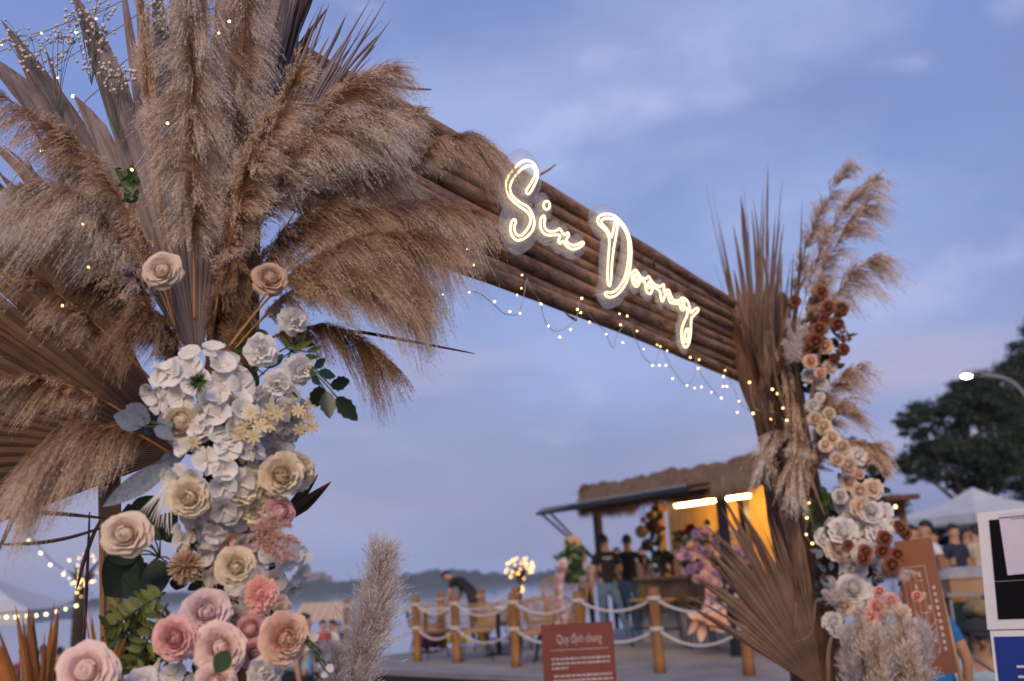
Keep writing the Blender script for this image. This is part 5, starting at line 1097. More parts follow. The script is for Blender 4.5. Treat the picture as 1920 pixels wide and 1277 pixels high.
# ================================================================== PEOPLE
M_skin = mat('skin', (0.42, 0.24, 0.155), (0.36, 0.20, 0.13), 0.6, 12)
M_hair = mat('black_hair', (0.012, 0.010, 0.010), None, 0.5, 40, bump=.4)
def cloth(name, c, c2=None): return mat('cloth_' + name, c, c2 or tuple(x * .75 for x in c), 0.9, 7, bump=.35, bump_scale=14)
CL = {'black': cloth('black', (0.014, 0.014, 0.016)), 'jeans': cloth('jeans', (0.10, 0.17, 0.27), (0.055, 0.10, 0.18)), 'dark': cloth('dark', (0.03, 0.032, 0.04)), 'white': cloth('white', (0.62, 0.62, 0.64)),
      'blue': cloth('blue', (0.02, 0.16, 0.46)), 'teal': cloth('teal', (0.02, 0.09, 0.13)), 'light_blue': cloth('light_blue', (0.33, 0.48, 0.62)), 'navy': cloth('navy', (0.025, 0.03, 0.06)), 'orange': cloth('orange', (0.55, 0.20, 0.10)), 'red': cloth('red', (0.45, 0.09, 0.09)), 'maroon': cloth('maroon', (0.08, 0.02, 0.03)), 'beige': cloth('beige', (0.45, 0.38, 0.30)), 'shoe': cloth('shoe', (0.5, 0.47, 0.42)), 'stripe': cloth('stripe', (0.20, 0.13, 0.10))}
STAND = dict(pelvis=(0, 0, .93), waist=(0, 0, 1.05), chest=(0, .01, 1.25), upper=(0, 0, 1.38), neck=(0, 0, 1.46), jaw=(0, .02, 1.53), head=(0, .015, 1.61), top=(0, .005, 1.68),
    shL=(-.165, 0, 1.39), elL=(-.23, -.02, 1.12), wrL=(-.235, .03, .88), shR=(.165, 0, 1.39), elR=(.23, -.02, 1.12), wrR=(.235, .03, .88),
    hipL=(-.095, 0, .88), knL=(-.105, .015, .48), anL=(-.11, -.02, .09), toL=(-.125, .15, .035), hipR=(.095, 0, .88), knR=(.105, .015, .48), anR=(.11, -.02, .09), toR=(.125, .15, .035))
RAD = dict(pelvis=(.15, .105), waist=(.135, .095), chest=(.155, .105), upper=(.12, .085), neck=(.052, .055), jaw=(.062, .07), head=(.078, .093), top=(.05, .06), sh=(.062, .062), el=(.042, .042), wr=(.027, .027), hip=(.088, .09), kn=(.058, .06), an=(.042, .045), to=(.036, .03))
BONES = [('pelvis', 'waist'), ('waist', 'chest'), ('chest', 'upper'), ('upper', 'neck'), ('neck', 'jaw'), ('jaw', 'head'), ('head', 'top')] + [b for s_ in 'LR' for b in (('upper', 'sh' + s_), ('sh' + s_, 'el' + s_), ('el' + s_, 'wr' + s_), ('pelvis', 'hip' + s_), ('hip' + s_, 'kn' + s_), ('kn' + s_, 'an' + s_), ('an' + s_, 'to' + s_))]
def person(label, loc, rz, shirt, pants, pose=None, hair=True, scale=1.0, group=None, sleeve=.6, cap=None, shoe='shoe', face=False):
    J = dict(STAND); J.update(pose or {})
    names = list(J); vs = [Vector(J[n]) for n in names]; es = [(names.index(a), names.index(b)) for a, b in BONES]; rad = [RAD.get(n, RAD.get(n[:-1])) for n in names]
    for s_ in 'LR':       # palm and five fingers
        w0, e1 = Vector(J['wr' + s_]), Vector(J['el' + s_]); dv = (w0 - e1).normalized(); sd_ = dv.cross(Vector((1, 0, 0)))
        sd_ = sd_.normalized() if sd_.length > .1 else Vector((0, 1, 0)); pr = len(vs); vs.append(w0 + dv * .07); rad.append((.034, .018)); es.append((names.index('wr' + s_), pr))
        for k, (off, ln) in enumerate(((-.03, .075), (-.010, .085), (.010, .08), (.028, .062), (.045, .03))):
            r0 = len(vs); a = w0 + dv * (.095 if k < 4 else .05) + sd_ * off; vs += [a, a + dv * ln * .55 + sd_ * off * .1, a + dv * ln * .95 + dv.cross(sd_) * .012]; rad += [(.010, .010), (.009, .009), (.007, .007)]; es += [(pr, r0), (r0, r0 + 1), (r0 + 1, r0 + 2)]
    me = bpy.data.meshes.new('skel'); me.from_pydata([tuple(v) for v in vs], es, []); so = bpy.data.objects.new('skel', me); COL.objects.link(so)
    md = so.modifiers.new('s', 'SKIN'); md.use_smooth_shade = True
    if not me.skin_vertices: me.skin_vertices.new()
    for i, (a, b) in enumerate(rad): me.skin_vertices[0].data[i].radius = (a, b); me.skin_vertices[0].data[i].use_root = (i == 0)
    sb = so.modifiers.new('u', 'SUBSURF'); sb.levels = 1; sb.render_levels = 1
    dg = bpy.context.evaluated_depsgraph_get(); bm_ = bpy.data.meshes.new_from_object(so.evaluated_get(dg)); bpy.data.objects.remove(so); bpy.data.meshes.remove(me)
    bm_.materials.clear()
    for m_ in (M_skin, CL[shirt], CL[pants], CL[shoe]): bm_.materials.append(m_)
    segs = []
    for a, b in es:
        na = names[a] if a < len(names) else 'hand'; nb2 = names[b] if b < len(names) else 'hand'
        if 'hand' in (na, nb2): k = 0
        elif nb2 in ('jaw', 'head', 'top', 'neck'): k = 0 if nb2 != 'neck' else 1
        elif nb2[:2] == 'wr': k = 0
        elif nb2[:2] == 'el': k = -1
        elif nb2[:2] == 'to': k = 3
        elif nb2[:2] in ('hi', 'kn', 'an'): k = 2
        else: k = 1
        segs.append((vs[a], vs[b], k, (na, nb2)))
    for p in bm_.polygons:
        c = p.center; best = (9, 0)
        for a, b, k, nn in segs:
            ab = b - a; t_ = max(0, min(1, (c - a).dot(ab) / max(1e-9, ab.length_squared))); dd = (c - a - ab * t_).length
            if k == -1: kk = 1 if t_ < sleeve else 0
            elif nn[1][:2] == 'wr': kk = 1 if sleeve > 1.0 and t_ < sleeve - 1 else 0
            elif nn == ('pelvis', 'waist'): kk = 2 if t_ < .15 and c.z < J['pelvis'][2] + .02 else 1
            elif nn == ('upper', 'neck'): kk = 1 if t_ < .5 else 0
            else: kk = k
            if dd < best[0]: best = (dd, kk)
        p.material_index = best[1]; p.use_smooth = True
    e0 = empty('person', loc, label, 'person', group); e0.rotation_euler = (0, 0, rz); e0.scale = (scale,) * 3
    obj('body', bm_, None, e0)
    hd, jw, nk = Vector(J['head']), Vector(J['jaw']), Vector(J['neck']); hz = (Vector(J['top']) - jw).normalized(); fw = (Vector((0, 1, 0)) - hz * hz.y); fw.normalize(); rx = fw.cross(hz); Q = Matrix((rx, fw, hz)).transposed()
    if hair:
        mb = MB(); r3 = random.Random(len(label)); vs2 = []; nn = 14
        for j in range(8):
            ph = j / 7 * 1.75
            for i in range(nn):
                a = 2 * math.pi * i / nn; back = -math.sin(a)
                lim = ph * (0.62 + 0.38 * max(0, back) + .08)
                rr = 1 + r3.uniform(-.05, .06)
                vs2.append(hd + Q @ Vector((.086 * math.sin(lim) * math.cos(a) * rr, -.012 + .102 * math.sin(lim) * math.sin(a) * rr, .012 + .108 * math.cos(lim) * rr)))
        mb.add(vs2, [(j * nn + i, j * nn + (i + 1) % nn, (j + 1) * nn + (i + 1) % nn, (j + 1) * nn + i) for j in range(7) for i in range(nn)] + [tuple(range(nn))]); obj('hair', mb.mesh(), M_hair, e0)
    for s_ in (-1, 1):
        mb = MB(); c = hd + Q @ Vector((s_ * .082, -.008, -.018)); mb.lathe([(.004, -.03), (.012, -.022), (.018, .008), (.013, .028), (.003, .034)], c, 8, Q, sx=.5); obj('ear', mb.mesh(), M_skin, e0)
    mb = MB(); c = hd + Q @ Vector((0, .088, -.03)); mb.lathe([(.014, -.016), (.017, -.008), (.010, .012), (.004, .034)], c, 8, Q); obj('nose', mb.mesh(), M_skin, e0)
    if face:
        for s_ in (-1, 1):
            mb = MB(); mb.lathe([(.002, -.006), (.010, -.003), (.010, .003), (.002, .006)], hd + Q @ Vector((s_ * .033, .080, -.002)), 8, Q); obj('eye', mb.mesh(), M_hair, e0)
            mb = MB(); mb.box(hd + Q @ Vector((s_ * .034, .086, .022)), (.036, .008, .008), M=Q); obj('eyebrow', mb.mesh(), M_hair, e0)
        mb = MB(); mb.box(hd + Q @ Vector((0, .080, -.068)), (.042, .008, .009), M=Q); obj('mouth', mb.mesh(), CL['maroon'], e0)
    if cap:
        mb = MB(); mb.lathe([(.102, .03), (.104, .06), (.092, .10), (.06, .128), (.01, .138)], hd + Q @ Vector((0, -.005, -.01)), 14, Q, sy=1.1); cp = obj('cap', mb.mesh(), CL[cap], e0)
        mb = MB(); pts = [hd + Q @ Vector((.085 * math.cos(a), .09 + .085 * math.sin(a), .032 - .02 * math.sin(a))) for a in [math.pi * k / 8 for k in range(9)]]; n_ = len(pts); mb.add(pts + [p - Q @ Vector((0, 0, .008)) for p in pts], [tuple(range(n_)), tuple(range(2 * n_ - 1, n_ - 1, -1))] + [(i, i + n_, (i + 1) % n_ + n_, (i + 1) % n_) for i in range(n_)]); obj('brim', mb.mesh(), CL[cap], cp)
    return e0
def on_deck(px, py): return PZ(px, py, DZ)
def on_lawn(px, d):
    p = P(px, 1100, d); p.z = gz(p.y); return p
# two men at the bar, seen from behind, weight on one leg
p = on_deck(1148, 1216)
m1 = person('man in a black printed T-shirt and jeans leaning at the bar by the steel post', p, R(8), 'black', 'jeans', dict(knR=(.20, .02, .47), anR=(.33, .06, .09), toR=(.38, .22, .035), elL=(-.25, -.04, 1.12), wrL=(-.24, .0, .87), elR=(.24, .06, 1.14), wrR=(.13, .24, 1.12), head=(-.02, .03, 1.60), top=(-.015, .02, 1.68)), scale=1.07)
bl_ = MB()
for k in range(9):
    a = -.42 + k * .105; bl_.box((math.sin(a) * .16, -.112, 1.30 + math.cos(a) * .05), (.013, .004, .022))
for k in range(4): bl_.box((-.03 + k * .02, -.110, 1.31), (.012, .004, .008))
obj('shirt_print', bl_.mesh(smooth=False), CL['white'], m1)
p = on_deck(1190, 1205)
person('man in a plain black T-shirt and jeans, ankles crossed, leaning on the bar counter', p, R(-12), 'black', 'jeans', dict(knL=(.00, .04, .47), anL=(.10, .10, .09), toL=(.14, .24, .035), elR=(.27, .10, 1.16), wrR=(.24, .30, 1.10), elL=(-.25, .0, 1.12), wrL=(-.2, .14, .96)), scale=1.07)
p = on_deck(893, 1209)
person('man in black bending forward over the tables by the lake', p, R(62), 'black', 'dark', dict(waist=(0, .10, 1.02), chest=(0, .27, 1.13), upper=(0, .38, 1.19), neck=(0, .46, 1.22), jaw=(0, .54, 1.23), head=(0, .60, 1.27), top=(0, .65, 1.32), shL=(-.17, .38, 1.19), shR=(.17, .38, 1.19), elL=(-.20, .42, .94), wrL=(-.18, .50, .72), elR=(.20, .42, .94), wrR=(.18, .50, .72)), scale=1.02)
for px, py, sh, rz, lab in ((1105, 1200, 'white', 150, 'person in white behind the steel awning post'), (1168, 1190, 'stripe', 165, 'person in a striped top standing between the two men in black'), (1215, 1182, 'stripe', 170, 'person in a striped top serving behind the counter end')):
    person(lab, on_deck(px, py), R(rz), sh, 'dark', dict(elL=(-.24, .08, 1.14), wrL=(-.12, .26, 1.10), elR=(.24, .08, 1.14), wrR=(.12, .26, 1.10)), scale=.98, group='guests at the bar')
# right hand side: low terrace where the gazebo guests stand
TZ = .4
mb = MB(); q8 = [(4.75, 11.2), (16, 11.2), (24, 32), (12.4, 32)]
mb.add([(x, y, TZ) for x, y in q8] + [(x, y, gz(y) - .2) for x, y in q8], [(0, 1, 2, 3), (0, 4, 5, 1), (1, 5, 6, 2), (2, 6, 7, 3), (3, 7, 4, 0)]); obj('terrace', mb.mesh(smooth=False), M_ground, kind='structure')
def on_terrace(px, d):
    p = P(px, 1100, d); p.z = TZ; return p
p = Vector((2.57, 6.7, 0))
person('man in a blue T-shirt standing behind the brown map board', p, R(15), 'blue', 'teal', dict(elR=(.24, -.06, 1.12), wrR=(.25, .0, .86), waist=(0, -.02, 1.05), upper=(0, .06, 1.36), neck=(0, .1, 1.44), jaw=(0, .13, 1.51), head=(0, .14, 1.58), top=(0, .135, 1.65)), scale=.93)
p = on_lawn(1848, 7.4)
person('crouching man in a dark cap and light blue shirt below the white display', Vector((p.x - .12, p.y, -.07)), R(165), 'light_blue', 'dark', dict(pelvis=(0, -.1, .55), waist=(0, -.05, .66), chest=(0, .03, .86), upper=(0, .08, .98), neck=(0, .11, 1.06), jaw=(0, .14, 1.12), head=(0, .14, 1.20), top=(0, .13, 1.27), shL=(-.18, .08, 1.0), shR=(.18, .08, 1.0), elL=(-.26, .2, .78), wrL=(-.1, .4, .7), elR=(.26, .2, .78), wrR=(.1, .4, .7), hipL=(-.1, -.06, .55), hipR=(.1, -.06, .55), knL=(-.17, .32, .56), knR=(.17, .32, .56), anL=(-.15, .12, .12), anR=(.15, .12, .12), toL=(-.16, .28, .04), toR=(.16, .28, .04)), cap='dark', face=True, sleeve=1.3)
for px, py0, d, sh, rz, lab in ((1752, 0, 12.5, 'white', 100, 'person in a white T-shirt standing behind the map board'), (1802, 0, 14.5, 'navy', 200, 'man in a dark shirt standing under the white gazebo'), (1778, 0, 16.5, 'orange', 30, 'person in orange seated among the folding chairs'), (1732, 0, 15, 'dark', 80, 'dark-clothed guest half hidden by the map board top'), (1825, 0, 17.5, 'maroon', 260, 'guest in maroon beyond the folding chairs'), (1764, 0, 18, 'light_blue', 140, 'guest in light blue beyond the person in white'), (1843, 0, 15.5, 'beige', 20, 'guest in beige under the gazebo edge'), (1722, 0, 14, 'black', 220, 'guest in black between the pergola post and map board')):
    person(lab, on_terrace(px, d), R(rz), sh, 'dark', group='guests under the gazebo', scale=1.0 if sh != 'orange' else .82)
r4 = random.Random(9)
for i, (px, d, sh, lab) in enumerate(((70, 19, 'white', 'guest in white by the lake tent, nearest the palm leaf'), (88, 20, 'white', 'second guest in white beside the tent string lights'), (118, 21, 'dark', 'guest in dark clothes beside the light-wrapped tree'), (133, 22, 'navy', 'guest in navy in front of the light-wrapped tree'), (52, 20, 'red', 'guest in red among the guests near the lake tent'), (98, 14.5, 'maroon', 'guest in maroon behind the orange palm leaf'), (150, 18, 'dark', 'guest in black right behind the timber upright'), (570, 12.5, 'light_blue', 'guest in light blue behind the peach garden rose'), (572, 22, 'dark', 'dark-haired guest beside the bamboo stall'), (634, 30, 'navy', 'small figure standing beyond the bamboo stall roof'), (605, 23.0, 'red', 'guest in red under the bamboo stall roof'), (622, 23.2, 'white', 'guest in white under the bamboo stall roof'))):
    p = on_lawn(px, d)
    if i < 7: p.z -= .25
    person(lab, p, r4.uniform(0, 6.28), sh, 'dark', group='guests by the lake', scale=r4.uniform(.93, 1.0))

# ================================================================== FURNITURE ON DECK
M_cane = mat('cane_rattan', (0.44, 0.27, 0.13), (0.30, 0.17, 0.075), .7, 30)
M_white = mat('white_laminate', (0.66, 0.66, 0.68), (0.58, 0.58, 0.60), .4, 8)
def cane_chair(label, loc, rz, h=.84, wide=.27, group='cane chairs on the deck'):
    e0 = empty('cane_chair', loc, label, 'chair', group); e0.rotation_euler = (0, 0, rz)
    mb = MB(); mb.lathe([(.05, .405), (wide - .02, .41), (wide, .43), (wide - .01, .455), (.05, .46)], n=20); obj('seat', mb.mesh(), M_cane, e0)
    def bk(a, z): return Vector((math.sin(a) * (wide + .02 + (z - .45) * .16), -math.cos(a) * (wide + .02 + (z - .45) * .20), z))
    A_ = [-1.9 + 3.8 * k / 30 for k in range(31)]
    def topz(a): return .45 + (h - .45) * (1 - .42 * (abs(a) / 1.9) ** 2)
    mb = MB(); mb.tube([bk(a, topz(a)) for a in A_], .014, 6); mb.tube([bk(a, .46) for a in A_], .012, 6); obj('back_frame', mb.mesh(), M_cane, e0)
    mb = MB()
    for k in range(0, 31): mb.tube([bk(A_[k], .46), bk(A_[k], (.46 + topz(A_[k])) / 2), bk(A_[k], topz(A_[k]))], .0065, 4, caps=False)
    obj('back_canes', mb.mesh(), M_cane, e0)
    mb = MB()
    for z in (.55, .64): mb.tube([bk(a, z if z < topz(a) else topz(a)) for a in A_], .006, 4)
    obj('weave_band', mb.mesh(), M_cane, e0)
    for sx in (-1, 1):
        for sy in (-1, 1):
            mb = MB(); mb.tube([(sx * .15, sy * .15, .42), (sx * .24, sy * .24, 0)], .011, 6); obj('leg', mb.mesh(), M_black, e0)
for px, py, rz, h, lab in ((822, 1236, 20, .84, 'low cane chair behind the fence post beside the grey plume'), (893, 1238, 190, .82, 'cane tub chair seen from the side in front of the bending man'), (800, 1222, 200, .80, 'cane chair behind the low chair near the grey plume'), (925, 1220, 120, .82, 'cane chair at the far side of the pedestal table'), (945, 1215, 250, .8, 'cane chair tucked under the pedestal table edge'), (1000, 1246, 170, .88, 'wide cane chair turned away just behind the rules board'), (1035, 1240, 175, .9, 'cane chair beside the wide one behind the rules board'), (1020, 1214, 5, .86, 'cane chair behind the rules board facing the path')):
    cane_chair(lab, on_deck(px, py), R(rz), h, .29)
e = cane_chair('tall cane armchair trimmed with a pink garland beside the steel post', on_deck(1066, 1215), R(185), 1.18, .30)
def table(label, loc, w_=.66):
    e0 = empty('pedestal_table', loc, label, 'table', 'pedestal tables on the deck'); mb = MB(); mb.box((0, 0, .74), (w_, w_, .03), rz=.6); obj('table_top', mb.mesh(smooth=False), M_white, e0)
    mb = MB(); mb.tube([(0, 0, .02), (0, 0, .725)], .035, 10); obj('column', mb.mesh(), M_black, e0)
    for a in (.6, .6 + math.pi / 2): 
        mb = MB(); mb.box((0, 0, .012 + (.012 if a > 1 else 0)), (.56, .06, .022), rz=a); obj('foot', mb.mesh(smooth=False), M_black, e0)
table('white topped pedestal table in front of the bending man', on_deck(937, 1228), .78); table('white topped pedestal table farther back by the lake', on_deck(935, 1200), .75); table('pedestal table behind the fence post beside the grey plume', on_deck(800, 1224), .7)
M_pinkc = cloth('magenta', (0.45, 0.03, 0.16)); M_yel = mat('yellow_plastic', (0.75, 0.5, 0.04), None, .4, 10)
def soft(name, label, cat, loc, sz, mt, rz=0):
    mb = MB(); x, y, z = sz; pr = []
    for k in range(7):
        t_ = k / 6; s_ = (math.sin(math.pi * (t_ * .8 + .1))) ** .5; pr.append((s_, t_ * z))
    vs = []; n_ = 20
    for s_, zz_ in pr:
        for i in range(n_):
            a = 2 * math.pi * i / n_; c_, d_ = math.cos(a), math.sin(a); vs.append((x / 2 * s_ * math.copysign(abs(c_) ** .45, c_), y / 2 * s_ * math.copysign(abs(d_) ** .45, d_), zz_))
    mb.add(vs, [(j * n_ + i, j * n_ + (i + 1) % n_, (j + 1) * n_ + (i + 1) % n_, (j + 1) * n_ + i) for j in range(6) for i in range(n_)] + [tuple(range(n_ - 1, -1, -1)), tuple(6 * n_ + i for i in range(n_))])
    o = obj(name, mb.mesh(), mt, None, label, cat, loc=loc); o.rotation_euler = (0, 0, rz); return o
soft('floor_cushion', 'magenta floor cushion under the pedestal table by the grey plume', 'cushion', on_deck(806, 1215), (.5, .5, .3), M_pinkc)
for px, lab in ((841, 'small yellow lantern on the deck beside the low cane chair'), (873, 'small yellow lantern on the deck below the cane tub chair')):
    p = on_deck(px, 1206); e0 = empty('lantern', p, lab, 'lantern', 'yellow lanterns'); mb = MB(); mb.lathe([(.05, 0), (.09, .03), (.10, .1), (.085, .17), (.04, .2)], n=12); obj('shade', mb.mesh(), M_yel, e0); mb = MB(); mb.tube([(-.05, 0, .19), (-.03, 0, .26), (.03, 0, .26), (.05, 0, .19)], .006, 5); obj('handle', mb.mesh(), M_black, e0)
p = on_deck(1440, 1205); soft('beanbag', 'pink soft stool beside the counter under the folded palm fan', 'stool', p, (.62, .5, .5), cloth('pink', (0.50, 0.13, 0.28)), .4)
# garland on the tall chair
e0 = empty('pink_garland', on_deck(1050, 1190) + Vector((0, 0, 0)), 'pink and white cloth garland hung down the tall cane armchair', 'garland'); r5 = random.Random(4); pp = [P(1054, 1055, 14.2), P(1047, 1085, 14.2), P(1046, 1120, 14.1), P(1052, 1160, 14.0), P(1046, 1190, 13.9)]
for k, q_ in enumerate(smoothpath(pp, 6)):
    o = obj('bloom', JB['ruffled'], PM['rosepink' if k % 3 else 'white'], e0, loc=q_ - e0.location, scale=.085, rot=Quaternion((r5.random(), r5.random(), r5.random(), r5.random())).normalized())
mb = MB(e0.location); mb.tube(smoothpath(pp, 6), .012, 5); obj('cord', mb.mesh(), M_plantstem, e0)
bush('potted_shrub', 'dark green shrub beside the steel awning post', 1072, 1055, 20, 34, 14.8, 90, 'ovate', M_green, 18, 31, 'greenery on the deck', .2)
p = P(1074, 1021, 15.0); e0 = empty('woven_fan', p, 'round woven straw fan standing above the dark shrub', 'fan'); mb = MB(); q_ = quat_to(CAM - p); mb.lathe([(.01, -.012), (.13, -.008), (.135, 0), (.13, .008), (.01, .012)], n=24, M=q_.to_matrix()); obj('disc', mb.mesh(), M_wood, e0); mb = MB(); mb.tube([(0, 0, -.1), (0, 0, -.5)], .012, 6); obj('handle', mb.mesh(), M_wood, e0)
# ball of bulbs on the far post
c = P(974, 1070, 16.5); e0 = empty('bulb_tree', Vector((c.x, c.y, c.z - .5)), 'little twig tree thick with glowing bulbs on top of the far log post', 'string light'); tw = MB(e0.location); r6 = random.Random(12); bb_ = []
M_warm = emat('warm_bulb_glow', (1.0, 0.56, 0.18), 4); M_twig = mat('twig', (0.10, 0.055, 0.03), None, .9, 20)
for k in range(36):
    a = r6.uniform(0, 6.28); f = math.sqrt(r6.random()); p = c + Vector((math.cos(a) * f * .25, r6.uniform(-.15, .15), math.sin(a) * f * .22)); bb_.append(p)
bb_ += [c + Vector((.03, 0, -.26)), c + Vector((.02, 0, -.33)), c + Vector((.04, 0, -.3))]
for p in bb_: tw.tube([c - Vector((0, 0, .5)), c - Vector((0, 0, .22)), c.lerp(p, .6), p], [.02, .014, .005, .003], 4); obj('bulb', ME_bulb, M_warm, e0, loc=p - e0.location, scale=.017)
obj('twigs', tw.mesh(), M_twig, e0)

# bar stools, counter things, bar flowers
for k in range(3):
    p = B(.75 + k * .75, 1.35, 0); e0 = empty('bar_stool', p, 'black metal bar stool with a cane seat at the counter', 'stool', 'bar stools'); mb = MB(); mb.lathe([(.02, .70), (.17, .70), (.185, .72), (.17, .745), (.02, .75)], n=16); obj('seat', mb.mesh(), M_cane, e0)
    for sx in (-1, 1):
        for sy in (-1, 1): mb = MB(); mb.tube([(sx * .11, sy * .11, .71), (sx * .2, sy * .2, 0)], .012, 6); obj('leg', mb.mesh(), M_black, e0)
    mb = MB(); mb.tube([(.155 * math.cos(a) * 1.3, .155 * math.sin(a) * 1.3, .27) for a in [math.pi / 4 + q * math.pi / 2 for q in range(4)]], .009, 5, closed=True); obj('footrest', mb.mesh(), M_black, e0)
r7 = random.Random(21)
M_glass = mat('jar_glass', (0.55, 0.58, 0.60), None, .1, 4); M_bot = mat('bottle_amber', (0.16, 0.07, 0.02), None, .15, 4)
for k in range(9):
    p = B(.25 + k * .2 + r7.uniform(-.05, .05), 1.95 + r7.uniform(-.12, .18), 1.0985); h_ = r7.uniform(.16, .30); mt = (M_bot, M_glass, M_yel, M_bot)[k % 4]
    e0 = empty('bottle', p, 'bottle or jar standing on the bar counter', 'bottle', 'bottles and jars on the bar'); mb = MB(); mb.lathe([(.04, 0), (.045, .02), (.045, h_ * .6), (.018, h_ * .75), (.018, h_)], n=10); obj('glass', mb.mesh(), mt, e0); mb = MB(); mb.lathe([(.02, h_ - .02), (.021, h_ + .012), (.005, h_ + .014)], n=8); obj('cap', mb.mesh(), M_black, e0)
def bouquet(label, cx, cy, rx, ry, d, n, cols, s_, seed, leaves=40):
    r8 = random.Random(seed); o = P(cx, cy + ry * .6, d); e0 = empty('flower_arrangement', o, label, 'flowers'); mb = MB(o)
    for k in range(n):
        a = r8.uniform(0, 6.28); f = math.sqrt(r8.random()); p = P(cx + rx * f * math.cos(a), cy + ry * f * math.sin(a), d + r8.uniform(-.2, .2)); q_ = quat_to((CAM - p).normalized() + Vector((r8.uniform(-.7, .7), 0, r8.uniform(-.6, .6))))
        obj('bloom', JB[('peony', 'ruffled', 'rose')[k % 3]], PM[cols[k % len(cols)]], e0, loc=p - o, rot=q_, scale=S(s_, d) / 2 * r8.uniform(.8, 1.3)); mb.tube([o, p], .006, 4, caps=False)
    for k in range(leaves):
        a = r8.uniform(0, 6.28); f = math.sqrt(r8.random()); x, y = cx + rx * f * math.cos(a) * 1.05, cy + ry * f * math.sin(a) * 1.05; p = P(x, y, d + .05 + r8.uniform(-.2, .25)); an = r8.uniform(0, 6.28); leaf_on(e0, o, p, P(x + 16 * math.cos(an), y + 16 * math.sin(an), d + r8.uniform(-.1, .1)), 'ovate', M_green if k % 3 else M_dgreen, roll=r8.uniform(-.8, .8))
    obj('stems', mb.mesh(), M_plantstem, e0); return e0
PM['lilac'] = petal_mat('lilac', (0.36, 0.18, 0.40), (0.48, 0.32, 0.54)); PM['crimson'] = petal_mat('crimson', (0.22, 0.02, 0.02), (0.34, 0.04, 0.035))
bouquet('large pink and lilac flower bank on the bar counter', 1340, 1042, 68, 56, 14.6, 110, ['pink', 'lilac', 'rosepink', 'peach', 'lilac'], 17, 1)
bouquet('crimson foliage and flowers beside the pink bank on the counter', 1293, 1020, 24, 34, 15.4, 30, ['crimson', 'crimson', 'rust'], 17, 2, 20)
bouquet('pink posy low in front of the counter', 1352, 1118, 26, 24, 14.4, 22, ['pink', 'lilac', 'rosepink'], 14, 3, 14)
bush('dried_leaf_bunch', 'orange dried leaves low in front of the counter', 1335, 1165, 30, 16, 14.2, 18, 'ovate', PM['peach'], 34, 41, 'greenery on the deck', .15)
bush('potted_shrub', 'dark plant on the counter end beside the guests', 1235, 1050, 24, 16, 16.4, 50, 'ovate', M_dgreen, 16, 42, 'greenery on the deck', .2)
for k, (x, y, r_) in enumerate(((1203, 997, 12), (1213, 1022, 11), (1223, 965, 8), (1228, 990, 12), (1207, 975, 6))):
    p = P(x, y, 17.2); e0 = empty('hanging_disc', p, 'round woven disc hanging at the open side of the bar', 'decoration', 'hanging discs'); mb = MB(); q_ = quat_to(CAM - p).to_matrix(); rr = S(r_, 17.2); mb.lathe([(rr * .2, -.05), (rr, -.03), (rr * 1.02, 0), (rr, .03), (rr * .2, .05)], n=14, M=q_); obj('disc', mb.mesh(), M_trunk if k % 2 else M_wood, e0)
    mb = MB(); mb.tube([(0, 0, 0), (0, 0, P(x, 948, 17.2).z - p.z)], .005, 4); obj('cord', mb.mesh(), M_dwire, e0)
bush('hanging_plant', 'dark leafy garland hanging at the open side of the bar', 1226, 985, 12, 42, 17.3, 60, 'ovate', M_dgreen, 14, 43, 'greenery on the deck', .15)

# ================================================================== SIGNS
M_brown = mat('brown_board', (0.235, 0.055, 0.038), (0.205, 0.047, 0.032), .55, 3); M_print = mat('white_print', (0.66, 0.60, 0.58), None, .6, 10)
def board(label, name, TLp, TRp, BLp, mt, th=.02):
    o = (TRp + BLp) / 2; ux = (TRp - TLp); uy = (BLp - TLp); uy = uy - ux * (uy.dot(ux) / ux.length_squared); n_ = ux.cross(uy).normalized()
    if n_.dot(CAM - o) < 0: n_ = -n_
    e0 = empty(name, TLp, label, 'sign'); mb = MB(TLp); c4 = [TLp, TRp, TRp + uy, TLp + uy]; mb.add(c4 + [p - n_ * th for p in c4], [(0, 1, 2, 3), (7, 6, 5, 4), (0, 4, 5, 1), (1, 5, 6, 2), (2, 6, 7, 3), (3, 7, 4, 0)]); obj('panel', mb.mesh(smooth=False), mt, e0)
    return e0, ux, uy, n_
def marks(e0, name, rects, ux, uy, n_, mt, z=.003):
    mb = MB()
    for x0, y0, x1, y1 in rects: mb.add([ux * a + uy * b + n_ * z for a, b in ((x0, y0), (x1, y0), (x1, y1), (x0, y1))], [(0, 1, 2, 3)])
    return obj(name, mb.mesh(smooth=False), mt, e0)
def text_on(e0, txt, at, size, ux, uy, n_, mt, align='CENTER', name='lettering', rot=0, z=.0035, xs=1.0):
    cu = bpy.data.curves.new('t', 'FONT'); cu.body = txt; cu.size = size; cu.align_x = align; cu.resolution_u = 3; cu.space_character = .95
    to = bpy.data.objects.new('t', cu); COL.objects.link(to); dg = bpy.context.evaluated_depsgraph_get(); me = bpy.data.meshes.new_from_object(to.evaluated_get(dg)); bpy.data.objects.remove(to); me.materials.clear()
    X, Y = ux.normalized(), -uy.normalized(); Q = Matrix((X, Y, X.cross(Y))).transposed().to_quaternion() @ Quaternion((0, 0, 1), rot)
    return obj(name, me, mt, e0, loc=ux * at[0] + uy * at[1] + n_ * z, rot=Q, scale=(xs, 1, 1))
dS = 6.8
e0, ux, uy, nn_ = board('brown rules board headed Quy định chung in front of the rope fence', 'rules_board', P(1014, 1172, dS), P(1148, 1165, dS + .02), P(1024, 1345, dS - .05), M_brown)
text_on(e0, 'Quy định chung', (.52, .215), ux.length * .17, ux, uy, nn_, M_print, xs=.60)
rc = [(.11, .285, .92, .292)]; r9 = random.Random(3)
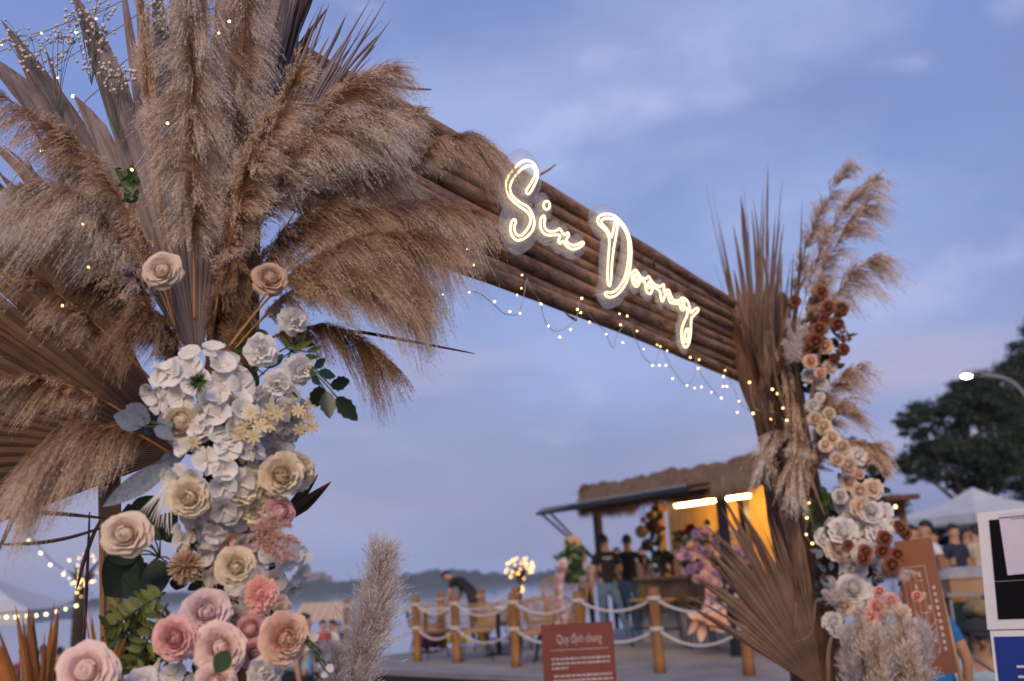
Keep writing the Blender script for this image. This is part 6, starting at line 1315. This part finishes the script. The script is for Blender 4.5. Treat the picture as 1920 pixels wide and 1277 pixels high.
for y, x0, x1 in [(.375, .12, .93), (.425, .12, .93), (.475, .12, .34), (.56, .14, .94), (.61, .13, .95), (.66, .13, .95), (.71, .13, .95), (.76, .13, .5), (.84, .13, .95), (.89, .13, .95)]:
    x = x0
    while x < x1 - .02:
        w2 = r9.uniform(.03, .075); rc.append((x, y, min(x1, x + w2), y + .022)); x += w2 + .014
marks(e0, 'small_print', rc, ux, uy, nn_, M_print)
for k in (.12, .86):
    a = e0.location + ux * k + uy * .98 - nn_ * .03; mb = MB(e0.location); mb.tube([e0.location + ux * k + uy * .3 - nn_ * .035, Vector((a.x, a.y, 0))], .014, 6); obj('leg', mb.mesh(), M_black, e0)
tl_ = P(1676, 1017, 5.75)
M_map = mat('copper_board', (0.30, 0.125, 0.075), (0.25, 0.10, 0.06), .5, 3)
e0, ux, uy, nn_ = board('tilted brown board with a white line map beside the far post', 'map_board', tl_, P(1743, 1008, 5.62), tl_ + Vector((.10, -.14, -.70)), M_map, .03)
mb = MB(e0.location); t0_ = e0.location; mb.add([t0_ - uy * .006 + nn_ * .002, t0_ + ux - uy * .006 + nn_ * .002, t0_ + ux - uy * .006 - nn_ * .032, t0_ - uy * .006 - nn_ * .032] + [t0_ + nn_ * .002, t0_ + ux + nn_ * .002, t0_ + ux - nn_ * .032, t0_ - nn_ * .032], [(0, 1, 2, 3), (0, 4, 5, 1), (1, 5, 6, 2), (2, 6, 7, 3), (3, 7, 4, 0)]); obj('edge_strip', mb.mesh(smooth=False), M_wood, e0)
ln = []
def lnr(x0, y0, x1, y1, t_=.012): ln.append((min(x0, x1), min(y0, y1), max(x0, x1) + t_, max(y0, y1) + t_ * .4))
for y in (.2, .84): lnr(.08, y, .72, y)
lnr(.08, .2, .08, .84, .014); lnr(.72, .2, .72, .84, .014)
for x in (.24, .40, .56): lnr(x, .24, x, .8, .01)
for x, y in ((.5, .25), (.36, .34), (.54, .4), (.18, .58), (.62, .5), (.5, .66), (.34, .72), (.62, .74)): ln.append((x, y, x + .07, y + .035))
for k in range(10): ln.append((.82, .36 + k * .05, .90, .385 + k * .05))
for x0, y, x1 in ((.3, .44, .6), (.4, .55, .68), (.12, .66, .3), (.44, .31, .6)): lnr(x0, y, x1, y)
marks(e0, 'map_lines', ln, ux, uy, nn_, M_print)
for k in (.1, .9):
    a = e0.location + ux * k + uy * .9 - nn_ * .3; mb = MB(e0.location); mb.tube([e0.location + ux * k + uy * .1 - nn_ * .035, Vector((a.x, a.y, 0)) - nn_ * .1], .014, 6); obj('leg', mb.mesh(), M_wood, e0)
# white display stand
M_disp = mat('white_display_frame', (0.68, 0.67, 0.70), (0.60, 0.59, 0.63), .4, 3); M_scr = mat('black_screen', (0.008, 0.008, 0.009), None, .6, 4, spec=.05); M_paper = mat('paper_notice', (0.60, 0.56, 0.66), (0.54, 0.50, 0.60), .8, 4); M_bluep = mat('blue_panel', (0.012, 0.035, 0.22), (0.010, 0.028, 0.17), .4, 3)
dW = 4.3
a, b, c = P(1832, 962, dW), P(2060, 938, dW - .35), P(1880, 1180, dW - .12)
e0, ux, uy, nn_ = board('white display stand with a black screen and a taped paper notice', 'display_stand', a, b, c, M_disp, .06)
wst = e0
marks(e0, 'screen', [(.10, .075, .93, .92)], ux, uy, nn_, M_scr)
mb = MB(); mb.add([ux * x + uy * y + nn_ * z for x, y, z in ((.19, .03, .006), (.84, .02, .006), (.84, .54, .008), (.22, .56, .008))], [(0, 1, 2, 3)]); obj('paper_notice', mb.mesh(smooth=False), M_paper, e0)
rc = [(.2 + k * .028, .065, .222 + k * .028, .072) for k in range(18)] + [(.3 + k * .03, .085, .32 + k * .03, .09) for k in range(8)] + [(.42, .36 + .02 * k, .6 - .03 * (k % 2), .365 + .02 * k) for k in range(4)]
marks(e0, 'notice_print', rc, ux, uy, nn_, M_dwire, .010)
marks(e0, 'screen_seam', [(.10, .605, .93, .607)], ux, uy, nn_, M_disp, .005)
low = wst.location + uy * 1.01 + ux * .02
mb = MB(low); l4 = [low, low + ux * .97, low + ux * .97 + uy * 1.3, low + uy * 1.3 + ux * .03]; mb.add(l4 + [p - nn_ * .08 for p in l4], [(0, 1, 2, 3), (7, 6, 5, 4), (0, 4, 5, 1), (1, 5, 6, 2), (2, 6, 7, 3), (3, 7, 4, 0)]); o = obj('base_panel', mb.mesh(smooth=False), M_disp, e0, loc=low - e0.location)
mb = MB(); mb.add([ux * x + uy * y + nn_ * .004 for x, y in ((.03, .05), (.94, .05), (.94, 1.28), (.06, 1.28))], [(0, 1, 2, 3)]); obj('blue_panel', mb.mesh(smooth=False), M_bluep, o)
fl_ = low.z + uy.z * 1.3; mb = MB(low); q1 = low + uy * 1.28 + ux * .5 - nn_ * .04; mb.box((q1.x, q1.y, fl_ / 2 + .02), (.6, .25, max(.05, fl_) + .06)); obj('plinth', mb.mesh(smooth=False), M_disp, e0, loc=low - e0.location)
for k, q4 in enumerate(((.20, .28, .30, .30), (.205, .36, .33, .38), (.17, .43, .36, .46), (.21, .49, .33, .51), (.18, .55, .36, .60), (.19, .66, .36, .69))): marks(o, 'printed_stroke', [q4], ux, uy, nn_, M_print, .008)

# ================================================================== RIGHT AND LEFT BACKGROUND
M_leafd = mat('tree_foliage', (0.035, 0.058, 0.030), (0.018, 0.033, 0.020), .7, 3, trans=.1)
M_bark = mat('tree_bark', (0.05, 0.038, 0.03), None, .9, 6)
def tree(label, base, crowns, n, lsz, seed, trunk_r=.16):
    """crowns: list of (world centre, radius xyz)"""
    g = np.random.default_rng(seed); r8 = random.Random(seed); e0 = empty('tree', base, label, 'tree', 'trees by the lawn'); mb = MB(base); Vs = []
    top = sum((c for c, _ in crowns), Vector()) / len(crowns); fork = base.lerp(Vector((base.x, base.y, top.z)), .55); mb.tube([base, base.lerp(fork, .5) + Vector((.06, 0, 0)), fork], [trunk_r, trunk_r * .8, trunk_r * .65], 8)
    tot = sum(r_[0] * r_[2] for _, r_ in crowns)
    for c, r_ in crowns:
        mid = fork.lerp(c, .5) + Vector((r8.uniform(-.2, .2), r8.uniform(-.2, .2), -.1)); mb.tube(bez(fork, mid, c, 6), [trunk_r * .5, trunk_r * .42, trunk_r * .34, trunk_r * .25, trunk_r * .18, trunk_r * .1], 6)
        k = int(n * r_[0] * r_[2] / tot); nc = max(6, k // 90); cc = g.normal(size=(nc, 3)); cc /= np.linalg.norm(cc, axis=1)[:, None]; cc *= (g.random(nc) ** .45)[:, None] * np.array(r_)
        for q in range(min(nc, 9)): tp = c + Vector(cc[q]); mb.tube(bez(c, c.lerp(tp, .5) + Vector((0, 0, -.08)), tp, 5), [trunk_r * .16, .03, .022, .016, .008], 4)
        pos = np.array(c) + cc[g.integers(0, nc, k)] + g.normal(0, .17, (k, 3)) * np.array(r_) * np.array((1, 1, .62)); d1 = g.normal(size=(k, 3)); d1 /= np.linalg.norm(d1, axis=1)[:, None]; d2 = np.cross(d1, g.normal(size=(k, 3))); d2 /= np.linalg.norm(d2, axis=1)[:, None]; s_ = lsz * g.uniform(.6, 1.3, k)[:, None]
        Vs.append(np.stack([pos - d1 * s_, pos + d2 * s_ * .45, pos + d1 * s_], 1).reshape(-1, 3))
    V = np.concatenate(Vs) - np.array(base); obj('trunk', mb.mesh(), M_bark, e0); obj('crown', npmesh('crown', V, np.arange(len(V)).reshape(-1, 3)), M_leafd, e0)
d = 34
def cw(l): return [(P(x, y, d + dz), Vector((S(rx, d), S(rx, d) * .8, S(ry, d)))) for x, y, rx, ry, dz in l]
tree('spreading dark tree behind the white gazebo', on_lawn(1868, d), cw([(1760, 770, 52, 34, 0), (1810, 790, 55, 45, 1), (1720, 800, 40, 28, -1), (1850, 770, 50, 50, 0), (1780, 850, 60, 42, .5), (1720, 880, 40, 30, 0), (1845, 850, 60, 50, -.5), (1695, 855, 28, 18, 0), (1900, 820, 50, 60, 1), (1800, 900, 50, 22, 0), (1690, 795, 24, 12, 0), (1790, 740, 40, 24, 0), (1830, 730, 40, 34, 0), (1870, 730, 46, 50, 0), (1740, 845, 50, 30, 0), (1880, 890, 60, 40, 0)]), 34000, .11, 1)
d = 40
tree('tall narrow dark tree beside the street lamp', on_lawn(1945, d), cw([(1925, 690, 38, 55, 0), (1915, 770, 40, 50, 0), (1945, 640, 30, 50, 0), (1950, 800, 50, 90, 0), (1930, 900, 50, 60, 0), (1905, 830, 40, 60, 0)]), 24000, .12, 2)
d = 30
tree('low dark tree behind the far post flowers', on_lawn(1640, d), cw([(1590, 830, 14, 26, 0), (1640, 905, 22, 34, 0), (1660, 960, 40, 40, 0), (1600, 960, 40, 46, 0)]), 7000, .10, 3)
d = 26
tree('round bush behind the guests at the gazebo', on_lawn(1765, d), cw([(1765, 1010, 40, 30, 0), (1740, 1030, 30, 24, 0)]), 5000, .08, 4, .06)
# street lamp
lp = P(1812, 703, 29); M_pole2 = mat('galvanised_pole', (0.32, 0.33, 0.35), None, .45, 4, metal=.4); e0 = empty('street_lamp', on_lawn(1990, 29), 'lit street lamp on a curved galvanised arm beside the dark trees', 'street lamp'); o = e0.location
mb = MB(o); mb.tube(smoothpath([o, Vector((o.x, o.y, P(1980, 860, 29).z)), P(1955, 800, 29), P(1925, 745, 29), P(1890, 712, 29), P(1835, 702, 29)], 5), .055, 8); obj('pole', mb.mesh(), M_pole2, e0)
mb = MB(lp); ax = (P(1840, 702, 29) - P(1800, 706, 29)).normalized(); Q = Matrix((Vector((0, 1, 0)), ax.cross(Vector((0, 1, 0))), ax)).transposed(); mb.lathe([(.04, -.12), (.16, .0), (.19, .25), (.13, .5), (.06, .62)], lp + Vector((0, 0, .05)), 12, Q, sy=.55); obj('housing', mb.mesh(), M_pole2, e0, loc=lp - o)
mb = MB(); mb.lathe([(.02, -.08), (.085, -.055), (.11, .0), (.03, .015)], Vector((0, 0, -.02)), 12, sx=1.5); obj('glowing_lens', mb.mesh(), emat('street_lamp_glow', (1.0, .88, .72), 22), e0, loc=lp - o)
# gazebos
M_canvas = mat('white_canvas', (0.62, 0.65, 0.70), (0.54, 0.57, 0.62), .8, 3, trans=.25)
def gazebo(label, c, half, eave, peak, rz, vent=True, group='white gazebos'):
    e0 = empty('gazebo', c, label, 'gazebo', group); e0.rotation_euler = (0, 0, rz); mb = MB(); N_ = 12; vs = []
    for j in range(6):
        t_ = j / 5; s_ = half * (1 - t_ * .86); z = eave + (peak - eave) * (t_ ** 1.25 if False else t_ * (0.75 + .25 * t_))
        for k in range(16):
            a = k / 16 * 4; sd_ = int(a); f = a - sd_ - .5; x, y = ((f * 2 * s_, -s_), (s_, f * 2 * s_), (-f * 2 * s_, s_), (-s_, -f * 2 * s_))[sd_]; vs.append((x, y, z - .05 * (1 - abs(f) * 2) * (1 - t_)))
    mb.add(vs, [(j * 16 + k, j * 16 + (k + 1) % 16, (j + 1) * 16 + (k + 1) % 16, (j + 1) * 16 + k) for j in range(5) for k in range(16)] + [tuple(80 + k for k in range(16))]); obj('roof', mb.mesh(smooth=False), M_canvas, e0)
    for k in range(4):
        q = k * math.pi / 2; mb = MB(); mb.add([Matrix.Rotation(q, 3, 'Z') @ Vector(p) for p in ((-half, -half - .01, eave + .0), (half, -half - .01, eave), (half, -half - .02, eave - .22), (0, -half - .03, eave - .2), (-half, -half - .02, eave - .22))], [(0, 1, 2, 3, 4)]); obj('valance', mb.mesh(smooth=False), M_canvas, e0)
        p = Matrix.Rotation(q, 3, 'Z') @ Vector((half * .96, half * .96, 0)); mb = MB(); mb.tube([p, p + Vector((0, 0, eave))], .025, 6); obj('pole', mb.mesh(), M_pole2, e0)
    if vent: mb = MB(); mb.add([(-.45, -.45, peak - .1), (.45, -.45, peak - .1), (.45, .45, peak - .1), (-.45, .45, peak - .1), (0, 0, peak + .22)], [(0, 1, 4), (1, 2, 4), (2, 3, 4), (3, 0, 4)]); obj('vent_cap', mb.mesh(smooth=False), M_canvas, e0)
p = on_lawn(1852, 24); gazebo('white canvas gazebo with a vented peak behind the display stand', p, 1.55, 2.55 - p.z, 3.0 - p.z, .35)
p = on_lawn(1695, 40); gazebo('small distant white gazebo behind the far post flowers', p, 1.1, 3.1 - p.z, 3.6 - p.z, .2, False)
p = on_lawn(-40, 17); gazebo('white canvas tent with festoon bulbs along its edge by the lake', p, 1.3, 1.62 - p.z, 2.15 - p.z, .1, False)
# festoon strings left
light_string('festoon_string', 'festoon bulbs sloping down to the light-wrapped tree', [P(-20, 900, 15)] + [P(x, y - 9, 15) for x, y in ((19, 958), (36, 985), (53, 1011), (76, 1036), (94, 1058), (119, 1076), (140, 1085))], [P(x, y, 15) for x, y in ((19, 961), (36, 987), (53, 1013), (76, 1037), (94, 1059), (119, 1077), (140, 1092))], .022, .008, M_bulb2, M_dwire, 'festoon lights')
light_string('festoon_string', 'festoon bulbs running along the edge of the lake tent to the tree', [P(-20, 1152, 15.2)] + [P(x, y - 8, 15.2) for x, y in ((30, 1156), (68, 1154), (105, 1147), (143, 1136), (175, 1120))], [P(x, y, 15.2) for x, y in ((-5, 1157), (12, 1157), (30, 1157), (50, 1155), (68, 1154), (86, 1152), (105, 1147), (123, 1142), (143, 1136))], .022, .008, M_bulb2, M_dwire, 'festoon lights')
o = on_lawn(148, 16); e0 = empty('bare_tree', o, 'bare tree wrapped in glowing bulbs by the lake tent', 'tree'); mb = MB(o); br = []; fk = P(150, 1105, 16); mb.tube([o, P(147, 1160, 16), fk], [.12, .1, .08], 8)
for x, y in ((133, 1075), (155, 1050), (175, 1085), (183, 1075), (165, 1110), (140, 1060), (190, 1050)): q_ = P(x, y, 16 + rnd.uniform(-.4, .4)); mb.tube(bez(fk, fk.lerp(q_, .5) + Vector((0, 0, .1)), q_, 6), [.06, .045, .035, .025, .018, .01], 6); br.append(q_)
obj('trunk', mb.mesh(), M_bark, e0)
for k in range(34):
    q_ = fk.lerp(br[k % len(br)], rnd.uniform(.1, 1.05)) + Vector((rnd.uniform(-.1, .1), rnd.uniform(-.15, -.02), rnd.uniform(-.1, .12))); obj('bulb', ME_bulb, M_warm if k % 2 else M_bulb2, e0, loc=q_ - o, scale=.011 if k % 3 else .017)
# stall by the lake
p = on_lawn(608, 23.5); e0 = empty('bamboo_stall', p, 'low bamboo stall with a pale mat roof by the lake', 'stall')
for k in range(7): mb = MB(); mb.add([(-.62 + k * .18, -.5, 1.72), (-.45 + k * .18, -.5, 1.72), (-.45 + k * .18, .5, 2.08), (-.62 + k * .18, .5, 2.08), (-.62 + k * .18, -.5, 1.70), (-.45 + k * .18, -.5, 1.70), (-.45 + k * .18, .5, 2.06), (-.62 + k * .18, .5, 2.06)], [(0, 1, 2, 3), (7, 6, 5, 4), (0, 4, 5, 1), (1, 5, 6, 2), (2, 6, 7, 3), (3, 7, 4, 0)]); obj('roof_panel', mb.mesh(smooth=False), mat('straw_mat', (0.55, 0.42, 0.30), (0.45, 0.33, 0.23), .9, 20), e0)
for x in (-.58, .6):
    for y in (-.45, .45): mb = MB(); mb.tube([(x, y, 0), (x, y, 1.72 if y < 0 else 2.05)], .04, 6); obj('post', mb.mesh(), M_wood, e0)
mb = MB(); mb.box((0, -.3, .85), (1.2, .5, .06)); obj('shelf', mb.mesh(smooth=False), M_wood, e0)
for k in range(6): soft('folded_goods', 'bundle of colourful goods on the bamboo stall shelf', 'goods', p + Vector((-.48 + k * .19, -.32, .88)), (.17, .3, .16 + .05 * (k % 2)), [CL['red'], CL['white'], M_yel, CL['beige'], CL['white'], CL['orange']][k])['group'] = 'goods on the bamboo stall'
# pergola with bulbs behind the far flowers
p = on_lawn(1665, 13); e0 = empty('pergola', p, 'small dark-roofed pergola on a yellow post behind the far post flowers', 'pergola'); zt_ = P(1690, 940, 13).z - p.z
q1 = P(1688, 940, 13) - p; mb = MB(); mb.tube([(q1.x + .03, 0, 0), (q1.x, 0, zt_)], .05, 8); obj('post', mb.mesh(), M_post, e0)
mb = MB(); mb.tube([(q1.x - .62, 0, 0), (q1.x - .62, 0, zt_)], .05, 8); obj('post', mb.mesh(), M_post, e0)
for k in range(5): mb = MB(); mb.box((q1.x - .3, -.35 + k * .17, zt_ + .03 + .01 * (k % 2)), (.78, .16, .06)); obj('roof_board', mb.mesh(smooth=False), M_trunk, e0)
light_string('festoon_string', 'short row of festoon bulbs under the small pergola', [P(1636, 935, 12.6), P(1660, 946, 12.6), P(1680, 942, 12.6)], [P(x, y, 12.6) for x, y in ((1636, 936), (1640, 948), (1659, 944), (1665, 951), (1679, 950))], .024, .006, M_bulb2, M_dwire, 'festoon lights')
# folding chairs, tables, crates on the right
def fold_chair(loc, rz):
    e0 = empty('folding_chair', loc, 'yellow wooden folding chair under the gazebo', 'chair', 'yellow folding chairs'); e0.rotation_euler = (0, 0, rz)
    for s_ in (-1, 1):
        mb = MB(); mb.tube([(s_ * .2, .2, 0), (s_ * .2, -.2, .85)], .02, 4); obj('leg', mb.mesh(smooth=False), M_post, e0); mb = MB(); mb.tube([(s_ * .17, -.2, 0), (s_ * .17, .18, .45)], .02, 4); obj('leg', mb.mesh(smooth=False), M_post, e0)
    for k in range(4): mb = MB(); mb.box((0, -.14 + k * .095, .45), (.36, .07, .02)); obj('seat_slat', mb.mesh(smooth=False), M_post, e0)
    for z in (.68, .80): mb = MB(); mb.box((0, -.115 - (z - .66) * .47, z), (.4, .02, .09)); obj('back_slat', mb.mesh(smooth=False), M_post, e0)
for k, (px, d_) in enumerate(((1776, 12), (1800, 12.4), (1822, 12.2), (1842, 12.6), (1790, 13.5), (1812, 13.8))): fold_chair(on_terrace(px, d_), R(150 + k * 23))
p = on_lawn(1760, 9.2); e0 = empty('leaning_post', p, 'yellow timber leaning beside the map board', 'post'); mb = MB(p); mb.tube([P(1780, 1130, 9.2), P(1762, 1040, 9.3)], .035, 6); mb.tube([p, P(1780, 1130, 9.2)], .035, 6); obj('log', mb.mesh(), M_post, e0)
p = on_lawn(1822, 8.6); e0 = empty('work_table', p, 'low grey work table holding boxes beside the crouching man', 'table'); zt_ = P(1822, 1112, 8.6).z - p.z; mb = MB(); mb.box((0, 0, zt_), (.62, .5, .03)); obj('table_top', mb.mesh(smooth=False), M_deck, e0)
for sx in (-.28, .28):
    for sy in (-.22, .22): mb = MB(); mb.tube([(sx, sy, 0), (sx, sy, zt_ - .01)], .015, 6); obj('leg', mb.mesh(), M_pole2, e0)
tz = p.z + zt_ + .015; M_card = mat('cardboard', (0.36, 0.22, 0.13), None, .85, 5)
def boxthing(name, label, cat, c, sz, mt, lid=True):
    e0 = empty(name, c, label, cat); mb = MB(); x, y, z = sz; t_ = .012
    for q in (((0, -y / 2 + t_ / 2, z / 2), (x, t_, z)), ((0, y / 2 - t_ / 2, z / 2), (x, t_, z)), ((-x / 2 + t_ / 2, 0, z / 2), (t_, y - 2 * t_, z)), ((x / 2 - t_ / 2, 0, z / 2), (t_, y - 2 * t_, z)), ((0, 0, t_ / 2), (x - 2 * t_, y - 2 * t_, t_))): mb.box(*q)
    obj('shell', mb.mesh(smooth=False), mt, e0)
    if lid:
        for s_ in (-1, 1): mb = MB(); mb.box((0, s_ * y * .26, z + .006), (x * .99, y * .47, .008), M=Matrix.Rotation(s_ * .05, 3, 'X')); obj('flap', mb.mesh(smooth=False), mt, e0)
boxthing('cardboard_box', 'brown cardboard box on the low work table', 'box', Vector((p.x - .08, p.y - .05, tz)), (.34, .26, .10), M_card)
soft('grey_bundle', 'rounded grey tarpaulin bundle behind the cardboard box', 'bundle', Vector((p.x + .05, p.y + .2, tz)), (.5, .3, .2), cloth('tarp', (0.30, 0.30, 0.33)), .2)
g_ = on_lawn(1838, 8.3); boxthing('green_crate', 'green plastic crate under the low work table', 'crate', Vector((g_.x, g_.y, g_.z + .0)), (.42, .3, P(1838, 1118, 8.3).z - g_.z - .05), mat('green_plastic', (0.006, 0.055, 0.022), None, .5, 5), False)
g_ = on_lawn(1848, 8.0); soft('straw_hat', 'pale straw heap behind the crouching man\'s cap', 'straw', Vector((g_.x - .02, g_.y, P(1848, 1160, 8.0).z)), (.3, .3, .14), mat('pale_straw', (0.26, 0.20, 0.10), None, .9, 20))
mb = MB(g_); q1, q2 = P(1830, 1235, 6.9), P(1895, 1275, 6.6); mb.tube([q1, q2], .018, 6); obj('wooden_rod', mb.mesh(), M_wood, None, 'thin wooden rod held across the crouching man', 'rod', loc=g_)

# ================================================================== HAZE
mb = MB(); mb.box((0, 700, 16), (3600, 1460, 40.6)); hz_o = obj('haze', mb.mesh(smooth=False), None, kind='stuff')
Mh = bpy.data.materials.new('haze_air'); Mh.use_nodes = True; t = Mh.node_tree; t.nodes.clear(); o_ = t.nodes.new('ShaderNodeOutputMaterial'); pv = t.nodes.new('ShaderNodeVolumePrincipled'); pv.inputs['Color'].default_value = (0.80, 0.86, 0.95, 1); pv.inputs['Density'].default_value = 0.00042; pv.inputs['Anisotropy'].default_value = 0.2
t.links.new(pv.outputs[0], o_.inputs['Volume']); hz_o.data.materials.append(Mh)
